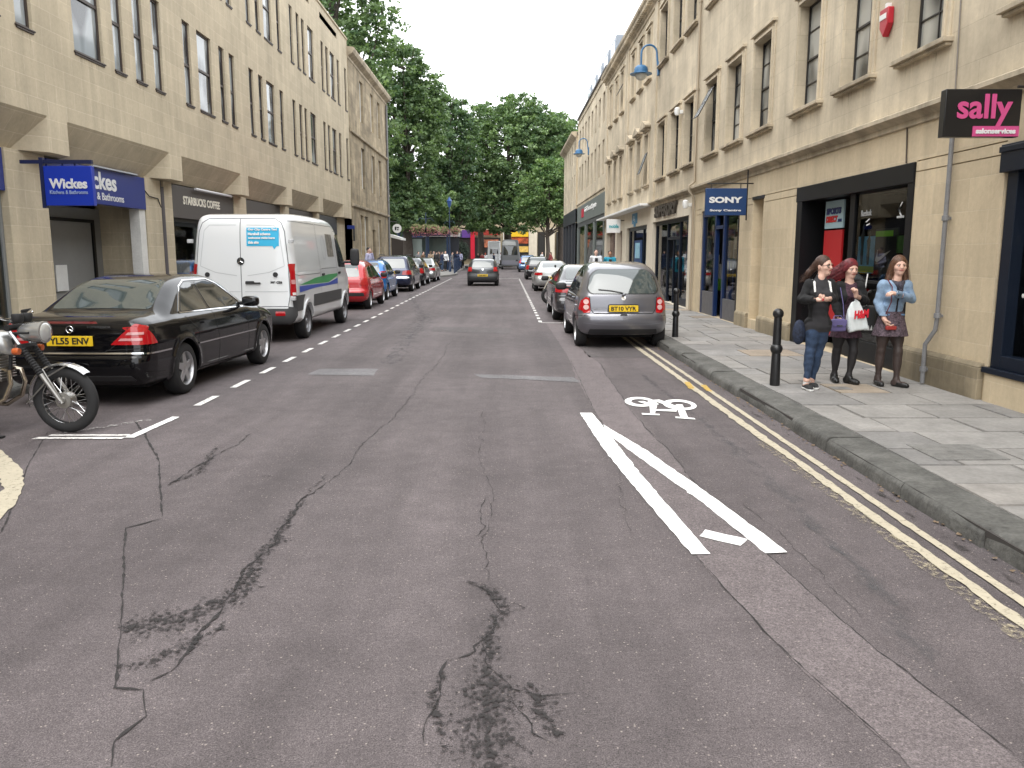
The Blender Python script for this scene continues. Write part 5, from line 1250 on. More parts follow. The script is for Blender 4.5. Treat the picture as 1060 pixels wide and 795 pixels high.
# ---- black saloon on the left
car = sedan(); PB = paint('black paint', (.003, .003, .004), .0, .2, .75, .1)
merc = make_car(car, PB, 'shiny black saloon behind the motorbike, red tail lamps and yellow rear plate', (-4.80, 8.88), R(-3), .022, style=5)
cb = merc
patch('rear_window', car, 'top', [(.70, -.60), (.70, .60), (1.36, .50), (1.36, -.50)], M_cglp, cb, rnd=.08, off=.003)
patch('windscreen', car, 'top', [(2.78, -.50), (2.78, .50), (3.32, .62), (3.32, -.62)], M_cglass, cb, rnd=.06, off=.003)
for s_ in ('R', 'L'):
    patch('side_window', car, s_, [(1.10, 1.0), (1.86, .985), (1.80, 1.325), (1.60, 1.33), (1.42, 1.27)], M_cglass, cb, rnd=.05, off=.004)
    patch('side_window', car, s_, [(1.93, .985), (2.95, .955), (2.80, 1.10), (2.50, 1.27), (2.30, 1.33), (1.88, 1.33)], M_cglass, cb, rnd=.05, off=.004)
    seam('window_trim', car, s_, [(1.04, .985), (1.9, .967), (3.0, .94)], .012, M_chr, cb, off=.008, h=.01)
    seam('window_trim', car, s_, [(1.04, 1.0), (1.40, 1.29), (1.62, 1.355), (2.3, 1.355), (2.54, 1.285), (2.98, 1.02)], .011, M_chr, cb, off=.008, h=.01)
    seam('side_strip', car, s_, [(1.36, .585), (3.36, .575)], .016, M_chr, cb, off=.012, h=.014)
    seam('bumper_strip', car, s_, [(.10, .60), (.62, .60)], .018, M_chr, cb, off=.014, h=.014)
    for pts in ([(1.36, .26), (1.32, .55), (1.42, .72), (1.12, .94)], [(2.0, .24), (2.02, .6), (1.92, .98)], [(3.06, .24), (3.10, .6), (3.02, .95)], [(1.40, .262), (3.3, .24)], [(.34, .60), (.62, .60)]): seam('panel_gap', car, s_, pts, .008, M_seam, cb)
    for x in (1.62, 2.62): patch('handle', car, s_, [(x - .1, .82), (x + .1, .815), (x + .1, .845), (x - .1, .85)], PB, cb, rnd=.01, off=.03, res=.03, skirt=.03)
    sg_ = -1 if s_ == 'R' else 1
    blob('mirror', (2.92, sg_ * .97, 1.02), .07, .12, .075, PB, cb); blob('mirror_arm', (2.95, sg_ * .85, .99), .04, .08, .025, PB, cb)
    patch('tail_lamp', car, s_, [(.08, .70), (.32, .70), (.26, .80), (.16, .90), (.09, .90)], M_red, cb, rnd=.02, off=.008, res=.04)
    patch('exhaust_vent', car, s_, [(.12, .34), (.5, .30), (.5, .36), (.12, .40)], PB, cb, rnd=.02, off=.01, res=.05)
for sg_ in (-1, 1):
    patch('tail_lamp', car, 'back', [(sg_ * .44, .70), (sg_ * .80, .70), (sg_ * .80, .90), (sg_ * .70, .93), (sg_ * .55, .80)], M_red, cb, rnd=.02, off=.008, res=.04)
    for z0, x1, x0 in ((.745, .77, .53), (.81, .78, .61)): patch('clear_lens', car, 'back', [(sg_ * x0, z0), (sg_ * x1, z0), (sg_ * x1, z0 + .028), (sg_ * (x0 + .03), z0 + .028)], M_redp, cb, rnd=.005, off=.012, res=.04)
patch('high_brake_lamp', car, 'back', [(-.3, .93), (.3, .93), (.28, .952), (-.28, .952)], mat('dark red lens', (.10, .004, .006), .2, coat=1), cb, rnd=.01, off=.004, res=.05)
seam('bumper_strip', car, 'back', [(-.78, .605), (-.4, .605), (.4, .605), (.78, .605)], .02, M_chr, cb, off=.014, h=.014)
seam('panel_gap', car, 'back', [(-.78, .66), (-.40, .64), (-.38, .62), (.38, .62), (.40, .64), (.78, .66)], .009, M_seam, cb)
seam('panel_gap', car, 'back', [(-.42, .64), (-.52, .72), (-.68, .95)], .008, M_seam, cb); seam('panel_gap', car, 'back', [(.42, .64), (.52, .72), (.68, .95)], .008, M_seam, cb)
patch('bumper_lower', car, 'back', [(-.7, .30), (.7, .30), (.66, .36), (-.66, .36)], M_trim, cb, rnd=.02, off=.006)
plate(cb, car, .745, 'YL55 ENV')
P_, _g = car.hit('back', np.array([[0, .87], [-.20, .86]]), .006)
b = MB(); c_ = P_[0]
b.tube([(c_[0] - .006, .038 * math.cos(t / 24 * 6.283), c_[2] + .038 * math.sin(t / 24 * 6.283)) for t in range(24)], .004, 6, True)
for k in range(3): t = math.pi / 2 + k * 2.094; b.tube([(c_[0] - .006, 0, c_[2]), (c_[0] - .006, .037 * math.cos(t), c_[2] + .037 * math.sin(t))], .004, 5)
b.build('boot_badge', M_chr, cb, world=False)
ltext('KOMPRESSOR', .024, (P_[1][0] - .004, -.20, .885), (0, -1, 0), (0, 0, 1), M_chr, cb, .26)

# ---- white panel van
vprof = [(.06, .36), (.0, .44), (-.02, .56), (.0, .68), (.02, 1.0), (.04, 1.5), (.08, 2.0), (.13, 2.25), (.2, 2.36), (.34, 2.42), (.8, 2.455), (2.0, 2.47), (3.4, 2.46), (3.95, 2.42), (4.3, 2.30), (4.7, 1.95), (5.08, 1.50), (5.2, 1.38), (5.45, 1.26), (5.72, 1.1), (5.84, .9), (5.88, .6), (5.86, .42), (5.76, .32)]
van = Car(vprof, [(0, .965), (.3, .985), (4.8, .985), (5.4, .93), (5.9, .80)], [(.2, .95), (.5, .99), (.9, 1), (1.3, .995)], 1.30, .985, .115, (1.02, 4.69), .345, .405, r=.17, cr=.05, cf=.16, zb=.34, tw=.22)
PW = paint('white van paint', (.74, .76, .77), 0, .3)
vn = make_car(van, PW, 'white panel van with closed rear doors and a blue speech bubble sticker', (-4.97, 15.42), R(-.3), .035, 'van', 'panel_van', 0, M_rimd)
cyl = lambda y, z: (y, z)
for s_ in ('R', 'L'):
    sg_ = -1 if s_ == 'R' else 1
    patch('lower_cladding', van, s_, [(1.47, .62), (4.22, .62), (4.22, .86), (1.5, .86)], mat('grey plastic cladding', (.055, .056, .058), .6), vn, rnd=.03, off=.012, res=.12)
    patch('lower_cladding', van, s_, [(.09, .60), (.56, .60), (.62, .80), (.75, .90), (.09, .90)], mat('grey plastic cladding', (.055, .056, .058), .6), vn, rnd=.03, off=.012)
    patch('lower_cladding', van, s_, [(5.14, .40), (5.8, .42), (5.84, .8), (5.2, .8)], mat('grey plastic cladding', (.055, .056, .058), .6), vn, rnd=.03, off=.012)
    patch('side_window', van, s_, [(4.02, 1.38), (4.98, 1.36), (4.72, 1.74), (4.32, 2.13), (4.02, 2.13)], M_cglass, vn, rnd=.06, off=.006)
    for pts in ([(3.88, .62), (3.88, 2.2), (4.28, 2.2), (4.5, 2.0)], [(2.2, .62), (2.2, 2.3)], [(3.82, .62), (3.82, 2.3), (2.2, 2.3)], [(2.26, 1.37), (3.8, 1.37)], [(.2, 2.3), (2.14, 2.3), (2.14, 1.0)], [(5.04, .9), (5.02, 1.34)], [(.1, 1.30), (.34, 1.28), (2.1, 1.28)], [(1.45, .62), (4.2, .60)]): seam('panel_gap', van, s_, pts, .010, M_gapw, vn)
    patch('stripe', van, s_, [(.36, 1.09), (2.9, 1.06), (3.85, 1.18), (3.85, 1.235), (2.9, 1.235), (1.6, 1.19), (.9, 1.13)], mat('green stripe', (.02, .30, .08), .35), vn, rnd=0, off=.003, res=.1, skirt=0)
    patch('stripe', van, s_, [(.36, .95), (1.6, .99), (3.85, 1.0), (3.85, 1.13), (2.9, 1.05), (1.6, 1.06), (.36, 1.07)], mat('blue stripe', (.015, .06, .42), .35), vn, rnd=0, off=.0035, res=.1, skirt=0)
    patch('handle', van, s_, [(2.3, 1.22), (2.46, 1.22), (2.46, 1.27), (2.3, 1.27)], M_trim, vn, rnd=.01, off=.03, res=.04, skirt=.03); patch('handle', van, s_, [(3.96, 1.22), (4.12, 1.22), (4.12, 1.27), (3.96, 1.27)], M_trim, vn, rnd=.01, off=.03, res=.04, skirt=.03)
    patch('tail_lamp', van, s_, [(.085, .90), (.16, .90), (.16, 1.50), (.085, 1.50)], M_red, vn, rnd=.02, off=.012, res=.05); patch('clear_lens', van, s_, [(.09, 1.12), (.15, 1.12), (.15, 1.20), (.09, 1.20)], M_redp, vn, rnd=.01, off=.016, res=.05); patch('clear_lens', van, s_, [(.09, .91), (.15, .91), (.15, .96), (.09, .96)], M_clear, vn, rnd=.01, off=.016, res=.05)
    patch('side_sticker', van, s_, [(3.05, 1.62), (3.68, 1.62), (3.68, 2.12), (3.05, 2.12)], mat('grey photo sticker', (.16, .15, .13), .5, nz=(7, .6)), vn, rnd=.01, off=.005, res=.1, skirt=.004)
    U = [(2.72 + .17 * math.cos(t / 20 * 6.283), 1.82 + .25 * math.sin(t / 20 * 6.283)) for t in range(20)]; seam('side_emblem', van, s_, U, .035, mat('pale grey emblem', (.42, .43, .45), .5), vn, off=.005, closed=True)
    for x in (1.02, 4.69): seam('arch_lip', van, s_, [(x + .43 * math.cos(t), .345 + .43 * math.sin(t)) for t in [math.pi * (.06 + .88 * i / 16) for i in range(17)]], .045, PW, vn, off=.02, h=.03)
    blob('mirror', (4.92, sg_ * 1.20, 1.60), .07, .11, .21, M_trim, vn, e=.45); blob('mirror_arm', (4.98, sg_ * 1.02, 1.48), .04, .12, .03, M_trim, vn)
    b = MB()
    for z in (1.92, .85): b.box(-.015, .09, sg_ * .90, sg_ * .985, z - .035, z + .035)
    b.build('hinge', mat('hinge grey', (.5, .51, .52), .5), vn, bevel=.008, world=False)
patch('windscreen', van, 'front', [(-.80, 1.42), (.80, 1.42), (.72, 2.12), (-.72, 2.12)], M_cglass, vn, rnd=.08, off=.006, res=.1)
patch('bumper', van, 'back', [(-.95, .38), (.95, .38), (.95, .68), (.84, .70), (.84, .66), (-.84, .66), (-.84, .70), (-.95, .68)], mat('grey plastic cladding', (.055, .056, .058), .6), vn, rnd=.02, off=.03, res=.1, skirt=.03)
for s_ in (-1, 1): patch('tail_lamp', van, 'back', [(s_ * .885, .9), (s_ * .95, .9), (s_ * .95, 1.5), (s_ * .885, 1.5)], M_red, vn, rnd=.01, off=.012, res=.05)
for y in (-.70, .70): patch('reflector', van, 'back', [(y - .09, .53), (y + .09, .53), (y + .09, .60), (y - .09, .60)], M_red, vn, rnd=.01, off=.037, res=.06)
seam('panel_gap', van, 'back', [(.02, .69), (.02, 2.34)], .014, M_gapw, vn)
for s_ in (-1, 1):
    seam('panel_gap', van, 'back', [(0, .70), (s_ * .84, .70), (s_ * .875, .9), (s_ * .86, 1.5), (s_ * .80, 2.1), (s_ * .74, 2.26), (s_ * .62, 2.34), (0, 2.34)], .014, M_gapw, vn)
    seam('ridge_shading', van, 'back', [(s_ * .10, 2.22), (s_ * .60, 2.22), (s_ * .70, 2.12), (s_ * .79, 1.46), (s_ * .5, 1.34), (s_ * .10, 1.28)], .012, mat('shaded press line', (.50, .52, .53), .4), vn, off=.003)  # flat strip; the press line's shade is put into its colour
    seam('ridge_shading', van, 'back', [(s_ * .04, .98), (s_ * .84, .98)], .012, mat('shaded press line', (.50, .52, .53), .4), vn, off=.003)  # same flat strip with the shade in its colour
def disc(name, car, axis, u, r, m, parent, off=.01, rin=None):
    return patch(name, car, axis, [(u[0] + r * math.cos(t / 18 * 6.283), u[1] + r * math.sin(t / 18 * 6.283)) for t in range(18)], m, parent, off=off, rnd=0, res=.05, skirt=.015)
disc('door_badge', van, 'back', (.02, 1.55), .07, M_trim, vn, .014); disc('door_stop', van, 'back', (.66, 1.30), .045, M_trim, vn, .02); disc('door_stop', van, 'back', (-.62, 1.30), .045, M_trim, vn, .02)
P_, _g = van.hit('back', np.array([[.02, 1.55]]), .016); b = MB()
for k in range(3): t = math.pi / 2 + k * 2.094; b.tube([(P_[0][0] - .01, .02, 1.55), (P_[0][0] - .01, .02 + .055 * math.cos(t), 1.55 + .055 * math.sin(t))], .007, 5)
b.build('door_badge_star', M_chr, vn, world=False)
patch('handle', van, 'back', [(-.22, 1.13), (-.06, 1.13), (-.06, 1.18), (-.22, 1.18)], M_trim, vn, rnd=.02, off=.03, res=.05, skirt=.03)
seam('handle_bar', van, 'back', [(-.34, 1.14), (-.06, 1.14)], .03, M_trim, vn, off=.03, h=.03)
bub = [(-.10, 1.83), (-.72, 1.83), (-.72, 2.17), (-.10, 2.17)]
sb = patch('speech_bubble_sticker', van, 'back', [(-.10, 1.83), (-.58, 1.83), (-.61, 1.77), (-.66, 1.83), (-.70, 1.83), (-.70, 2.17), (-.10, 2.17)], mat('sky blue sticker', (.03, .42, .68), .5), vn, rnd=0, off=.006, res=.1, skirt=.003)
P_, _g = van.hit('back', np.array([[-.4, 2.1], [-.4, 1.85]]), .009); ydv = Vector(P_[0] - P_[1]).normalized()
for i, (t_, wd) in enumerate((('Our City Centre Taxi', .54), ('Marshall scheme', .42), ('welcome right here', .50), ('this site', .20))):
    z = 2.105 - i * .078; P_, _g = van.hit('back', np.array([[-.13, z], [-.66, z]]), .018); ltext(t_, .052, tuple(P_[0]), Vector(P_[1] - P_[0]).normalized(), ydv, M_white, sb, wd, .003)
P_, _g = van.hit('back', np.array([[-.7, 1.1]]), .009); ltext('309 CDI', .045, (P_[0][0], -.52, 1.13), (0, -1, 0), (0, 0, 1), M_trim, vn, .22, .003)

# ---- grey hatchback on the right
HZ = [(.15, .90), (.3, .965), (.5, 1), (.75, .995), (.95, .955)]
def hatch(sx=1, sz=1, maxw=.83, prof=None, **k):
    p = prof or [(.13, .25), (.05, .32), (.0, .42), (-.01, .54), (.02, .63), (.06, .66), (.07, .78), (.09, .92), (.14, 1.04), (.22, 1.18), (.33, 1.33), (.48, 1.44), (.8, 1.515), (1.3, 1.54), (1.8, 1.52), (2.2, 1.43), (2.55, 1.23), (2.95, 1.01), (3.2, .94), (3.48, .81), (3.64, .64), (3.70, .46), (3.62, .27)]
    q = dict(Wz=HZ, belt=.95, wb=.785, slope=.36, wheels=(.62 * sx, 3.05 * sx), Rt=.295, Ra=.335, r=.20, cr=.16, cf=.28, zb=.2); q.update(k)
    Wx = [(0, maxw - .07), (.25 * sx, maxw - .03), (.6 * sx, maxw), (3.0 * sx, maxw - .01), (3.45 * sx, maxw - .08), (3.7 * sx, maxw - .2)]
    return Car([(x * sx, z * sz) for x, z in p], Wx, **q)
car = hatch(); PG = paint('grey violet metallic', (.17, .17, .19), .6, .28)
mc = make_car(car, PG, 'rounded dark grey hatchback nearest on the right, yellow rear plate', (2.09, 14.40), R(.4), .024, style=0)
rw = [(-.56, .985), (.56, .985), (.62, 1.06), (.56, 1.30), (.44, 1.40), (-.44, 1.40), (-.56, 1.30), (-.62, 1.06)]
patch('rear_window_surround', car, 'back', [(p[0] * 1.045, .985 + (p[1] - .985) * 1.05 - .012) for p in rw], mat('window rubber', (.03, .03, .03), .4), mc, rnd=.1, off=.004)
patch('rear_window', car, 'back', rw, M_cglp, mc, rnd=.1, off=.009)
patch('windscreen', car, 'top', [(2.26, -.5), (2.26, .5), (2.86, .62), (2.86, -.62)], M_cglass, mc, rnd=.1, off=.004)
for s_ in ('L', 'R'):
    sg_ = 1 if s_ == 'L' else -1
    patch('side_window', car, s_, [(.52, 1.02), (1.32, .985), (1.30, 1.38), (.95, 1.38), (.72, 1.30)], M_cglass, mc, rnd=.09, off=.005)
    patch('side_window', car, s_, [(1.40, .985), (2.58, .95), (2.38, 1.18), (2.08, 1.36), (1.38, 1.39)], M_cglass, mc, rnd=.09, off=.005)
    for pts in ([(1.35, .3), (1.38, .6), (1.36, 1.4)], [(.95, .45), (1.02, .75), (.86, .95)], [(2.42, .3), (2.5, .7), (2.5, .95)], [(.1, .60), (.42, .58)]): seam('panel_gap', car, s_, pts, .008, M_seam, mc)
    for x in (1.18, 2.12): patch('handle', car, s_, [(x - .09, .86), (x + .09, .86), (x + .09, .89), (x - .09, .89)], PG, mc, rnd=.01, off=.03, res=.03, skirt=.03)
    blob('mirror', (2.42, sg_ * .94, 1.03), .07, .11, .075, M_trim, mc); blob('mirror_arm', (2.45, sg_ * .82, 1.0), .04, .08, .025, M_trim, mc)
    patch('tail_lamp', car, 'back', [(sg_ * .585, .64), (sg_ * .71, .64), (sg_ * .73, .86), (sg_ * .66, .93), (sg_ * .60, .90)], M_red, mc, rnd=.03, off=.010, res=.04)
    patch('tail_lamp', car, s_, [(.12, .66), (.26, .70), (.24, .86), (.15, .92)], M_red, mc, rnd=.02, off=.008, res=.04)
    for z in (.84, .745): disc('clear_lens', car, 'back', (sg_ * .655, z), .044, mat('pale lamp centre', (.75, .5, .48), .1, coat=1), mc, .014)
disc('rear_badge', car, 'back', (0, .91), .042, M_chr, mc, .006)
seam('wiper', car, 'back', [(.0, .99), (.22, 1.03), (.44, 1.05)], .016, M_trim, mc, off=.022, h=.008); blob('wiper_hub', (.06, 0, .975), .04, .03, .02, PG, mc)
seam('panel_gap', car, 'back', [(-.60, .93), (-.575, .70), (-.52, .635), (.52, .635), (.575, .70), (.60, .93)], .010, M_seam, mc)
seam('ridge_shading', car, 'back', [(-.70, .47), (-.4, .44), (.4, .44), (.70, .47)], .012, mat('bumper crease highlight', (.22, .22, .25), .3, .5, 1), mc, off=.006)  # lighter copy of the body paint: crease highlight put into the colour
patch('bumper_lower', car, 'back', [(-.62, .27), (.62, .27), (.60, .36), (-.60, .36)], mat('bumper shade', (.03, .03, .033), .6), mc, rnd=.02, off=.004)  # dark patch: shade low on the bumper put into the colour
patch('plate_recess', car, 'back', [(-.29, .655), (.29, .655), (.27, .80), (-.27, .80)], M_trim, mc, rnd=.03, off=.003); plate(mc, car, .725, 'BT10 VYR', off=.018)
patch('handle', car, 'back', [(-.07, .60), (.07, .60), (.05, .625), (-.05, .625)], M_trim, mc, rnd=.01, off=.01, res=.04)
P_, _g = car.hit('back', np.array([[.45, .72]]), .006); ltext('MICRA', .022, (P_[0][0], .52, .70), (0, -1, 0), (0, 0, 1), M_chr, mc, .16)

# ---- simple trim set for cars further off
def trim_hatch(o, car, sx, sz, red=True, rwz=(.99, 1.36), lamp=(.60, .74, .66, .92), pl=True, ptxt='', hs=.56, plz=.72, win=None, pm=M_plate, gl=None, sides=('L', 'R')):
    gl = gl or M_cglass
    patch('rear_window', car, 'back', [(-hs, rwz[0]), (hs, rwz[0]), (hs * .84, rwz[1]), (-hs * .84, rwz[1])], M_cglp, o, rnd=.08, off=.006, res=.12)
    patch('windscreen', car, 'top', [(2.30 * sx, -.5), (2.30 * sx, .5), (2.86 * sx, .6), (2.86 * sx, -.6)], M_cglass, o, rnd=.1, off=.005, res=.15)
    for s_ in sides:
        sg_ = 1 if s_ == 'L' else -1
        patch('side_window', car, s_, [(.52 * sx, 1.01 * sz), (1.32 * sx, .985 * sz), (1.30 * sx, 1.37 * sz), (.72 * sx, 1.30 * sz)], gl, o, rnd=.08, off=.005, res=.12)
        patch('side_window', car, s_, [(1.40 * sx, .985 * sz), (2.58 * sx, .95 * sz), (2.38 * sx, 1.17 * sz), (2.08 * sx, 1.34 * sz), (1.38 * sx, 1.37 * sz)], gl, o, rnd=.08, off=.005, res=.12)
        seam('panel_gap', car, s_, [(1.36 * sx, .3), (1.36 * sx, .98 * sz)], .010, M_seam, o, step=.1)
        blob('mirror', (2.45 * sx, sg_ * (car.maxw + .1), 1.03 * sz), .07, .11, .075, M_trim, o, n=8)
    for sg_ in (-1, 1):
        y0, y1, z0, z1 = lamp; patch('tail_lamp', car, 'back', [(sg_ * y0, z0), (sg_ * y1, z0), (sg_ * y1, z1), (sg_ * y0, z1)], M_red, o, rnd=.03, off=.012, res=.08)
        patch('tail_lamp', car, 'R' if sg_ < 0 else 'L', [(.14, z0), (.30, z0), (.25, z1), (.16, z1)], M_red, o, rnd=.02, off=.010, res=.08)
    if pl: plate(o, car, plz, ptxt, m=pm, off=.02)
def trim_sedan(o, car, sx, sz, lamp=(.46, .80, .68, .84), ptxt='', plz=.75, sides=('L', 'R')):
    patch('rear_window', car, 'top', [(.72 * sx, -.58), (.72 * sx, .58), (1.34 * sx, .5), (1.34 * sx, -.5)], M_cglp, o, rnd=.08, off=.004, res=.12)
    patch('windscreen', car, 'top', [(2.78 * sx, -.5), (2.78 * sx, .5), (3.32 * sx, .62), (3.32 * sx, -.62)], M_cglass, o, rnd=.06, off=.004, res=.15)
    for s_ in sides:
        patch('side_window', car, s_, [(1.12 * sx, 1.0 * sz), (1.88 * sx, .985 * sz), (1.84 * sx, 1.32 * sz), (1.42 * sx, 1.26 * sz)], M_cglass, o, rnd=.05, off=.005, res=.12)
        patch('side_window', car, s_, [(1.95 * sx, .985 * sz), (2.95 * sx, .955 * sz), (2.5 * sx, 1.26 * sz), (1.90 * sx, 1.32 * sz)], M_cglass, o, rnd=.05, off=.005, res=.12)
        seam('panel_gap', car, s_, [(1.92 * sx, .3), (1.92 * sx, .98 * sz)], .010, M_seam, o, step=.1)
        blob('mirror', (2.92 * sx, (1 if s_ == 'L' else -1) * (car.maxw + .09), 1.02 * sz), .07, .11, .07, M_trim, o, n=8)
    for sg_ in (-1, 1):
        y0, y1, z0, z1 = lamp; patch('tail_lamp', car, 'back', [(sg_ * y0, z0), (sg_ * y1, z0), (sg_ * y1, z1), (sg_ * y0, z1)], M_red, o, rnd=.03, off=.01, res=.08)
        patch('tail_lamp', car, 'R' if sg_ < 0 else 'L', [(.10, z0), (.30, z0 + .02), (.22, z1), (.10, z1)], M_red, o, rnd=.02, off=.010, res=.08)
    plate(o, car, plz, ptxt, off=.02)
# left row
car = hatch(1.08, .965, .83, cr=.12); o = make_car(car, paint('bright red', (.50, .012, .02), .1, .25), 'bright red hatchback parked nose away just in front of the white van', (-4.98, 24.5), 0, .045, style=7)
trim_hatch(o, car, 1.08, .965, ptxt='WN08 KTE', lamp=(.58, .76, .74, .96)); patch('bumper_lower', car, 'back', [(-.7, .42), (.7, .42), (.68, .52), (-.68, .52)], M_trim, o, rnd=.02, off=.006)
car = hatch(1.0, .95, .80, cr=.12); o = make_car(car, paint('bright blue', (.02, .17, .48), .4, .25), 'small bright blue hatchback between the red car and the dark blue estate', (-5.13, 29.5), 0, .05, style=7)
trim_hatch(o, car, 1, .95, ptxt='WU57 OJD', lamp=(.62, .76, .80, 1.05))
eprof = [(.13, .28), (.05, .34), (.0, .44), (-.01, .6), (.03, .68), (.06, .9), (.10, 1.0), (.2, 1.2), (.34, 1.42), (.5, 1.52), (.9, 1.56), (1.6, 1.57), (2.2, 1.53), (2.6, 1.42), (2.95, 1.2), (3.25, 1.04), (3.6, .98), (3.95, .86), (4.15, .66), (4.22, .46), (4.12, .28)]
def estate(sx=1, sz=1, maxw=.88): return Car([(x * sx, z * sz) for x, z in eprof], [(0, maxw - .07), (.3, maxw - .02), (.8, maxw), (3.4 * sx, maxw), (3.9 * sx, maxw - .06), (4.22 * sx, maxw - .16)], HZ, .98, .84, .34, (.82 * sx, 3.38 * sx), .32, .36, r=.15, cr=.08, cf=.2, zb=.22)
def trim_estate(o, car, sx, sz, ptxt, sides=('R', 'L')):
    patch('rear_window', car, 'back', [(-.62, 1.02 * sz), (.62, 1.02 * sz), (.54, 1.42 * sz), (-.54, 1.42 * sz)], M_cglp, o, rnd=.08, off=.006, res=.12)
    patch('windscreen', car, 'top', [(2.66 * sx, -.55), (2.66 * sx, .55), (3.16 * sx, .66), (3.16 * sx, -.66)], M_cglass, o, rnd=.1, off=.005, res=.15)
    for s_ in sides:
        for a, c, d in ((.42, 1.0, .2), (1.06, 1.86, 0), (1.92, 2.62, 0)): patch('side_window', car, s_, [(a * sx, 1.02 * sz), (c * sx, 1.01 * sz), (c * sx, 1.43 * sz), ((a + d) * sx, 1.43 * sz)] if a < 1.9 else [(a * sx, 1.01 * sz), (2.95 * sx, .99 * sz), (2.62 * sx, 1.32 * sz), (2.45 * sx, 1.43 * sz), (a * sx, 1.43 * sz)], M_cglass, o, rnd=.05, off=.005, res=.12)
        seam('panel_gap', car, s_, [(1.89 * sx, .3), (1.89 * sx, 1.0)], .01, M_seam, o, step=.1); blob('mirror', (2.95 * sx, (1 if s_ == 'L' else -1) * (car.maxw + .1), 1.08 * sz), .07, .11, .08, M_trim, o, n=8)
    for sg_ in (-1, 1):
        patch('tail_lamp', car, 'back', [(sg_ * .48, .76), (sg_ * .80, .76), (sg_ * .80, .95), (sg_ * .50, .92)], M_red, o, rnd=.03, off=.012, res=.08); patch('tail_lamp', car, 'R' if sg_ < 0 else 'L', [(.06, .76), (.36, .78), (.28, .95), (.10, .95)], M_red, o, rnd=.02, off=.010, res=.08)
    seam('chrome_strip', car, 'back', [(-.78, .64), (.78, .64)], .04, M_chr, o, off=.01, h=.01); plate(o, car, .86, ptxt, off=.02)
    for s_ in (-1, 1): b = MB(); b.tube([(.7 * sx, s_ * .62, 1.545 * sz), (.8 * sx, s_ * .62, 1.60 * sz), (2.2 * sx, s_ * .62, 1.60 * sz), (2.3 * sx, s_ * .62, 1.56 * sz)], .015, 6); b.build('roof_rail', M_trim, o, world=False)
car = estate(1.08, 1.02, .90); o = make_car(car, paint('dark navy metallic', (.018, .026, .065), .5, .25), 'dark navy people carrier with roof rails, taller than the blue hatchback before it', (-5.05, 35.9), 0, .05, style=7); trim_estate(o, car, 1.08, 1.02, 'R417 FBW')
car = hatch(1.1, .97, .83); o = make_car(car, paint('charcoal metallic', (.03, .033, .042), .5, .25), 'charcoal hatchback mostly hidden between the navy people carrier and the silver saloon', (-5.10, 42.6), 0, .06, style=5); trim_hatch(o, car, 1.1, .97, ptxt='')
car = sedan(.95, 1.0, .84); o = make_car(car, paint('silver metallic', (.36, .38, .38), .7, .28), 'silver saloon at the far end of the left parking row, beside the plaza', (-5.02, 48.3), 0, .055, style=7); trim_sedan(o, car, .95, 1.0, ptxt='FD52 KYT')
# right row
car = sedan(1.02, .985, .90, cr=.08); o = make_car(car, paint('gunmetal', (.055, .054, .058), .6, .28), 'gunmetal saloon with wide red tail lamps parked ahead of the grey hatchback', (2.08, 20.0), 0, .035, style=10); trim_sedan(o, car, 1.02, .985, lamp=(.38, .80, .74, .90), ptxt='VX59 UNP')
seam('panel_gap', car, 'back', [(-.78, .64), (.78, .64)], .01, M_seam, o); seam('boot_highlight', car, 'back', [(-.78, .66), (.78, .66)], .02, mat('gunmetal highlight', (.3, .3, .31), .3, .7), o, off=.012, h=.01)  # lighter strip: highlight along the boot put into its colour
tprof = [(.12, .26), (.03, .34), (-.01, .46), (.0, .58), (.04, .70), (.05, .84), (.09, .93), (.3, 1.0), (.55, 1.10), (.9, 1.24), (1.3, 1.335), (1.7, 1.35), (2.1, 1.30), (2.5, 1.13), (2.85, .95), (3.3, .88), (3.7, .78), (3.95, .64), (4.04, .46), (3.95, .28)]
car = Car(tprof, [(0, .80), (.4, .87), (.9, .88), (3.2, .87), (3.7, .80), (4.04, .62)], HZ, .90, .80, .55, (.82, 3.25), .32, .355, r=.16, cr=.16, cf=.3, zb=.2, flare=.04)
o = make_car(car, paint('silver white metallic', (.48, .49, .48), .6, .28), 'low silver coupe with a curved roof, in front of the small motorcycle', (2.12, 36.4), 0, .045, style=10)
patch('rear_window', car, 'top', [(.46, -.5), (.46, .5), (1.1, .46), (1.1, -.46)], M_cglp, o, rnd=.1, off=.004, res=.12)
patch('windscreen', car, 'top', [(2.12, -.5), (2.12, .5), (2.72, .6), (2.72, -.6)], M_cglass, o, rnd=.1, off=.004, res=.12)
for s_ in ('L', 'R'): patch('side_window', car, s_, [(.95, .97), (2.4, .93), (2.1, 1.14), (1.6, 1.26), (1.2, 1.2)], M_cglass, o, rnd=.06, off=.005, res=.12); seam('panel_gap', car, s_, [(1.25, .3), (1.2, .95)], .01, M_seam, o); blob('mirror', (2.35, (1 if s_ == 'L' else -1) * .96, .98), .07, .1, .07, M_trim, o, n=8)
for sg_ in (-1, 1): patch('tail_lamp', car, 'back', [(sg_ * .50, .72), (sg_ * .76, .72), (sg_ * .76, .84), (sg_ * .50, .84)], M_red, o, rnd=.03, off=.012, res=.08); patch('tail_lamp', car, 'R' if sg_ < 0 else 'L', [(.1, .72), (.3, .74), (.24, .84), (.1, .84)], M_red, o, rnd=.02, off=.01, res=.08)
plate(o, car, .62, 'AT52 LGU', off=.02)
car = hatch(1.12, .97, .85); o = make_car(car, paint('black blue metallic', (.012, .013, .018), .4, .2), 'near black hatchback between the silver coupe and the pale blue car', (2.08, 52.6), 0, .06, style=7); trim_hatch(o, car, 1.12, .97, ptxt='', sides=('L',))
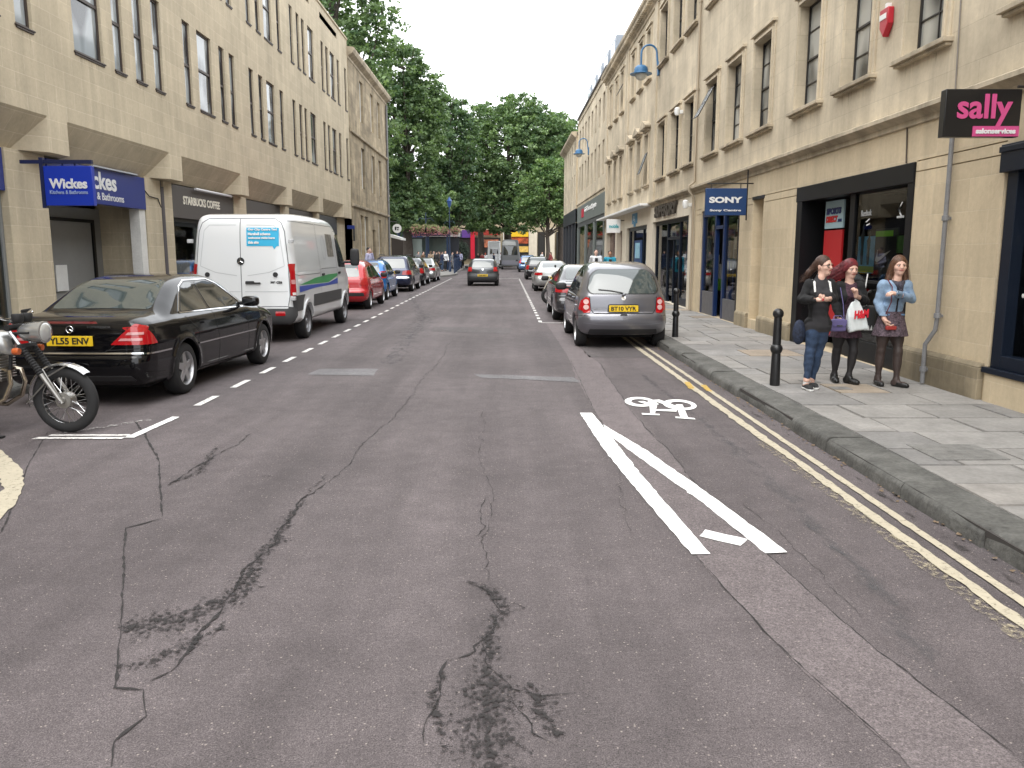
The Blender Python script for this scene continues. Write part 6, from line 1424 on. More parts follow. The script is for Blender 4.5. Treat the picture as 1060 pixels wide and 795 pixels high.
car = hatch(1.1, 1.0, .86); o = make_car(car, paint('pale blue metallic', (.13, .22, .40), .5, .25), 'pale blue hatchback furthest along the right hand row', (1.95, 73.5), 0, .07, style=7); trim_hatch(o, car, 1.1, 1.0, ptxt='', lamp=(.62, .78, .8, 1.25), sides=('L',), plz=.85)
b = MB()
# moving small hatchback in the lane
car = hatch(.98, .93, .83, cr=.18); KG = mat('dark grey body plastic', (.045, .048, .05), .55)
o = make_car(car, paint('grey black metallic', (.05, .055, .062), .5, .28), 'small round dark grey hatchback driving away down the middle of the street', (-1.22, 42.5), 0, .045, style=0, name='moving_car', rim=M_trim)
trim_hatch(o, car, .98, .93, ptxt='X284 MHT', lamp=(.56, .74, .76, .98), rwz=(.96, 1.27), plz=.56); patch('bumper', car, 'back', [(-.74, .30), (.74, .30), (.76, .68), (.5, .70), (.3, .62), (-.3, .62), (-.5, .70), (-.76, .68)], KG, o, rnd=.05, off=.012); disc('rear_badge', car, 'back', (0, .86), .05, M_chr, o, .006)
# ================================================================ STREET FURNITURE AND SIGNS
M_lblue = mat('lamp blue', (.045, .15, .30), .45, nz=(5, .2)); M_lglass = mat('frosted lamp glass', (.55, .56, .52), .25)
def bollard(x, y, label):
    t = thing('bollard', label, 'bollard', (x, y, PZ), group='black ball topped bollards')
    b = MB(); b.lathe([(.058, 0), (.06, .02), (.052, .38), (.05, .39), (.05, .44), (.046, .8), (.046, .85)], 24)
    b.build('post', mat('black bollard paint', (.012, .012, .013), .35, nz=(20, .3)), t, world=False)
    for z, r in ((.44, .072), (.86, .064)):
        b = MB(); n = 12; b.lathe([(max(0, r * math.sin(math.pi * i / n)), z - r * math.cos(math.pi * i / n)) for i in range(n + 1)], 24); b.build('ball', mat('black bollard paint', (.012, .012, .013), .35), t, world=False)
    return t
bollard(3.23, 9.62, 'black bollard with two balls, in front of the woman in jeans'); bollard(3.2, 15.3, 'black bollard beside the back corner of the grey hatchback')

def wall_lamp(y, z, label):
    t = thing('wall_lamp', label, 'wall lamp', (XR, y, z), group='blue swan neck wall lamps')
    b = MB(); b.box(-.07, -.005, -.09, .09, -.22, .22); b.build('wall_bracket', M_lblue, t, bevel=.015, world=False)
    b = MB(); pts = [(-.06, 0, .1), (-.10, 0, .45)] + [(-.10 - .26 + .26 * math.cos(a), 0, .5 + .26 * math.sin(a)) for a in [math.pi * k / 10 for k in range(11)]] + [(-.62, 0, .3), (-.62, 0, .08)]
    b.tube(pts, .032, 10); b.build('swan_neck_arm', M_lblue, t, world=False)
    b = MB(); b.lathe([(.05, .12), (.14, .10), (.21, .04), (.23, -.04), (.23, -.12), (.37, -.16), (.37, -.18), (.2, -.18)], 28, (-.62, 0, 0)); b.build('lamp_hood', M_lblue, t, world=False)
    b = MB(); n = 8; b.lathe([(.2 * math.cos(math.pi / 2 * i / n), -.18 - .2 * math.sin(math.pi / 2 * i / n)) for i in range(n + 1)], 24, (-.62, 0, 0)); b.build('lamp_bowl', M_lglass, t, world=False)
wall_lamp(28.5, 7.8, 'nearer blue swan neck lamp high on the right wall, beside the pedimented windows'); wall_lamp(52.0, 7.95, 'farther blue swan neck lamp high above the grey boutique')

# hanging signs (face the camera, hung from the wall)
def hang_sign(name, label, x0, x1, y, z0, z1, th, m, bracket=True, side=1, mets=None):
    t = thing(name, label, 'shop sign', (x1 if side > 0 else x0, y, z0))
    b = MB(); b.box(x0, x1, y - th / 2, y + th / 2, z0, z1); p = b.build('board', m, t, bevel=.006)
    b = MB(); xw = x1 if side > 0 else x0
    if bracket:
        b.tube([(XR if side > 0 else XL, y, z1 + .10), (x0 + .03 if side > 0 else x1 - .03, y, z1 + .10)], .014, 6)
        for x in (x0 + .12, x1 - .12): b.tube([(x, y, z1 + .1), (x, y, z1 - .01)], .01, 6)
        b.tube([(xw + side * .02, y, z0 - .1), (xw + side * .02, y, z1 + .45)], .016, 6); b.build('bracket', M_metal, t)
    return t, p
ys = 17.3; (x0, z1), (x1, z0) = ony(ys, 730.5, 195), ony(ys, 771.5, 223)
t, p = hang_sign('shop_sign', 'deep blue hanging sign with white capital letters over the electronics shop door', x0, x1, ys, z0, z1, .09, mat('deep blue sign face', (.012, .045, .14), .35))
text('SONY', .125, (x0 + .07, ys - .052, z1 - .30), 'cam', M_ltr, t, x1 - x0 - .16, .006); text('Sony Centre', .055, (x0 + .09, ys - .052, z0 + .07), 'cam', M_ltr, t, x1 - x0 - .2, .002)
ys = 8.2; (x0, z1), (x1, z0) = ony(ys, 977, 93), ony(ys, 1051, 142.5)
t, p = hang_sign('shop_sign', 'black hanging sign with pink lower case lettering, nearest sign on the right', x0, x1, ys, z0, z1, .10, mat('black sign face', (.008, .008, .009), .3), bracket=False)
b = MB(); b.tube([(x1 - .02, ys, z1 + .03), (XR + .01, ys, z1 + .03)], .015, 6); b.build('bracket', M_metal, t)
M_pink = mat('pink lettering', (.55, .07, .22), .45); W_ = x1 - x0
text('sally', .30, (x0 + W_ * .16, ys - .056, z0 + .10), 'cam', M_pink, t, W_ * .72, .007)
b = MB(); b.box(x0 + W_ * .38, x1 - .008, ys - .062, ys - .052, z0 + .004, z0 + .1); pk = b.build('name_strip', M_pink, t, smooth=False); text('salonservices', .05, (x0 + W_ * .42, ys - .066, z0 + .028), 'cam', M_ltr, pk, W_ * .52, .002)
ys = 14.15; (x0, z1), (x1, z0) = ony(ys, 46, 172), ony(ys, 99, 213)
t, p = hang_sign('shop_sign', 'royal blue hanging sign with a white name, on the stone pier at the left', x0, x1, ys, z0, z1, .10, mat('bright royal blue', (.010, .035, .36), .35), bracket=False, side=-1)
text('Wickes', .165, (x0 + .085, ys - .057, z0 + .28), 'cam', M_ltr, t, x1 - x0 - .17, .006); text('Kitchens & Bathrooms', .062, (x0 + .085, ys - .057, z0 + .19), 'cam', mat('pale blue lettering', (.3, .38, .6), .5), t, x1 - x0 - .17, .001)
b = MB(); b.box(XL - .12, x1, ys - .03, ys + .03, z1 + .04, z1 + .10); b.box(x0 - .07, x0 - .01, ys - .04, ys + .04, z0 - .04, z1 + .14); b.tube([(x1 - .3, ys, z1 + .1), (x1 - .3, ys, z1 - .01)], .015, 6); b.tube([(x0 + .3, ys, z1 + .1), (x0 + .3, ys, z1 - .01)], .015, 6); b.build('bracket', mat('dark blue bracket', (.01, .015, .06), .4), t)
# phone shop box sign and small extra boards
ys = 36.0; (x0, z1), (x1, z0) = ony(ys, 628, 227), ony(ys, 642, 241)
t, p = hang_sign('shop_sign', 'white projecting sign with teal letters over the phone shop, under the canopy', x0, x1, ys, z0, z1, .12, M_white, bracket=False); text('mobile', .16, (x0 + .1, ys - .066, z0 + .2), 'cam', mat('teal lettering', (.05, .36, .40), .5), t, .42, .006)
b = MB(); b.tube([(x1 - .01, ys, z1 - .05), (XR + .02, ys, z1 - .05)], .02, 6); b.build('bracket', M_metal, t)
# round sign past the old building
t = thing('round_sign', 'round white hanging sign with a dark emblem, at the corner of the old building', 'sign', (-7.6, 57.4, 3.2)); cx, cz_ = ony(57.4, 411, 236.5)
b = MB(); b.lathe([(0, -.05), (.31, -.05), (.31, .05), (0, .05)], 28, (cx, 57.4, cz_), 'y'); b.build('disc', M_white, t)
b = MB(); b.box(cx - .14, cx - .04, 57.33, 57.345, cz_ - .12, cz_ + .12); b.box(cx - .02, cx + .14, 57.33, 57.345, cz_ + .02, cz_ + .1); b.box(cx + .02, cx + .10, 57.33, 57.345, cz_ - .12, cz_ - .03); b.build('emblem', M_blk, t, smooth=False)
b = MB(); b.tube([(XL - .05, 56.62, cz_ + .45), (cx, 57.4, cz_ + .45), (cx, 57.4, cz_ + .3)], .02, 6); b.build('bracket', M_metal, t)
b = MB(); b.prism([(-8.1, 3.0), (-7.3, 2.75), (-7.3, 2.6), (-8.1, 2.8)], 57.6, 60, 'y'); tag(b.build('shop_awning', M_white, smooth=False), 'small white awning just past the old building', 'awning')
t = thing('projecting_bar', 'thin dark blue bar sticking out from the wall between the two left buildings', 'bracket', (XL, 42, 3)); b = MB(); x0, z0 = ony(42, 351, 237); x1, z1 = ony(42, 367, 233.5); b.box(XL, x1, 41.95, 42.05, z0, z0 + .18); b.build('bar', M_blue, t)
b = MB(); b.box(x1 - .08, x1, 41.97, 42.03, z0 - .6, z0); b.build('drop_rod', M_metal, t)
# alarm boxes and cameras
y, z = onx(XR, 920.8, 23); t = thing('alarm_box', 'red burglar alarm box on the upper right wall', 'alarm box', (XR, y, z))
b = MB(); o_ = [(-.12, .17), (.13, .17), (.14, -.04), (.02, -.20), (-.10, -.07)]; b.prism([(y - a, z + c) for a, c in o_], XR - .09, XR - .005, 'x'); p = b.build('case', mat('alarm red', (.42, .015, .03), .35), t, bevel=.012)
b = MB(); b.box(XR - .097, XR - .09, y - .09, y + .10, z + .03, z + .10); b.build('label_strip', M_white, p, smooth=False); b = MB(); b.box(XR - .06, XR, y - .03, y + .03, z + .17, z + .24); b.build('cable_box', M_white, t, smooth=False)
for (px, py, lab) in ((716, 212, 'white camera on the pilaster over the right end of the clothing shop'), (707, 116, 'small white floodlight between two first floor windows')):
    y, z = onx(XR, px, py); t = thing('security_camera', lab, 'camera', (XR, y, z)); b = MB(); b.box(XR - .1, XR - .003, y - .05, y + .05, z - .05, z + .05); b.build('wall_mount', M_white, t, bevel=.01)
    b = MB(); b.lathe([(0, -.1), (.06, -.09), (.085, 0), (.08, .1), (.04, .13), (0, .135)], 16, (XR - .17, y, z)); b.build('housing', M_white, t)
# drainpipes on the right wall
def pipe(pts, r, m, label, cat='drainpipe', name='drainpipe', clips=()):
    t = thing(name, label, cat, pts[0]); b = MB(); b.tube(pts, r, 12); b.build('pipe', m, t)
    b = MB()
    for (x, y, z) in clips: b.lathe([(r + .004, z - .03), (r + .014, z - .028), (r + .014, z + .028), (r + .004, z + .03)], 12, (x, y, 0)); b.box(x, XR, y - .015, y + .015, z - .015, z + .015)
    if clips: b.build('collar', m, t)
pipe([(XR - .06, 9.55, 3.22), (XR - .06, 9.55, .95), (XR - .06, 9.57, .80), (XR - .12, 9.66, .62), (XR - .12, 9.66, PZ + .02)], .026, M_pipe, 'grey steel pipe down the wall between the sports shop and the salon', clips=[(XR - .06, 9.55, .97), (XR - .06, 9.55, 2.1), (XR - .12, 9.66, .32)])
pipe([(XR - .06, 22.5, 9.9), (XR - .06, 22.5, 3.6), (XR - .2, 22.5, 3.5), (XR - .2, 22.5, 3.38), (XR - .07, 22.5, 3.2), (XR - .07, 22.5, PZ + .02)], .036, mat('stone coloured pipe', (.36, .30, .22), .6), 'stone coloured downpipe where the two right buildings meet', clips=[(XR - .06, 22.5, 6), (XR - .06, 22.5, 8.2)])
pipe([(XR - .012, 9.78, 6.9), (XR - .012, 9.72, 5.0), (XR - .012, 9.66, 3.55)], .008, mat('grey cable', (.2, .18, .16), .6), 'thin cable running up the wall above the black hanging sign', 'cable', 'cable')
pipe([(XR - .012, 10.75, 3.3), (XR - .012, 10.7, 2.84)], .01, mat('brown cable', (.08, .06, .045), .6), 'short brown cable above the right end of the sports shop', 'cable', 'cable')
pipe([(XG + .01, 19.4, 3.15), (XG + .03, 19.6, 3.02), (XG + .02, 20.1, 3.0), (XG + .0, 20.3, 2.8)], .012, M_blk, 'black cable looping across the stone pier beside the brown cafe sign', 'cable', 'cable')

# ---------------- motorcycle, lower left
MS = mat('bike silver paint', (.42, .42, .41), .25, .6, 1); M_alum = mat('cast aluminium', (.34, .33, .31), .35, .8); M_eng = mat('engine grey', (.13, .125, .12), .5, .7, nz=(20, .2)); M_frk = mat('gaiter rubber', (.015, .015, .016), .7)
def moto_wheel(parent, x, R_=.318, wr=.055, spokes=36, hub=.075):
    b = MB(); n = 14; prof = [(R_ - wr * 1.35 , -.012)] + [(R_ - wr + wr * math.cos(a), wr * .82 * math.sin(a)) for a in [math.radians(-140 + 280 * i / n) for i in range(n + 1)]] + [(R_ - wr * 1.35, .012)]
    b.lathe(prof, 56, axis='y', caps=False); w_ = b.build('wheel', M_tyre, None); w_.parent = parent; w_.location = (x, 0, R_)
    rr = R_ - wr * 1.45; b = MB(); b.lathe([(rr - .012, -.03), (rr + .012, -.034), (rr + .016, -.026), (rr - .004, -.015), (rr - .010, 0), (rr - .004, .015), (rr + .016, .026), (rr + .012, .034), (rr - .012, .03)], 56, axis='y', caps=False); b.build('rim', mat('polished rim', (.6, .6, .6), .2, .9), w_, world=False)
    b = MB()
    for k in range(spokes):
        t = 2 * math.pi * k / spokes; s_ = 1 if k % 2 else -1; t2 = t + s_ * .42 * (1 if k % 4 < 2 else -1)
        b.tube([(hub * .9 * math.cos(t), s_ * .035, hub * .9 * math.sin(t)), ((rr - .008) * math.cos(t2), 0, (rr - .008) * math.sin(t2))], .0022, 4)
    b.build('spokes', mat('polished rim', (.6, .6, .6), .2, .9), w_, world=False)
    b = MB(); b.lathe([(0, -.07), (.03, -.07), (.035, -.055), (hub, -.05), (hub + .005, -.03), (hub + .005, .03), (hub, .05), (.04, .055), (.03, .07), (0, .07)], 28, axis='y'); b.build('hub', M_alum, w_, world=False)
    return w_
t = thing('motorcycle', 'old silver and black motorcycle with spoked front wheel, cut off by the left edge', 'motorcycle', (G(70.4, 448)[0], G(70.4, 448)[1] + .02, 0), R(-4))
moto_wheel(t, 0); moto_wheel(t, -1.36, .312, .06)
b = MB()     # front mudguard with stays
gpts = []
for i in range(21):
    a = math.radians(48 + i * 7.2); gpts.append(a)
for (y0, y1, dr) in ((-.055, -.03, -.012), (-.03, .03, .006), (.03, .055, -.012)):
    for a, c in zip(gpts, gpts[1:]):
        r = .352; f_ = lambda a_, r_, y_: (r_ * math.cos(a_), y_, .318 + r_ * math.sin(a_)); ra, rb = (r + dr, r + .006) if y0 < -.04 else (r + .006, r + .006) if y0 < 0 else (r + .006, r + dr)
        b.quad(f_(a, ra, y0), f_(a, rb, y1), f_(c, rb, y1), f_(c, ra, y0)); b.quad(f_(a, ra - .004, y0), f_(c, ra - .004, y0), f_(c, rb - .004, y1), f_(a, rb - .004, y1))
b.build('mudguard', mat('polished rim', (.6, .6, .6), .2, .9), t, world=False)
b = MB()
for y in (-.065, .065):
    b.tube([(-.01, y, .34), (.33 * math.cos(R(120)), y, .318 + .35 * math.sin(R(120)))], .007, 6); b.tube([(-.12, y, .52), (.352 * math.cos(R(185)), y, .318 + .35 * math.sin(R(185)))], .007, 6); b.tube([(-.12, y, .55), (.34 * math.cos(R(78)), y, .318 + .348 * math.sin(R(78)))], .007, 6)
b.build('mudguard_stay', M_alum, t, world=False)
hx, hz = -.47, 1.03   # top of the fork
for y in (-.085, .085):
    P0 = Vector((.0, y, .318)); P1 = Vector((hx, y, hz)); d = P1 - P0
    b = MB(); b.tube([P0 - d * .03, P0 + d * .38], [.021, .024], 12); fk = b.build('fork_leg', M_alum, t, world=False)
    b = MB(); b.tube([P0 + d * .38, P0 + d * 1.0], .016, 10); b.build('fork_tube', mat('polished rim', (.6, .6, .6), .2, .9), fk, world=False)
    b = MB(); n = 22; b.tube([P0 + d * (.36 + .34 * i / n) for i in range(n + 1)], [.034 if i % 2 else .026 for i in range(n + 1)], 12); b.build('fork_gaiter', M_frk, fk, world=False)
b = MB(); b.tube([(.0, -.11, .318), (.0, .11, .318)], .012, 8); b.build('axle', M_chr, t, world=False)
def bx_(name, m, *a, bev=.01):
    b = MB(); b.box(*a); return b.build(name, m, t, bevel=bev, world=False)
b = MB(); b.tube([(hx + .03, -.12, hz - .02), (hx + .03, .12, hz - .02)], .03, 8); b.build('fork_yoke', M_frk, t, world=False); b = MB(); b.tube([(hx * .72, -.11, .318 + (hz - .318) * .72), (hx * .72, .11, .318 + (hz - .318) * .72)], .03, 8); b.build('fork_yoke', M_frk, t, world=False)
hd = MB(); hd.lathe([(0, -.20), (.05, -.19), (.085, -.14), (.096, -.05), (.098, .03), (.104, .035), (.104, .055), (.094, .058)], 28, (-.20, 0, .965), 'x'); hl = hd.build('headlight', MS, t, world=False)
b = MB(); b.lathe([(.094, .052), (.08, .066), (.05, .076), (0, .08)], 28, (-.20, 0, .965), 'x'); b.build('lens', mat('headlamp glass', (.55, .56, .55), .08, .3, 1), hl, world=False)
for y in (-.10, .10): b = MB(); b.tube([(-.42, y * .8, .96), (-.24, y, .965)], .012, 6); b.build('headlight_bracket', M_frk, t, world=False)
for y in (-.065, .065): b = MB(); b.lathe([(.038, -.04), (.05, -.02), (.052, .03), (.046, .04), (0, .042)], 20, (-.36, y, 1.10)); b.build('gauge', M_frk, t, world=False)
b = MB(); b.tube([(-.50, -.36, 1.16), (-.47, -.30, 1.15), (-.44, -.12, 1.09), (-.44, .12, 1.09), (-.47, .30, 1.15), (-.60, .42, 1.14)], .012, 8); b.build('handlebar', M_chr, t, world=False)
for y in (-.38, .38): b = MB(); b.tube([(-.48, y * .8, 1.15), (-.62, y * 1.02, 1.13)], .018, 8); b.build('grip', M_frk, t, world=False); b = MB(); b.tube([(-.44, y * .72, 1.14), (-.50, y * .98, 1.12)], .006, 6); b.build('lever', M_chr, t, world=False)
for y in (-.17, .17):
    b = MB(); b.tube([(-.33, y * .55, .80), (-.33, y, .80)], .008, 6); b.build('indicator_stem', M_chr, t, world=False)
    b = MB(); b.lathe([(0, -.03), (.03, -.028), (.036, 0), (.03, .03), (0, .032)], 16, (-.33, y, .80), 'x'); b.build('indicator', mat('orange indicator lens', (.50, .10, .02), .25, coat=1), t, world=False)
tk = MB(); ks = [(-.46, .05, .80, .06), (-.50, .10, .85, .11), (-.60, .13, .87, .12), (-.75, .125, .87, .11), (-.90, .09, .84, .08), (-.96, .05, .82, .05)]
n = 20; vs = []
for (x, ry, zc, rz_) in ks:
    for k in range(n): a = 2 * math.pi * k / n; vs.append((x, math.copysign(abs(math.cos(a)) ** .75, math.cos(a)) * ry, zc + math.copysign(abs(math.sin(a)) ** .75, math.sin(a)) * rz_))
fs = [(i * n + k, i * n + (k + 1) % n, (i + 1) * n + (k + 1) % n, (i + 1) * n + k) for i in range(len(ks) - 1) for k in range(n)] + [tuple(range(n))[::-1], tuple(range((len(ks) - 1) * n, len(ks) * n))]
tk.add(vs, fs); tko = tk.build('fuel_tank', MS, t, world=False, angle=60); q = tko.modifiers.new('s', 'SUBSURF'); q.levels = q.render_levels = 1
b = MB(); 
for y in (-.132, .132): b.prism([(-.56, .80), (-.62, .78), (-.80, .78), (-.86, .84), (-.76, .88), (-.6, .88)], y - .008, y + .008, 'y')
b.build('tank_pad', M_frk, t, bevel=.005, world=False)
b = MB(); b.prism([(-.92, .78), (-1.0, .86), (-1.3, .84), (-1.62, .86), (-1.66, .80), (-1.3, .75)], -.13, .13, 'y'); b.build('seat', mat('black vinyl', (.015, .015, .016), .5), t, bevel=.03, world=False)
b = MB(); pts_f = [(-.44, 0, .95), (-.50, 0, .80), (-.55, 0, .42), (-.62, 0, .30), (-1.0, 0, .30), (-1.04, 0, .70), (-.50, 0, .82)]; b.tube(pts_f, .018, 8)
for y in (-.1, .1): b.tube([(-1.04, y, .70), (-1.6, y, .76)], .012, 8); b.tube([(-1.0, y, .36), (-1.36, y, .312)], .016, 8); b.tube([(-1.30, y, .34), (-1.24, y, .74)], .024, 8)
b.build('frame', M_frk, t, world=False)
b = MB(); b.box(-.98, -.62, -.12, .12, .30, .52); b.lathe([(.13, -.16), (.14, -.13), (.14, .13), (.13, .16)], 24, (-.78, 0, .42), 'y'); eng = b.build('engine', M_eng, t, bevel=.02, world=False)
b = MB()
for i in range(8): z = .53 + i * .026; b.box(-.76, -.54, -.11, .11, z, z + .010)
b.box(-.73, -.57, -.08, .08, .5, .74); b.build('cylinder_fins', M_alum, eng, bevel=.003, world=False)
for y in (-.07, .07): b = MB(); b.tube([(-.56, y, .62), (-.48, y * 1.2, .60), (-.46, y * 1.5, .48), (-.52, y * 1.8, .34), (-.70, y * 2.2, .24), (-1.0, y * 2.4, .25)], .021, 10); b.tube([(-1.0, y * 2.4, .25), (-1.1, y * 2.4, .26), (-1.62, y * 2.5, .33)], [.021, .042, .04], 12); b.build('exhaust_pipe', mat('heat tinted chrome', (.55, .48, .38), .2, .95), t, world=False)
b = MB(); b.tube([(-.68, -.14, .30), (-.56, -.26, .06), (-.50, -.28, .01)], .012, 8); b.box(-.53, -.46, -.31, -.25, .003, .018); b.build('side_stand', M_frk, t, world=False)
b = MB(); r = .36
for i in range(16):
    a, c = R(20 + i * 9), R(29 + i * 9); f_ = lambda a_, y_, rr=r: (-1.36 + rr * math.cos(a_), y_, .312 + rr * math.sin(a_)); b.quad(f_(a, -.06), f_(a, .06), f_(c, .06), f_(c, -.06))
b.build('rear_mudguard', MS, t, world=False); b = MB(); b.box(-1.76, -1.72, -.05, .05, .60, .70); b.build('tail_lamp', M_red, t, bevel=.01, world=False)

# ---------------- small motorcycle between the coupe and the saloon on the right
t = thing('scooter', 'small dark motorcycle poking out between the silver coupe and the gunmetal saloon', 'motorcycle', (1.45, 27.5, 0), R(200)); k0 = .92
moto_wheel(t, 0, .29, .06, 12); moto_wheel(t, -1.2, .28, .06, 12)
for y in (-.07, .07): b = MB(); b.tube([(0, y, .29), (-.33, y, .92)], .02, 8); b.build('fork_leg', M_alum, t, world=False)
b = MB(); b.tube([(-.42, -.32, 1.08), (-.36, -.1, 1.0), (-.36, .1, 1.0), (-.42, .32, 1.08)], .014, 8); b.build('handlebar', M_trim, t, world=False)
b = MB(); b.prism([(-.2, .80), (-.1, .95), (-.3, 1.12), (-.42, .95), (-.7, .86), (-.5, .50), (-.95, .45), (-.9, .75), (-.4, .66)], -.12, .12, 'y'); b.build('fairing', mat('black plastic fairing', (.02, .02, .022), .3), t, bevel=.03, world=False)
b = MB(); b.prism([(-.6, .78), (-.7, .86), (-1.45, .9), (-1.4, .8)], -.12, .12, 'y'); b.build('seat', M_frk, t, bevel=.03, world=False)
b = MB(); b.box(-.95, -.4, -.1, .1, .26, .55); b.build('engine', M_eng, t, bevel=.03, world=False)
for y in (-.3, .3): b = MB(); b.tube([(-.40, y, 1.06), (-.38, y * 1.2, 1.22)], .006, 6); b.build('mirror_stem', M_trim, t, world=False); blob('mirror', (-.38, y * 1.25, 1.26), .02, .06, .045, M_trim, t, n=6)
b = MB(); b.tube([(-.1, -.16, .9), (.12, -.2, .45)], .03, 8); b.build('crash_bar', M_chr, t, world=False)

# ---------------- plaza: railing, lamp posts with baskets, shelter
t = thing('railing', 'dark blue pedestrian railing along the plaza kerb, left of the moving car', 'railing', (-4.2, 63, PZ))
b = MB(); RX = lambda y: -4.05 - .035 * (y - 64)
M_rail = mat('dark blue railing', (.01, .03, .08), .4)
for i in range(13):
    y = 64 + i * 1.7; b.box(RX(y) - .035, RX(y) + .035, y - .035, y + .035, PZ, 1.32)
b.build('railing_posts', M_rail, t, smooth=False); b = MB()
for z in (1.22, .3): b.tube([(RX(64), 64, z), (RX(84.4), 84.4, z)], .025, 6)
b.build('rail', M_rail, t); b = MB()
for i in range(136): y = 64 + i * .15; b.box(RX(y) - .01, RX(y) + .01, y - .01, y + .01, .3, 1.22)
b.build('railing_bars', M_rail, t, smooth=False)
def leafball(b, c, r, n, s, rd, flat=1.0):
    for _ in range(n):
        d = Vector((rd.gauss(0, 1), rd.gauss(0, 1), rd.gauss(0, 1))).normalized() * r * rd.uniform(.55, 1.05); d.z *= flat; p = Vector(c) + d
        u = Vector((rd.gauss(0, 1), rd.gauss(0, 1), rd.gauss(0, 1))).normalized(); v = u.orthogonal().normalized(); k = s * rd.uniform(.6, 1.3); b.quad(p - u * k, p + v * k * .6, p + u * k, p - v * k * .6)
def basket_post(px, Y, label, spread, zc, lantern):
    x, z = ony(Y, px, 240); t = thing('lamp_post', label, 'lamp post', (x, Y, PZ)); b = MB(); top = 5.6 if lantern else 4.7
    b.lathe([(.1, PZ), (.1, .5), (.06, .6), (.04, 2.2), (.035, top)], 14, (x, Y, 0)); b.build('post', M_rail, t)
    b = MB()
    for dx in spread: b.tube([(x, Y, zc + .75), (x + dx * .6, Y, zc + .85), (x + dx, Y, zc + .6)], .018, 6)
    b.build('basket_arm', M_rail, t)
    if lantern: b = MB(); b.lathe([(.05, top - .1), (.14, top + .05), (.2, top + .4), (.24, top + .43), (.11, top + .6), (.03, top + .75), (0, top + .8)], 8, (x, Y, 0)); b.build('lantern', mat('blue lantern', (.03, .08, .25), .3), t)
    for i, dx in enumerate(spread):
        rd = random.Random(int(px * 7 + i)); hb = thing('hanging_basket', ('%s hanging basket of pink flowers on the %s lamp post' % (('left', 'near', 'right')[i] if len(spread) > 2 else ('left', 'right')[i], 'nearer' if Y < 66 else 'farther')), 'hanging basket', (x + dx, Y, zc)); 
        b = MB(); b.lathe([(0, zc - .3), (.2, zc - .25), (.3, zc)], 14, (x + dx, Y, 0)); b.build('basket', M_blk, hb)
        b = MB(); leafball(b, (x + dx, Y, zc + .05), .46, 420, .055, rd, .85); b.build('foliage', mat('basket leaves', (.16, .19, .07), .8, nz=(9, .4)), hb, smooth=False)
        b = MB(); leafball(b, (x + dx, Y, zc - .08), .50, 260, .045, rd, .9); b.build('flowers', mat('pink flowers', (.42, .14, .16), .7, nz=(6, .6)), hb, smooth=False)
basket_post(441, 62, 'dark lamp post carrying three flower baskets, nearer one on the plaza', (-.7, .0, .6), 3.45, False); basket_post(465.5, 70, 'lamp post with a blue lantern above two flower baskets', (-.45, .45), 3.55, True)
t = thing('bus_shelter', 'dark blue shelter behind the flower baskets on the plaza', 'shelter', (-7, 78, PZ))
b = MB(); b.box(-9.4, -5.3, 77, 79, 3.3, 3.62); b.build('roof', M_rail, t, bevel=.03)
for x in (-9.2, -7.3, -5.5): b = MB(); b.box(x - .09, x + .09, 77.1, 77.28, PZ, 3.3); b.build('post', M_rail, t)
b = MB(); b.box(-9.1, -5.6, 78.8, 78.86, .6, 3.1); b.build('back_panel', mat('dull green glass', (.10, .13, .12), .15), t); b = MB(); b.box(-8.9, -7.9, 77.3, 77.36, 1.4, 3.0); b.build('poster_panel', mat('pale poster', (.32, .38, .36), .5), t)
b = MB(); b.box(-8.3, -4.6, 82, 83, 3.3, 3.9); o = b.build('shop_canopy', mat('pale canopy', (.48, .48, .46), .6), bevel=.03); tag(o, 'pale flat canopy seen behind the dark blue shelter', 'canopy')
b = MB(); b.box(-8.2, -4.7, 82.4, 82.6, .1, 3.3); tag(b.build('dark_kiosk', mat('dark kiosk', (.02, .022, .03), .4)), 'dark kiosk wall under the pale canopy on the plaza', 'kiosk')
# awkward dark statue-like clump by the railing: litter bins and a clipped shrub in a planter
t = thing('planter', 'dark round clipped shrub in a planter at the far end of the railing', 'planter', (-4.9, 86, PZ)); b = MB(); b.lathe([(.4, .1), (.55, .8), (.5, .8)], 16, (-5.0, 86, 0)); b.build('pot', M_blk, t); b = MB(); leafball(b, (-5.0, 86, 1.9), 1.15, 1500, .12, random.Random(5)); b.build('foliage', mat('dark shrub', (.03, .045, .03), .9), t, smooth=False)

# ---------------- far vehicles and far shops
t = thing('box_van', 'dark grey van parked under the big trees, beyond the pale blue car', 'van', (.45, 86, 0), R(0))
gv = Car([(0, .35), (-.02, .8), (.0, 1.5), (.08, 2.4), (.3, 3.0), (.8, 3.1), (3.5, 3.1), (4.3, 2.9), (4.9, 2.0), (5.3, 1.2), (5.4, .7), (5.3, .35)], [(0, .98), (.4, 1.0), (4.8, 1.0), (5.4, .85)], [(.3, .97), (1, 1)], 1.4, 1.0, .10, (1.0, 4.2), .35, .4, r=.25, cr=.1, cf=.2, zb=.35)
t.rotation_euler = (0, 0, R(90)); V, Fc = surfnet(gv, (-.1, -1.1, .3), (5.5, 1.1, 3.2), .07); field_obj('body', gv, None, None, .07, mat('grey van body', (.11, .115, .12), .5), t, V, Fc)
patch('rear_window', gv, 'back', [(-.75, 1.5), (.75, 1.5), (.68, 2.4), (-.68, 2.4)], M_cglass, t, rnd=.1, off=.02, res=.2); patch('roof_panel', gv, 'back', [(-.6, 2.5), (.85, 2.5), (.8, 2.9), (-.5, 2.9)], mat('light grey panel', (.30, .31, .31), .5), t, rnd=.1, off=.02, res=.2); patch('bumper', gv, 'back', [(-.9, .5), (.9, .5), (.9, .95), (-.9, .95)], mat('bumper grey', (.17, .17, .2), .5), t, rnd=.05, off=.03, res=.2)
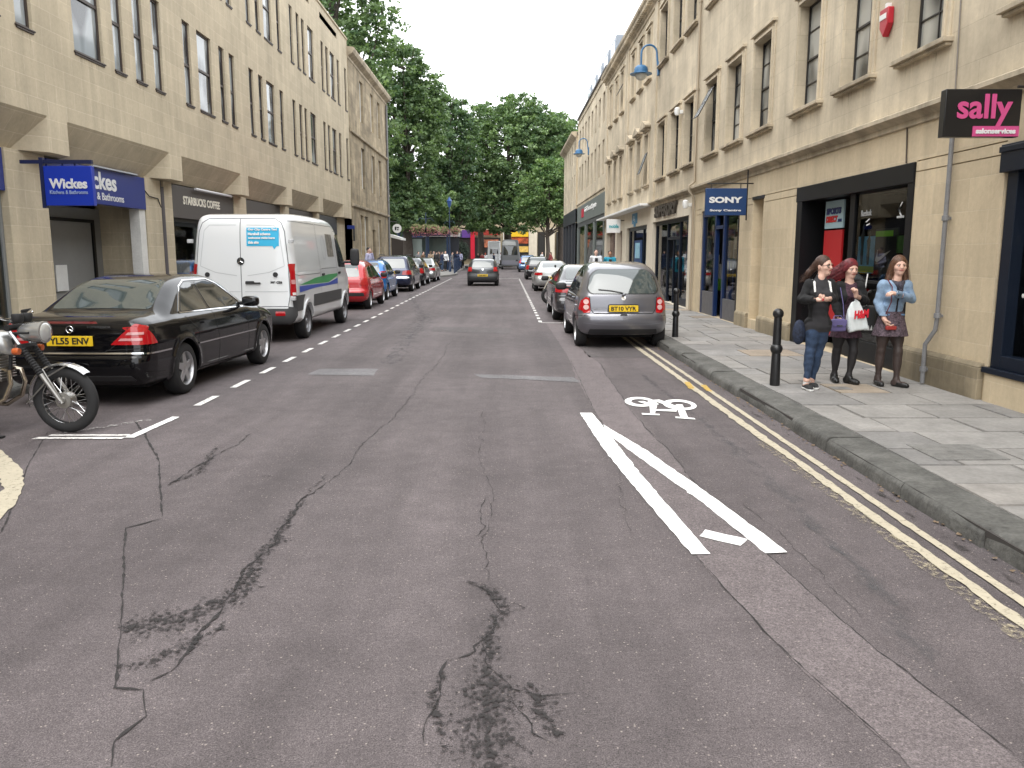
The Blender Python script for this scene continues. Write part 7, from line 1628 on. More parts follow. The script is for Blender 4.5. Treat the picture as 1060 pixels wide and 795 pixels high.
for s_ in (-1, 1):
    for x in gv.wheels: wheel(t, x, s_ * .88, gv, 0, M_rimd)
t = thing('box_van', 'tall white van parked beyond the moving car', 'van', (-1.5, 103, 0)); t.rotation_euler = (0, 0, R(90)); gv2 = Car([(0, .35), (-.02, .8), (.0, 1.5), (.05, 2.6), (.2, 3.1), (.8, 3.2), (3.5, 3.2), (3.6, 2.6), (4.1, 2.2), (4.6, 1.3), (4.9, 1.1), (5.0, .7), (4.9, .35)], [(0, .8), (.4, .85), (4.5, .85), (5.0, .75)], [(.3, .97), (1, 1)], 1.4, .85, .03, (1.0, 4.0), .35, .4, r=.15, cr=.04, cf=.2, zb=.35)
V, Fc = surfnet(gv2, (-.1, -1.1, .3), (5.5, 1.1, 3.3), .08); field_obj('body', gv2, None, None, .08, PW, t, V, Fc); patch('rear_window', gv2, 'back', [(-.5, 1.6), (.5, 1.6), (.5, 2.2), (-.5, 2.2)], M_cglass, t, rnd=.05, off=.02, res=.2)
for s_ in (-1, 1):
    for x in gv2.wheels: wheel(t, x, s_ * .74, gv2, 0, M_rimd)

def fbox(name, m, par, px0, py0, px1, py1, Y, d=.3):
    x0, z1 = ony(Y, px0, py0); x1, z0 = ony(Y, px1, py1); b = MB(); b.box(x0, x1, Y, Y + d, max(z0, .1), z1); return b.build(name, m, par, smooth=False)
YF = 116
M_fst = stone('far limestone', (.50, .42, .29), .9, .35, .2, (.4, .33, .24), .08, streak=.15, dirt=.3)
F1 = thing('shop_building', 'stone building with a purple and a red shop front seen under the trees', 'building', (-12, YF, 0)); F2 = thing('shop_building', 'stone building with a yellow shop fascia and orange window, seen under the right tree', 'building', (3, YF, 0)); F3 = thing('shop_building', 'cream building with a dark doorway closing the street at the far right', 'building', (9, YF, 0))
for (o, x0, x1, h) in ((F1, -24, -.4, 11), (F2, -.35, 4.1, 11), (F3, 4.15, 26, 10.5)):
    b = MB(); b.box(x0, x1, YF + .5, YF + 9, 0, h); b.build('wall', M_fst, o, smooth=False)
    n = int((x1 - x0) / 2.4); b = MB()
    for i in range(n): x = x0 + .9 + i * 2.4; b.box(x, x + 1.0, YF + .46, YF + .498, 5.6, 7.4); b.box(x, x + 1.0, YF + .46, YF + .498, 8.4, 9.9)
    b.build('window', M_dkpane, o, smooth=False); b = MB(); b.box(x0, x1, YF + .2, YF + .5, h - .4, h + .1); b.build('cornice', M_stT, o, smooth=False)
fbox('shop_window', mat('dark far shop', (.03, .025, .025), .3), F1, 400, 246, 518, 268, YF + .1); fbox('fascia', mat('purple fascia', (.10, .04, .22), .5), F1, 478, 238, 487, 246, YF - .1); fbox('pillar', mat('bright red shop paint', (.55, .015, .04), .4), F1, 487, 238, 491.5, 268, YF - .2)
fbox('fascia', mat('deep red fascia', (.30, .03, .02), .5), F1, 491.6, 238, 518, 243.5, YF - .15); fbox('display', mat('warm display', (.36, .12, .06), .6, nz=(1.5, .8)), F1, 496, 248, 516, 256, YF - .05); fbox('fascia', mat('dark blue fascia', (.01, .02, .07), .5), F1, 400, 239, 477.8, 245.8, YF - .1)
fbox('fascia', mat('yellow fascia', (.78, .48, .02), .5), F2, 524, 239.5, 547, 245, YF - .1); fbox('shop_window', mat('orange red display', (.42, .08, .03), .5, nz=(1.2, .9)), F2, 526, 245.1, 547, 252, YF + .05); fbox('stall_riser', mat('yellow board', (.65, .42, .10), .5, nz=(2, .4)), F2, 533, 255, 547, 261, YF - .05); fbox('shop_glass', mat('dark far shop', (.03, .025, .025), .3), F2, 524, 252.1, 547, 268, YF + .12)
fbox('pier', M_cream, F3, 547.5, 238, 556, 268, YF - .1); fbox('doorway', mat('dark doorway', (.02, .018, .016), .6), F3, 557, 240, 564, 268, YF + .1); fbox('pier', M_cream, F3, 564.5, 236, 574, 268, YF - .12); fbox('doorway', mat('dark doorway', (.02, .018, .016), .6), F3, 576, 240, 592, 268, YF + .1)
# wider town behind the trees on the left
G1 = thing('town_house', 'tall stone house glimpsed between the left trees', 'building', (-30, 92, 0)); b = MB(); b.box(-46, -14.5, 92, 104, 0, 12); b.build('wall', M_fst, G1, smooth=False); b = MB()
for i in range(11):
    for z in (1.2, 4.6, 8.2): x = -45 + i * 2.8; b.box(x, x + 1.1, 91.96, 91.998, z, z + 1.9)
b.build('window', M_dkpane, G1, smooth=False); b = MB(); b.prism([(-46.3, 12), (-14.2, 12), (-18, 15), (-42, 15)], 91.8, 104, 'y'); b.build('roof', M_slate, G1, smooth=False)
# ================================================================ PEOPLE
def cap(a, b, ra, rb): return ('c', np.array(a, float), np.array(b, float), ra, rb)
def ell(c, r, rot=None): return ('e', np.array(c, float), np.array(r, float), rot)
def sdp(q, P):
    if q[0] == 'c':
        a, b, ra, rb = q[1:]; e = b - a; t = np.clip(((P - a) @ e) / max(e @ e, 1e-9), 0, 1); return np.linalg.norm(P - a - t[:, None] * e, axis=1) - (ra + (rb - ra) * t)
    D = P - q[1]
    if q[3] is not None: D = D @ q[3]
    k0 = np.linalg.norm(D / q[2], axis=1); k1 = np.linalg.norm(D / (q[2] ** 2), axis=1); return k0 * (k0 - 1) / np.maximum(k1, 1e-6)
class Union:
    """smooth union; prims = [(prim, blend)]; off = inflation; cuts = list of functions to intersect with"""
    def __init__(s, prims, off=0.0, cuts=()): s.p = prims; s.off = off; s.cuts = cuts
    def __call__(s, P):
        d = None
        for q, k in s.p:
            v = sdp(q, P); d = v if d is None else smin(d, v, k) if k > 0 else np.minimum(d, v)
        d = d - s.off
        if s.off > .0085 and s.off < .024: d = d + .0035 * np.sin(P[:, 2] * 55 + P[:, 0] * 38 + 2 * np.sin(P[:, 1] * 30 + P[:, 2] * 9)) * np.sin(P[:, 0] * 31 - P[:, 2] * 21 + 1.3)
        for c in s.cuts: d = np.maximum(d, c(P))
        return d
    def box(s):
        lo = np.full(3, 9.); hi = np.full(3, -9.)
        for q, k in s.p:
            if q[0] == 'c': 
                for p, r in ((q[1], q[3]), (q[2], q[4])): lo = np.minimum(lo, p - r); hi = np.maximum(hi, p + r)
            else: r = max(q[2]); lo = np.minimum(lo, q[1] - r); hi = np.maximum(hi, q[1] + r)
        return lo - s.off - .03, hi + s.off + .03
def solid(name, u, h, m, parent):
    lo, hi = u.box(); V, Fc = surfnet(u, lo, hi, h); return field_obj(name, u, lo, hi, h, m, parent, V, Fc, nrm=True)
def skinmat(name, c): return mat(name, c, .5, nz=(30, .04), spec=.35)
SK = skinmat('fair skin', (.66, .42, .33)); SK2 = skinmat('tanned skin', (.36, .20, .13))
LIP = mat('lips', (.42, .12, .11), .4); EYE = mat('eye dark', (.03, .02, .015), .2); EYW = mat('eye white', (.7, .68, .65), .3)
def V3(*a): return np.array(a, float)
def hand(wr, d, palm, curl=.5, s=1.0, thumb=1):
    """wr wrist, d pointing direction, palm normal; five curled fingers and a thumb off the side of the palm"""
    d = d / np.linalg.norm(d); n = palm - d * (palm @ d); n = n / np.linalg.norm(n); sd = np.cross(d, n) * thumb; out = []
    pc = wr + d * .045 * s
    out.append((cap(wr - d * .01, wr + d * .07 * s, .024 * s, .026 * s), .02)); out.append((cap(wr + d * .03 * s + sd * .012 * s, wr + d * .075 * s + sd * .022 * s, .017 * s, .013 * s), .012)); out.append((cap(wr + d * .03 * s - sd * .012 * s, wr + d * .07 * s - sd * .026 * s, .016 * s, .012 * s), .012))
    for i, (o, ln) in enumerate(((.027, .066), (.009, .074), (-.009, .069), (-.026, .054))):
        b = wr + d * (.078 - .004 * abs(i - 1)) * s + sd * o * s; ang = 0; p = b; ln_ = ln * s
        for k, f in enumerate((.46, .30, .24)):
            ang += curl * (.55, .9, .6)[k]; q = p + (d * math.cos(ang) + n * math.sin(ang) + sd * o * .9) * ln_ * f; out.append((cap(p, q, (.0098 - .0008 * k) * s, (.0092 - .0012 * k) * s), .004)); p = q
    p = wr + d * .02 * s + sd * .02 * s; q = p + (d * .6 + sd * .75 + n * .25) * .04 * s; r = q + (d * .85 + sd * .2 + n * .45) * .032 * s
    out += [(cap(p, q, .0135 * s, .0115 * s), .008), (cap(q, r, .011 * s, .0085 * s), .004)]; return out
def head_prims(c, yaw, s=1.0, tilt=0):
    """c = head centre (mid skull); faces -y rotated by yaw"""
    cy, sy = math.cos(yaw), math.sin(yaw); Rm = np.array([[cy, -sy, 0], [sy, cy, 0], [0, 0, 1]])   # local -> world columns
    if tilt: ct, st = math.cos(tilt), math.sin(tilt); Rm = Rm @ np.array([[1, 0, 0], [0, ct, -st], [0, st, ct]])
    def W(x, y, z): return c + Rm @ V3(x * s, y * s, z * s)
    p = [(ell(W(0, .008, .022), V3(.073, .091, .092) * s, Rm), .0), (ell(W(0, -.020, -.035), V3(.058, .070, .078) * s, Rm), .035), (ell(W(0, -.058, -.082), V3(.028, .026, .022) * s, Rm), .03),
         (cap(W(0, -.082, .012), W(0, -.103, -.020), .009 * s, .0125 * s), .012), (ell(W(.010, -.094, -.024), V3(.009, .009, .007) * s, Rm), .008), (ell(W(-.010, -.094, -.024), V3(.009, .009, .007) * s, Rm), .008),
         (cap(W(-.045, -.072, .022), W(.045, -.072, .022), .010 * s, .010 * s), .014), (ell(W(0, -.084, -.047), V3(.020, .012, .010) * s, Rm), .012),
         (ell(W(.042, -.058, -.022), V3(.020, .018, .018) * s, Rm), .025), (ell(W(-.042, -.058, -.022), V3(.020, .018, .018) * s, Rm), .025)]
    for q in (-1, 1): p.append((ell(W(q * .076, .008, -.010), V3(.009, .018, .031) * s, Rm), .006))
    return p, W, Rm
def face_parts(t, W, Rm, s, h, brow, lip=LIP, glasses=None):
    u = Union([(ell(W(-.018, -.091, -.046), V3(.015, .008, .0045) * s, Rm), 0), (ell(W(.018, -.091, -.046), V3(.015, .008, .0045) * s, Rm), .01), (cap(W(-.008, -.096, -.049), W(.008, -.096, -.049), .006 * s, .006 * s), .006)]); solid('mouth', u, h * .5, lip, t)
    for q in (-1, 1):
        u = Union([(ell(W(q * .031, -.079, .002), V3(.014, .008, .0075) * s, Rm), 0)]); e = solid('eye', u, h * .45, EYW, t)
        u = Union([(ell(W(q * .031, -.086, .002), V3(.0068, .004, .0068) * s, Rm), 0)]); solid('iris', u, h * .4, EYE, e)
        u = Union([(cap(W(q * .016, -.089, .024), W(q * .046, -.078, .026), .0042 * s, .003 * s), 0)]); solid('eyebrow', u, h * .4, brow, t)
        u = Union([(cap(W(q * .018, -.087, .0105), W(q * .044, -.079, .0095), .0028 * s, .0022 * s), 0)]); solid('eyelash', u, h * .35, brow, e)
    if glasses:
        b = MB()
        for q in (-1, 1):
            pts = [W(q * .033 + .026 * math.cos(a), -.098 + .008 * abs(math.cos(a)) , .0 + .018 * math.sin(a)) for a in [i * math.pi / 7 for i in range(14)]]; b.tube(pts, .0028, 5, True); b.tube([W(q * .059, -.092, .006), W(q * .078, .0, .006)], .002, 5)
        b.tube([W(-.008, -.100, .004), W(.008, -.100, .004)], .002, 5); b.build('glasses', glasses, t, world=False)
def body_prims(J, s=1.0, female=True, feet=True):
    """J: dict of joints (numpy). returns groups of prims"""
    g = {}; hipw = .5; L = lambda a, b, t: a + (b - a) * t
    pel = (J['hA'] + J['hB']) / 2; ch = (J['sA'] + J['sB']) / 2; sd = J['sB'] - J['sA']; sd = sd / np.linalg.norm(sd); hd = (J['hB'] - J['hA']); hd = hd / np.linalg.norm(hd)
    fw = np.cross(sd, V3(0, 0, 1)); fw = fw / np.linalg.norm(fw)          # away from the chest front for a figure facing -y
    Rm = np.stack([sd, -fw, V3(0, 0, 1)], 1); Rm[:, 1] = np.cross(Rm[:, 2], Rm[:, 0]); back = Rm[:, 1]
    wst = L(pel, ch, .42)
    T = [(ell(pel + V3(0, 0, .03), V3(.150, .105, .12) * s, Rm), 0), (ell(wst + V3(0, 0, .02), V3(.108, .085, .13) * s, Rm), .07), (ell(L(pel, ch, .75), V3(.128, .094, .15) * s, Rm), .06), (cap(J['sA'] + V3(0, 0, -.01), J['sB'] + V3(0, 0, -.01), .040 * s, .040 * s), .06)]
    if female:
        for q in (-1, 1): T.append((ell(L(pel, ch, .74) + sd * .068 * q * s - back * .085 * s, V3(.056, .048, .055) * s, Rm), .04))
    for q in (-1, 1): T.append((ell(pel + hd * .075 * q * s + back * .055 * s + V3(0, 0, -.02), V3(.085, .08, .09) * s, Rm), .05))
    g['torso'] = T; g['neck'] = [(cap(ch + V3(0, .01, 0), J['neck'], .058 * s, .047 * s), .04), (cap(J['neck'], J['head'] + V3(0, .02, -.02), .047 * s, .046 * s), .03)]
    for k in 'AB':
        g['arm' + k] = [(cap(J['s' + k], J['e' + k], .043 * s, .033 * s), .03), (cap(J['e' + k], L(J['e' + k], J['w' + k], .35), .034 * s, .034 * s), .02), (cap(L(J['e' + k], J['w' + k], .3), J['w' + k], .034 * s, .023 * s), .02)]
        g['leg' + k] = [(cap(J['h' + k], J['k' + k], .070 * s, .046 * s), .05), (ell(L(J['h' + k], J['k' + k], .3) + back * .0, V3(.071, .076, .16) * s, None), .05), (cap(J['k' + k], J['a' + k], .045 * s, .029 * s), .03), (ell(L(J['k' + k], J['a' + k], .3) + back * .018 * s, V3(.043, .050, .12) * s, None), .04)]
        d = J['t' + k] - J['a' + k]; d[2] = 0; d = d / max(np.linalg.norm(d), 1e-6); a = J['a' + k]; fl = V3(a[0], a[1], J['t' + k][2])
        g['foot' + k] = [(cap(a, fl - d * .02 + V3(0, 0, .012), .036 * s, .030 * s), .03), (cap(fl - d * .03 + V3(0, 0, .008), fl + d * .10 * s, .030 * s, .032 * s), .03), (cap(fl + d * .10 * s, fl + d * .145 * s - V3(0, 0, .004), .032 * s, .024 * s), .02)]
    return g, Rm, ch, pel, back
def below(z): return lambda P: P[:, 2] - z
def above(z): return lambda P: z - P[:, 2]
def strands(h, m, pts, n, seed, r=.0022, jit=.02):
    # fine locks following a path of (centre, radius) stations
    rd = random.Random(seed); b = MB()
    for _ in range(n):
        a = rd.uniform(0, 6.283); u = V3(math.cos(a), math.sin(a), 0) * rd.uniform(.6, 1.12); w_ = V3(rd.gauss(0, jit), rd.gauss(0, jit), rd.gauss(0, jit)); k = rd.uniform(.8, 1.15); P = []
        for i, (c, q) in enumerate(pts): P.append(c + V3(u[0], u[1], rd.uniform(-.4, .4)) * q * (1 if i == 0 else 1) + w_ * (i / len(pts)) * k)
        b.tube([Vector(p) for p in P], [r * (1.6 - 1.2 * i / (len(P) - 1)) for i in range(len(P))], 4)
    b.build('hair_strands', m, h, world=False)
# ---- joints read off the photograph for the three women, each at her own distance
def qp(Y, scale, ox, oy):
    def f(x, y, dy=0.0): a = ony(Y + dy, ox + x / scale, oy + y / scale); return V3(a[0], Y + dy, a[1])
    return f
def woman(t, Y, pts, yaw, tilt=0, s=.97):
    f = qp(Y, 4.967, 810, 250); o = V3(*t.location); J = {k: f(*v) - o for k, v in pts.items()}
    for k in 'AB': J['t' + k] = J['a' + k] + V3(J['t' + k][0] - J['a' + k][0], -.13, 0); J['t' + k][2] = .030
    return J
denim = mat('blue denim', (.022, .042, .085), .85, nz=(14, .35), bump=(160, .2, .002)); M_tight = mat('black tights', (.014, .012, .013), .7); M_tight2 = mat('sheer dark tights', (.050, .034, .030), .6, nz=(3, .3))
# woman in jeans and glasses
Y1 = 9.38; x_, _ = ony(Y1, 837, 402); t = thing('person', 'woman in glasses, dark top and blue jeans, leftmost of the three walking women', 'person', (x_, Y1, PZ), group='three women walking on the right pavement')
W1 = t; J = woman(t, Y1, dict(head=(213, 126), neck=(198, 185), sA=(140, 218), sB=(246, 218), eA=(100, 296, -.02), eB=(262, 294, -.02), wA=(163, 300, -.24), wB=(226, 297, -.24), hA=(160, 438), hB=(205, 438, .02), kA=(142, 568, -.04), kB=(182, 572, .02), aA=(124, 712, -.08), aB=(152, 706, .05), tA=(112, 745), tB=(160, 745)), .3)
g, Rm, ch, pel, back = body_prims(J, .9); hp, Wf, Rh = head_prims(J['head'], R(34), .97)
hA = hand(J['wA'], V3(.8, -.45, .05), V3(0, -.3, 1), .9, .95, -1); hB = hand(J['wB'], V3(-.8, -.45, .05), V3(0, -.3, 1), .9, .95, 1)
allp = g['torso'] + g['neck'] + g['legA'] + g['legB'] + g['footA'] + g['footB'] + g['armA'] + g['armB'] + hp + hA + hB
solid('body', Union(allp), .0075, SK, t)
brn = mat('dark brown hair', (.055, .026, .016), .5, nz=(40, .5), bump=(110, .8, .006)); face_parts(t, Wf, Rh, .97, .0075, brn, glasses=M_blk)
hh = solid('hair', Union([(ell(Wf(0, .020, .036), V3(.082, .093, .092), Rh), 0), (cap(Wf(-.02, .095, .0), Wf(-.05, .16, -.08), .048, .034), .04), (cap(Wf(-.05, .16, -.08), Wf(-.075, .21, -.16), .034, .012), .03), (cap(Wf(.06, .03, -.02), Wf(.05, .06, -.12), .028, .02), .03)], 0, [lambda P: .004 - Union([(ell(Wf(0, -.055, -.035), V3(.072, .085, .095), Rh), 0)])(P)]), .007, brn, t)
strands(hh, brn, [(Wf(0, .0, .10), .03), (Wf(-.0, .05, .05), .06), (Wf(-.02, .11, -.01), .045), (Wf(-.055, .17, -.10), .034), (Wf(-.08, .22, -.18), .03)], 90, 1)
solid('jeans', Union(g['legA'] + g['legB'] + g['torso'][:1] + g['torso'][-2:], .009, [below(pel[2] + .09), above(.075)]), .009, denim, t)
solid('sweater', Union(g['torso'] + g['neck'][:1] + g['legA'][:1] + g['legB'][:1], .016, [above(pel[2] - .06), lambda P: .055 - np.linalg.norm(P - (ch + V3(0, -.06, .10)), axis=1)]), .009, mat('charcoal jumper', (.030, .029, .032), .9, bump=(90, .3, .003)), t)
cd = mat('black cardigan', (.011, .011, .012), .9, bump=(90, .3, .003))
solid('cardigan', Union(g['torso'] + g['armA'] + g['armB'], .019, [above(pel[2] + .02), lambda P: .085 - np.maximum(np.abs(P[:, 0] - ch[0] - .005), np.where(P[:, 1] < ch[1] + .02, 0, 1)), lambda P: .032 - np.linalg.norm(P - J['wA'], axis=1), lambda P: .032 - np.linalg.norm(P - J['wB'], axis=1)]), .009, cd, t)
b = MB()
for q in (-1, 1): b.tube([ch + V3(q * .075, .04, .045), ch + V3(q * .088, -.06, .02), ch + V3(q * .092, -.105, -.08), ch + V3(q * .096, -.115, -.20)], [.010, .014, .012, .008], 8)
b.build('white_trim', M_white, t, world=False)
for k in 'AB':
    sh = solid('trainer', Union(g['foot' + k][1:], .008, [below(.085)]), .007, mat('black canvas', (.02, .02, .021), .8), t); solid('sole', Union(g['foot' + k][1:], .013, [below(.026)]), .007, M_white, sh); 
    solid('sock', Union([g['foot' + k][0]], .004, [below(J['a' + k][2] + .03)]), .007, M_white, t)
b = MB(); b.box(*sorted((J['wA'][0] + .06, J['wB'][0] - .06)), J['wA'][1] - .09, J['wA'][1] - .04, J['wA'][2] - .005, J['wA'][2] + .02); tag(b.build('phone', mat('red phone case', (.5, .03, .05), .4), None, bevel=.004, world=False), 'small red thing held in both hands by the woman in glasses', 'phone').location = t.location
bg_ = thing('shoulder_bag', 'navy spotted bag on the hip of the woman in jeans', 'bag', tuple(V3(*t.location) + J['hA'] + V3(-.16, .02, -.05)))
solid('bag', Union([(ell(V3(0, 0, -.03), V3(.075, .055, .13), None), 0), (ell(V3(0, 0, .05), V3(.055, .045, .08), None), .03)]), .008, mat('navy spotted cloth', (.015, .022, .045), .8, nz=(30, .8)), bg_)
b = MB(); b.tube([V3(.0, -.0, .1), V3(.05, -.02, .35), V3(.10, .0, .62)], .008, 6); b.build('strap', M_blk, bg_, world=False)
# woman with red hair
Y2 = 9.82; x_, _ = ony(Y2, 873, 398); t = thing('person', 'woman with wind-blown dark red hair, black cardigan and black tights, middle of the three', 'person', (x_, Y2, PZ), group='three women walking on the right pavement')
J = woman(t, Y2, dict(head=(350, 142), neck=(345, 198), sA=(292, 228), sB=(398, 228), eA=(272, 315, .02), eB=(425, 305, -.02), wA=(290, 385, -.06), wB=(378, 278, -.24), hA=(296, 436), hB=(360, 436, .02), kA=(280, 560, .04), kB=(366, 566, -.06), aA=(266, 685, .08), aB=(340, 690, -.06), tA=(268, 715), tB=(352, 730)), .2)
g, Rm, ch, pel, back = body_prims(J, .9); hp, Wf, Rh = head_prims(J['head'], R(8), .95, R(8))
hA = hand(J['wA'], V3(.1, -.1, -1), V3(1, 0, 0), .6, .92, 1); hB = hand(J['wB'], V3(-.2, -.3, .9), V3(-1, -.2, 0), 1.1, .92, -1)
solid('body', Union(g['torso'] + g['neck'] + g['legA'] + g['legB'] + g['footA'] + g['footB'] + g['armA'] + g['armB'] + hp + hA + hB), .0075, SK, t)
redh = mat('dark red hair', (.13, .012, .018), .45, nz=(45, .6), bump=(110, .8, .006)); face_parts(t, Wf, Rh, .95, .0075, mat('auburn brow', (.10, .03, .02), .6))
hr = [(ell(Wf(0, .022, .034), V3(.088, .098, .098), Rh), 0), (cap(Wf(.05, .02, .06), Wf(.072, -.01, -.05), .03, .022), .03), (cap(Wf(-.04, -.02, .08), Wf(-.085, .0, .0), .035, .03), .03)]
for dz, ln, r_ in ((.02, .19, .04), (-.03, .25, .036), (-.07, .28, .03), (-.10, .22, .026)): hr.append((cap(Wf(-.05, .05, dz), Wf(-.05 - ln * .5, .05, dz - .04), r_, r_ * .8), .03)); hr.append((cap(Wf(-.05 - ln * .5, .05, dz - .04), Wf(-.05 - ln, .08, dz - .10), r_ * .8, .01), .02))
hh = solid('hair', Union(hr, 0, [lambda P: .004 - Union([(ell(Wf(.004, -.065, -.035), V3(.060, .085, .085), Rh), 0)])(P)]), .007, redh, t)
strands(hh, redh, [(Wf(.0, -.0, .115), .03), (Wf(-.04, .03, .07), .05), (Wf(-.10, .05, .0), .06), (Wf(-.18, .06, -.05), .055), (Wf(-.28, .08, -.10), .05)], 130, 2, jit=.03)
solid('tights', Union(g['legA'] + g['legB'] + g['footA'] + g['footB'], .004, [below(pel[2] + .05)]), .009, M_tight, t)
floral = mat('dark floral print', (.05, .022, .035), .85, nz=(38, 1.0)); _n = floral
def skirt(J, pel, zt, zb, r0, r1, dep=.78):
    def f(P):
        t_ = np.clip((zt - P[:, 2]) / (zt - zb), 0, 1); c = pel[0] + ((J['kA'] + J['kB'])[0] / 2 - pel[0]) * t_ * .4; r = r0 + (r1 - r0) * t_; a = np.arctan2(P[:, 1] - pel[1], P[:, 0] - c)
        q = np.hypot(P[:, 0] - c, (P[:, 1] - pel[1]) / dep) - r - .006 * np.sin(a * 9) * t_; return np.maximum(np.maximum(q, P[:, 2] - zt), zb - P[:, 2])
    lo = V3(pel[0] - .3, pel[1] - .3, zb - .02); hi = V3(pel[0] + .3, pel[1] + .3, zt + .02); return f, lo, hi
f_, lo, hi = skirt(J, pel, pel[2] + .14, pel[2] - .13, .128, .19, .86); V, Fc = surfnet(f_, lo, hi, .009); field_obj('dress', f_, lo, hi, .009, floral, t, V, Fc)
solid('dress_top', Union(g['torso'], .010, [above(pel[2] + .05), lambda P: .075 - np.linalg.norm(P - (ch + V3(0, -.08, .09)), axis=1)]), .009, floral, t)
cdg = solid('cardigan', Union(g['torso'] + g['armA'] + g['armB'], .018, [above(pel[2] - .0), lambda P: .072 - np.maximum(np.abs(P[:, 0] - ch[0]), np.where(P[:, 1] < ch[1] + .02, 0, 1)), lambda P: .032 - np.linalg.norm(P - J['wA'], axis=1), lambda P: .045 - np.linalg.norm(P - J['wB'], axis=1)]), .009, cd, t)
for k in 'AB': sh = solid('ankle_boot', Union(g['foot' + k], .011, [below(.15 if k == 'A' else .10)]), .007, mat('black leather', (.012, .012, .012), .4), t); b = MB(); a = J['a' + k]; b.box(a[0] - .026, a[0] + .026, a[1] - .01, a[1] + .04, .0, .05); b.build('heel', mat('tan heel', (.12, .06, .03), .5) if k == 'B' else M_blk, sh, bevel=.006, world=False)
f = qp(Y2 - .20, 4.967, 810, 250); L2 = V3(*t.location)
bgt = thing('carrier_bag', 'white plastic shopping bag with red letters held up by the red-haired woman', 'bag', tuple(f(375, 292)))
o0 = f(375, 292); P_ = [f(x, y) - o0 for x, y in ((372, 285), (350, 318), (334, 350), (330, 400), (330, 440), (340, 468), (380, 458), (438, 452), (428, 400), (412, 350), (398, 310))]
pl = [(p[0], p[2]) for p in P_]
def bagf(P):
    n = len(pl); D = np.full(len(P), 9.); ins = np.zeros(len(P), bool); q = P[:, [0, 2]]
    for i in range(n):
        a = np.array(pl[i]); b_ = np.array(pl[(i + 1) % n]); e = b_ - a; w_ = q - a; tt = np.clip((w_ @ e) / (e @ e), 0, 1); D = np.minimum(D, np.linalg.norm(w_ - tt[:, None] * e, axis=1)); c = (a[1] > q[:, 1]) != (b_[1] > q[:, 1])
        if abs(e[1]) > 1e-9: c &= q[:, 0] < e[0] * (q[:, 1] - a[1]) / e[1] + a[0]; ins ^= c
    d = np.where(ins, -D, D); th = .045 * np.clip(-(P[:, 2]) / .22, .15, 1) + .006 * np.sin(P[:, 0] * 60 + P[:, 2] * 25)
    return smax(d, np.abs(P[:, 1]) - th, .03)
V, Fc = surfnet(bagf, (-.16, -.07, -.42), (.16, .07, .04), .007); field_obj('bag', bagf, None, None, .007, mat('white plastic bag', (.66, .70, .70), .35, nz=(9, .06)), bgt, V, Fc)
yz = Vector((.95, 0, .1)).normalized(); tl = f(363, 398) - o0
xt = text('H&M', .10, (tl[0] - .012, -.060, tl[2] + .0), (Vector((.99, 0, .12)).normalized(), Vector((-.12, 0, .99)).normalized()), mat('red print', (.62, .015, .03), .5), None, .165, .005, italic=.15); xt.parent = bgt
pb = thing('handbag', 'lilac satchel hanging at the hip of the red-haired woman', 'bag', tuple(f(285, 430)))
def pbf(P): return smax(smax(np.abs(P[:, 0]) - .095 + .12 * np.clip(P[:, 2], 0, .1), np.abs(P[:, 1]) - .035, .03), np.abs(P[:, 2]) - .075, .03)
V, Fc = surfnet(pbf, (-.12, -.06, -.1), (.12, .06, .1), .008); field_obj('bag', pbf, None, None, .008, mat('lilac leather', (.13, .11, .26), .45), pb, V, Fc)
b = MB(); b.prism([(-.09, .065), (.09, .065), (.085, .0), (.06, -.015), (-.06, -.015), (-.085, .0)], -.048, -.034, 'y'); b.build('flap', mat('lilac leather', (.13, .11, .26), .45), pb, bevel=.004, world=False); b = MB(); b.box(-.035, .035, -.054, -.046, -.01, .005); b.build('clasp', M_chr, pb, world=False)
b = MB(); b.tube([V3(-.06, 0, .07), V3(-.04, .02, .11), V3(.04, .02, .11), V3(.06, 0, .07)], .006, 6); b.tube([V3(.07, 0, .06), V3(.06, .03, .25), V3(.05, .12, .44)], .005, 6); b.build('strap', mat('lilac leather', (.13, .11, .26), .45), pb, world=False)
# woman in the denim jacket
Y3 = 9.58; x_, _ = ony(Y3, 920, 399); t = thing('person', 'woman in a pale denim jacket, patterned mini skirt and sheer tights, nearest the wall', 'person', (x_, Y3, PZ), group='three women walking on the right pavement')
J = woman(t, Y3, dict(head=(600, 126), neck=(590, 190), sA=(518, 222), sB=(640, 222), eA=(492, 312, .02), eB=(664, 296, -.04), wA=(524, 400, -.10), wB=(588, 268, -.24), hA=(522, 436), hB=(590, 436, .02), kA=(506, 560, .02), kB=(594, 568, -.06), aA=(490, 700, .06), aB=(584, 712, -.06), tA=(494, 730), tB=(604, 745)), .2)
g, Rm, ch, pel, back = body_prims(J, .92); hp, Wf, Rh = head_prims(J['head'], R(-6), .97)
hA = hand(J['wA'], V3(.45, -.3, -.8), V3(1, -.2, .3), .8, .95, 1); hB = hand(J['wB'], V3(-.95, -.2, .1), V3(0, .3, -1), .7, .95, -1)
solid('body', Union(g['torso'] + g['neck'] + g['legA'] + g['legB'] + g['footA'] + g['footB'] + g['armA'] + g['armB'] + hp + hA + hB), .0075, SK, t)
chs = mat('chestnut hair', (.10, .045, .022), .45, nz=(45, .5), bump=(110, .8, .006)); face_parts(t, Wf, Rh, .97, .0075, brn)
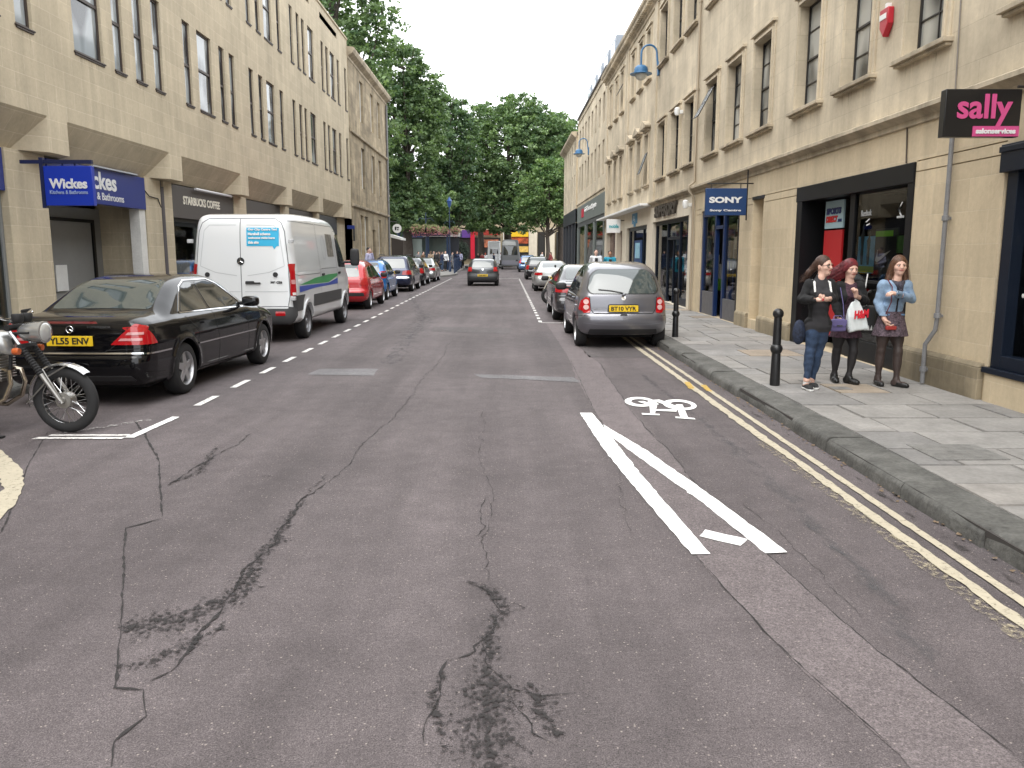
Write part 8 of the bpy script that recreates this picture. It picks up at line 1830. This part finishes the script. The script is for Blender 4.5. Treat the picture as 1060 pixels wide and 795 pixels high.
hh = solid('hair', Union([(ell(Wf(0, .020, .036), V3(.084, .096, .096), Rh), 0), (cap(Wf(-.07, .02, .0), Wf(-.10, .03, -.17), .032, .035), .04), (cap(Wf(.07, .02, .0), Wf(.085, .02, -.17), .030, .03), .04), (cap(Wf(-.10, .03, -.15), Wf(-.14, .04, -.24), .03, .012), .03), (cap(Wf(0, .07, -.02), Wf(0, .08, -.2), .06, .04), .04)], 0, [lambda P: .003 - Union([(ell(Wf(0, -.065, -.035), V3(.056, .08, .088), Rh), 0)])(P)]), .007, chs, t)
for q in (-1, 1): strands(hh, chs, [(Wf(q * .02, .0, .11), .03), (Wf(q * .065, .015, .04), .03), (Wf(q * .085, .02, -.06), .032), (Wf(q * .10, .03, -.16), .034), (Wf(q * .12, .03, -.27), .03)], 60, 3 + q)
solid('tights', Union(g['legA'] + g['legB'] + g['footA'] + g['footB'], .004, [below(pel[2] + .05)]), .009, M_tight2, t)
f_, lo, hi = skirt(J, pel, pel[2] + .18, pel[2] - .11, .128, .205, .86); V, Fc = surfnet(f_, lo, hi, .009); field_obj('skirt', f_, lo, hi, .009, mat('speckled skirt print', (.085, .06, .075), .85, nz=(42, 1.0)), t, V, Fc)
dj = mat('pale washed denim', (.21, .30, .42), .85, nz=(12, .25), bump=(160, .2, .002))
solid('dark_top', Union(g['torso'], .006, [above(pel[2] + .1), lambda P: .07 - np.linalg.norm(P - (ch + V3(0, -.06, .10)), axis=1)]), .009, M_tight, t)
jk = solid('denim_jacket', Union(g['torso'] + g['armA'] + g['armB'], .017, [above(pel[2] + .13), lambda P: .012 - np.maximum(np.abs(P[:, 0] - ch[0]), np.where(P[:, 1] < ch[1] + .0, 0, 1)), lambda P: .032 - np.linalg.norm(P - J['wA'], axis=1), lambda P: .032 - np.linalg.norm(P - J['wB'], axis=1)]), .009, dj, t)
b = MB()
for q in (-1, 1):
    c = ch + V3(q * .078, -.125, -.085); b.box(c[0] - .038, c[0] + .038, c[1] - .004, c[1] + .03, c[2] - .014, c[2] + .008)
c = ch; b.box(c[0] - .10, c[0] + .10, c[1] - .092, c[1] - .082, pel[2] + .135, pel[2] + .155); b.build('pocket_flaps', mat('darker denim seam', (.11, .20, .34), .85), jk, bevel=.003, world=False)
solid('scarf', Union([(cap(J['neck'] + V3(-.06, -.02, -.05), J['neck'] + V3(.0, -.075, -.075), .032, .035), 0), (cap(J['neck'] + V3(.06, -.02, -.05), J['neck'] + V3(.0, -.075, -.075), .032, .035), .02), (cap(J['neck'] + V3(.0, -.085, -.08), J['neck'] + V3(.02, -.10, -.20), .03, .022), .03), (cap(J['neck'] + V3(-.05, .04, -.03), J['neck'] + V3(.05, .04, -.03), .04, .04), .02)]), .008, mat('dark patterned scarf', (.05, .045, .06), .9, nz=(40, .9)), t)
for k in 'AB': solid('flat_shoe', Union(g['foot' + k][1:], .009, [below(.055)]), .007, mat('black leather', (.012, .012, .012), .4), t)
b = MB(); c = J['wA'] + V3(.06, -.05, -.09); b.box(c[0] - .06, c[0] + .06, c[1] - .02, c[1] + .02, c[2] - .03, c[2] + .015); tag(b.build('purse', mat('dark red purse', (.30, .03, .025), .5), None, bevel=.008, world=False), 'small dark red purse in the lowered hand of the woman in denim', 'purse').location = t.location
b = MB(); b.tube([J['wB'] + V3(math.cos(a) * .008, .030 * math.cos(a), .030 * math.sin(a)) for a in [i * .45 for i in range(14)]], .005, 6, True); b.build('bracelet', M_white, t, world=False)
b = MB(); b.tube([ch + V3(-.10, -.02, .06), ch + V3(-.085, -.115, -.02), ch + V3(-.10, -.145, -.2), ch + V3(-.14, -.10, -.36)], .006, 6); b.build('bag_strap', mat('maroon strap', (.12, .02, .03), .6), t, world=False)
tp = thing('tote_bag', 'dark bag with white print seen between the red-haired woman and the denim jacket', 'bag', tuple(qp(Y2 + .05, 4.967, 810, 250)(440, 400)))
def tbf(P): return smax(smax(np.abs(P[:, 0]) - .085, np.abs(P[:, 1]) - .04, .03), np.abs(P[:, 2]) - .17, .04)
V, Fc = surfnet(tbf, (-.1, -.06, -.2), (.1, .06, .2), .01); field_obj('bag', tbf, None, None, .01, mat('black white print', (.03, .03, .03), .7), tp, V, Fc)
b = MB(); rd = random.Random(6)
for i in range(4): x = -.06 + i * .036; b.prism([(x, -.13), (x + .03, -.13), (x + .018, -.07)], -.046, -.040, 'y')
b.build('bag_print', M_white, tp, world=False); b = MB(); b.tube([V3(-.03, 0, .16), V3(-.05, .03, .35), V3(-.02, .05, .55)], .007, 6); b.build('strap', M_white, tp, world=False)

# ---- simpler figures further away
_cols = dict(white=(.70, .71, .73), black=(.02, .02, .022), teal=(.02, .26, .38), grey=(.2, .2, .21), red=(.42, .03, .04), navy=(.02, .03, .07), jeans=(.05, .08, .14), tan=(.35, .26, .18), lilac=(.45, .45, .62), brown=(.12, .07, .04), maroon=(.22, .04, .04), green=(.08, .14, .07))
def cm(c): return mat('cloth ' + c, _cols[c], .85)
HB = mat('black hair', (.015, .012, .011), .5); HBr = mat('mid brown hair', (.07, .04, .02), .6)
def template(walk, h, female, phone=False):
    t = thing('person', 'x', 'person', (0, 0, -50))
    s = walk; J = dict(head=V3(0, -.01, 1.60), neck=V3(0, 0, 1.47), sA=V3(-.17, 0, 1.40), sB=V3(.17, 0, 1.40), eA=V3(-.22, .04 + .12 * s, 1.12), eB=V3(.22, .04 - .12 * s, 1.12), wA=V3(-.22, -.06 + .16 * s, .90), wB=V3(.22, -.06 - .2 * s, .92), hA=V3(-.085, 0, .90), hB=V3(.085, 0, .90), kA=V3(-.09, -.10 * s - .01, .50), kB=V3(.09, .06 * s, .49), aA=V3(-.09, -.20 * s, .09), aB=V3(.09, .28 * s, .10), tA=V3(-.09, -.2 * s - .13, .03), tB=V3(.10, .28 * s - .13, .03))
    if phone: J['eB'] = V3(.24, -.08, 1.18); J['wB'] = V3(.12, -.10, 1.45)
    if walk == 0: J['eA'] = V3(-.24, .03, 1.13); J['wA'] = V3(-.14, -.16, 1.02)
    g, Rm, ch, pel, back = body_prims(J, 1.0, female); hp, Wf, Rh = head_prims(J['head'], 0, 1.0)
    hA = hand(J['wA'], V3(.05, -.1, -1) if walk else V3(.7, -.5, .1), V3(1, 0, 0), .6, 1, 1); hB = hand(J['wB'], V3(-.05, -.1, -1) if not phone else V3(-.3, .1, 1), V3(-1, 0, 0), .6, 1, -1)
    solid('body', Union(g['torso'] + g['neck'] + g['legA'] + g['legB'] + g['footA'] + g['footB'] + g['armA'] + g['armB'] + hp + hA + hB), h, SK, t)
    solid('hair', Union([(ell(Wf(0, .022, .04), V3(.082, .092, .088), Rh), 0)] + ([(cap(Wf(0, .07, 0), Wf(0, .09, -.16), .06, .045), .04)] if female else []), 0, [lambda P: .003 - Union([(ell(Wf(0, -.07, -.03), V3(.075, .085, .09), Rh), 0)])(P)]), h * .8, HB, t)
    solid('trousers', Union(g['legA'] + g['legB'] + g['torso'][:1] + g['torso'][-2:], .014, [below(pel[2] + .1), above(.10)]), h, cm('black'), t)
    solid('jacket', Union(g['torso'] + g['armA'] + g['armB'], .026, [above(pel[2] - .02), lambda P: .035 - np.linalg.norm(P - J['wA'], axis=1), lambda P: .035 - np.linalg.norm(P - J['wB'], axis=1)]), h, cm('white'), t)
    for k in 'AB': solid('shoe', Union(g['foot' + k][1:], .012, [below(.09)]), h, cm('black'), t)
    return t
TW = template(1, .014, False); TS = template(0, .014, False, True); TF = template(.7, .02, True); TST = template(0, .02, False)
_first = {}
def figure(tp, x, y, rz, label, top, trs, hair=None, z=PZ, s=1.0, group=None, skin=None):
    o = tp if id(tp) not in _first else copy_tree(tp); _first[id(tp)] = 1
    o.location = (x, y, z); o.rotation_euler = (0, 0, rz); o.scale = (s, s, s); o['label'] = label; o['category'] = 'person'
    if group: o['group'] = group
    for c in C.objects:
        if c.parent == o:
            m = cm(top) if c.name.startswith('jacket') else cm(trs) if c.name.startswith('trousers') else hair if hair and c.name.startswith('hair') else skin if skin and c.name.startswith('body') else None
            if m: c.material_slots[0].link = 'OBJECT'; c.material_slots[0].material = m
    return o
templates = [TW, TS, TF, TST]
bpy.context.view_layer.update()
x, _ = ony(33, 617, 262); m1 = figure(TW, x, 33, 0, 'man in a white and black jacket, left of the two walking by the shops', 'white', 'black', s=1.0)
b = MB(); b.box(-.06, .06, -.17, -.12, 1.0, 1.38); b.build('black_front', cm('black'), m1, bevel=.02, world=False)
x, _ = ony(31.6, 631.5, 262); m2 = figure(TW, x, 31.6, 0, 'man in a teal shirt with rucksack straps, right of the two by the shops', 'teal', 'navy', s=.97, skin=SK2)
x, _ = ony(36, 380, 262); m3 = figure(TS, x, 36.4, R(75), 'man in a white shirt holding a phone to his ear by the old left building', 'lilac', 'grey', s=1.05, z=PZ + .02)
GP = 'people crossing the plaza at the end of the street'
far = [(TW, 427, 79, 10, 'white', 'navy', None, 'person in white top left of the flower baskets'), (TST, 433, 74, 40, 'grey', 'black', None, 'person in grey among the crowd under the left flower basket'), (TF, 446, 71, 200, 'tan', 'jeans', HBr, 'brown-haired person in tan beside the shelter'), (TW, 452, 69, 170, 'black', 'black', None, 'person all in black standing in front of the shelter'),
       (TST, 457.5, 71, 120, 'navy', 'jeans', None, 'person in navy beside the person in black'), (TF, 461, 73, 20, 'white', 'black', HBr, 'person with pale top between the shelter and the railing'), (TW, 468, 76, 90, 'grey', 'grey', None, 'person in grey just behind the railing'), (TST, 442, 80, 0, 'red', 'black', None, 'person in a red top deep in the plaza crowd'),
       (TW, 499, 88, 180, 'maroon', 'black', HBr, 'person in maroon seen above the roof of the moving car'), (TF, 502.5, 90, 160, 'white', 'black', mat('ginger hair', (.4, .08, .05), .6), 'red-haired person in white seen above the roof of the moving car'), (TW, 518.5, 93, 80, 'white', 'black', None, 'person in white crossing between the white van and the grey van'),
       (TW, 561, 84, 60, 'white', 'navy', HBr, 'person in white on the far right corner by the pale pier'), (TF, 570, 82, 250, 'maroon', 'maroon', HBr, 'person in dark red walking by the far right corner'), (TST, 438, 66, 60, 'brown', 'black', None, 'person in brown directly under the left flower baskets'), (TW, 431, 82, 30, 'black', 'jeans', None, 'person in black behind the person in grey, left of the shelter'), (TF, 436, 84, 220, 'teal', 'black', HBr, 'person in teal at the left of the shelter'), (TST, 449, 76, 10, 'white', 'jeans', None, 'person in white standing inside the shelter'), (TW, 455, 75, 280, 'brown', 'navy', None, 'person in brown standing inside the shelter'), (TF, 473, 80, 45, 'navy', 'navy', HBr, 'person in navy behind the middle of the railing'), (TW, 476, 85, 190, 'lilac', 'jeans', None, 'person in lilac near the far end of the railing'), (TST, 495, 98, 0, 'black', 'black', None, 'person in black outside the red shop'), (TW, 511, 101, 120, 'navy', 'black', None, 'person in navy standing by the tall white van'), (TF, 479, 92, 10, 'green', 'black', None, 'person in green at the far end of the railing')]
for tp_, px, Y, rz, a, c, hr_, lab in far:
    x, _ = ony(Y, px, 262); figure(tp_, x, Y, R(rz), lab, a, c, hr_, z=PZ if px < 490 or px > 550 else .0, group=GP, s=.98 + (px % 3) * .02)
# ================================================================ TREES
def leaf_mat(name, a, b_):
    m = bpy.data.materials.new(name); m.use_nodes = True; nt = m.node_tree; L = nt.links.new; nt.nodes.clear()
    at = N(nt, 'ShaderNodeAttribute', attribute_name='tone'); x = N(nt, 'ShaderNodeMixRGB'); L(at.outputs['Fac'], x.inputs[0]); x.inputs[1].default_value = (*a, 1); x.inputs[2].default_value = (*b_, 1)
    d = N(nt, 'ShaderNodeBsdfPrincipled', Roughness=.5); L(x.outputs[0], d.inputs['Base Color']); d.inputs['Specular IOR Level'].default_value = .35
    tr = N(nt, 'ShaderNodeBsdfTranslucent'); v = N(nt, 'ShaderNodeVectorMath', operation='MULTIPLY'); L(x.outputs[0], v.inputs[0]); v.inputs[1].default_value = (1.2, 1.4, .5); L(v.outputs[0], tr.inputs[0])
    mx_ = N(nt, 'ShaderNodeMixShader'); mx_.inputs[0].default_value = .28; L(d.outputs[0], mx_.inputs[1]); L(tr.outputs[0], mx_.inputs[2]); o = N(nt, 'ShaderNodeOutputMaterial'); L(mx_.outputs[0], o.inputs[0]); return m
LM = [leaf_mat('plane tree leaves', (.055, .105, .052), (.23, .32, .145)), leaf_mat('dark tree leaves', (.038, .08, .045), (.16, .235, .11)), leaf_mat('fresh leaves', (.06, .12, .052), (.22, .31, .125))]
M_bark = mat('bark', (.075, .06, .05), .9, nz=(3, .3), bump=(12, .6, .03))
def tree(x, y, label, lobes, nclump, per0, lm, trunk_r, h0, seed, leaf=.17):
    """lobes: (dx, dy, z, rx, ry, rz); clumps of leaves spread through the lobes, denser outside"""
    per = int(per0 * 1.25); t = thing('plane_tree', label, 'tree', (x, y, .1)); rng = np.random.default_rng(seed); rd = random.Random(seed)
    vol = np.array([l[3] * l[4] * l[5] for l in lobes]) ** .8; li = rng.choice(len(lobes), nclump, p=vol / vol.sum())
    Lb = np.array(lobes)[li]; d = rng.normal(size=(nclump, 3)); d /= np.linalg.norm(d, axis=1)[:, None]; r = rng.uniform(.25, 1, nclump) ** .42 * rng.uniform(.88, 1.12, nclump)
    cc = Lb[:, :3] + d * r[:, None] * Lb[:, 3:]; cs = rng.uniform(.45, 1.15, nclump) * .62 * (1 + .0 * cc[:, 0]); ct = np.clip(rng.normal(.45, .22, nclump), 0, 1)
    n = nclump * per; ci = np.repeat(np.arange(nclump), per); dd = rng.normal(size=(n, 3)); dd /= np.linalg.norm(dd, axis=1)[:, None]; rr = rng.uniform(0, 1, n) ** .5
    p = cc[ci] + dd * (rr * cs[ci])[:, None] * np.array([1.15, 1.15, .7])
    u = rng.normal(size=(n, 3)); u[:, 2] *= .5; u /= np.linalg.norm(u, axis=1)[:, None]; w_ = rng.normal(size=(n, 3)); v = np.cross(u, w_); v /= np.linalg.norm(v, axis=1)[:, None]
    s = (leaf * rng.uniform(.35, 1.2, n) ** 1.2)[:, None]
    V = np.stack([p - u * s, p + v * s * .7 - u * s * .1, p + u * s, p - v * s * .7 - u * s * .1], 1).reshape(-1, 3)
    me = bpy.data.meshes.new('crown'); me.vertices.add(4 * n); me.vertices.foreach_set('co', V.astype(np.float32).ravel()); me.loops.add(4 * n); me.loops.foreach_set('vertex_index', np.arange(4 * n, dtype=np.int32))
    me.polygons.add(n); me.polygons.foreach_set('loop_start', np.arange(0, 4 * n, 4, dtype=np.int32)); me.polygons.foreach_set('loop_total', np.full(n, 4, np.int32)); me.update(calc_edges=True)
    tone = np.clip(ct[ci] + rng.normal(0, .16, n), 0, 1); A = me.attributes.new('tone', 'FLOAT', 'POINT'); A.data.foreach_set('value', np.repeat(tone, 4).astype(np.float32)); me.materials.append(lm)
    o = bpy.data.objects.new('crown', me); C.objects.link(o); o.parent = t
    b = MB(); zt = max(l[2] for l in lobes); b.tube([(0, 0, 0), (.05, 0, h0 * .5), (-.05, .1, h0), (.1, 0, (h0 + zt) / 2), (0, 0, zt)], [trunk_r * 1.25, trunk_r, trunk_r * .85, trunk_r * .5, trunk_r * .15], 12); tr = b.build('trunk', M_bark, t, world=False)
    b = MB()
    for k in range(26):
        l = lobes[rd.randrange(len(lobes))]; e = Vector((l[0] + rd.uniform(-.8, .8) * l[3], l[1] + rd.uniform(-.8, .8) * l[4], l[2] + rd.uniform(-.6, .8) * l[5])); s0 = Vector((0, 0, rd.uniform(h0 * .8, max(h0, e.z - 1.5)))); m_ = s0.lerp(e, .5) + Vector((rd.uniform(-.5, .5), rd.uniform(-.5, .5), -.5))
        b.tube([s0, m_, e], [trunk_r * .38, trunk_r * .2, .02], 6)
    b.build('limb', M_bark, t, world=False); return t
tree(-13.2, 66, 'tallest tree, rising behind the roofs of the left buildings', [(0, 0, 20.5, 5, 5, 5.5), (2.6, -1, 16.5, 2.4, 3, 5), (1.2, 0, 24.5, 3.4, 3.4, 3.2), (-3.5, 0, 22, 4, 4, 4), (1.5, 1, 11, 3.5, 4, 5)], 900, 34, LM[0], .55, 8, 1)
tree(-9.2, 77, 'bushy tree standing just right of the old building, its low leaves hiding the shelter', [(0, 0, 12, 3.8, 4, 5), (-.6, -1, 17.8, 2.9, 3, 2.6), (1.6, 0, 15, 2.4, 3, 3.4), (1.0, -1, 6.2, 3.4, 3, 2.2), (-2.2, -1, 7, 2.8, 3, 3.6), (-.5, -2, 4.9, 3.6, 2, 1.2)], 1250, 34, LM[0], .45, 4, 2)
tree(-6.0, 87, 'darker tree between the bushy left tree and the big central one', [(0, 0, 12.5, 3.0, 3.4, 4.6), (-.2, 0, 6.8, 3.4, 3, 2.8), (.2, 0, 16, 1.9, 2, 1.9)], 650, 34, LM[1], .4, 4, 3)
tree(.2, 96, 'big spreading plane tree in the middle, with a dark trunk behind the grey van', [(0, 0, 13, 6.2, 5, 5), (-3.4, -1, 11, 3.2, 3.5, 4.5), (3.0, 0, 15, 3.4, 3.4, 3.6), (-2.6, 0, 16.6, 2.4, 3, 2.2), (1.2, 0, 17.6, 2.6, 3, 1.9), (-1.5, -2, 6.8, 5.5, 3, 2.6), (4.6, -1, 9.4, 3.4, 3, 3.8), (5.6, -1, 13.6, 2.6, 3, 3), (-1, -3, 5.0, 5.4, 2, 1.3)], 2050, 34, LM[0], .45, 4.5, 4)
tree(6.6, 99, 'tree at the right, half behind the corner building and the central tree', [(0, 0, 13, 3.4, 4, 4.4), (1.2, 0, 10, 3, 4, 4), (-.8, 0, 16.3, 2.2, 3, 1.9), (3.2, 0, 14.6, 2, 3, 3)], 650, 34, LM[0], .4, 5, 5)
tree(4.3, 85, 'lower fresh green tree drooping over the far parked cars on the right', [(0, 0, 7.8, 3.2, 3, 2.5), (-1.6, 0, 6.0, 2.0, 2.4, 1.5), (1.5, 0, 6.0, 1.9, 2.4, 1.6), (.3, 0, 9.8, 1.8, 2, 1.4)], 620, 30, LM[2], .22, 3.6, 6, .15)
tree(-14.5, 84, 'shadowy tree behind the bushy left tree', [(0, 0, 11, 5, 4, 6), (3, 0, 6.5, 4, 3, 3.4), (-3, 0, 16, 4, 3, 4)], 700, 30, LM[1], .4, 4, 7)
tree(-3.2, 104, 'background tree filling the gap behind the central tree', [(0, 0, 10, 5, 3, 4.6), (-4, 0, 9, 4, 3, 4.4), (4.5, 0, 9.5, 4, 3, 4.4)], 650, 30, LM[1], .4, 5, 8)
tree(9.5, 126, 'distant tree above the far cream building', [(0, 0, 12, 4, 4, 4), (-3, 0, 11, 3.4, 3, 3.4)], 350, 30, LM[0], .4, 5, 9)
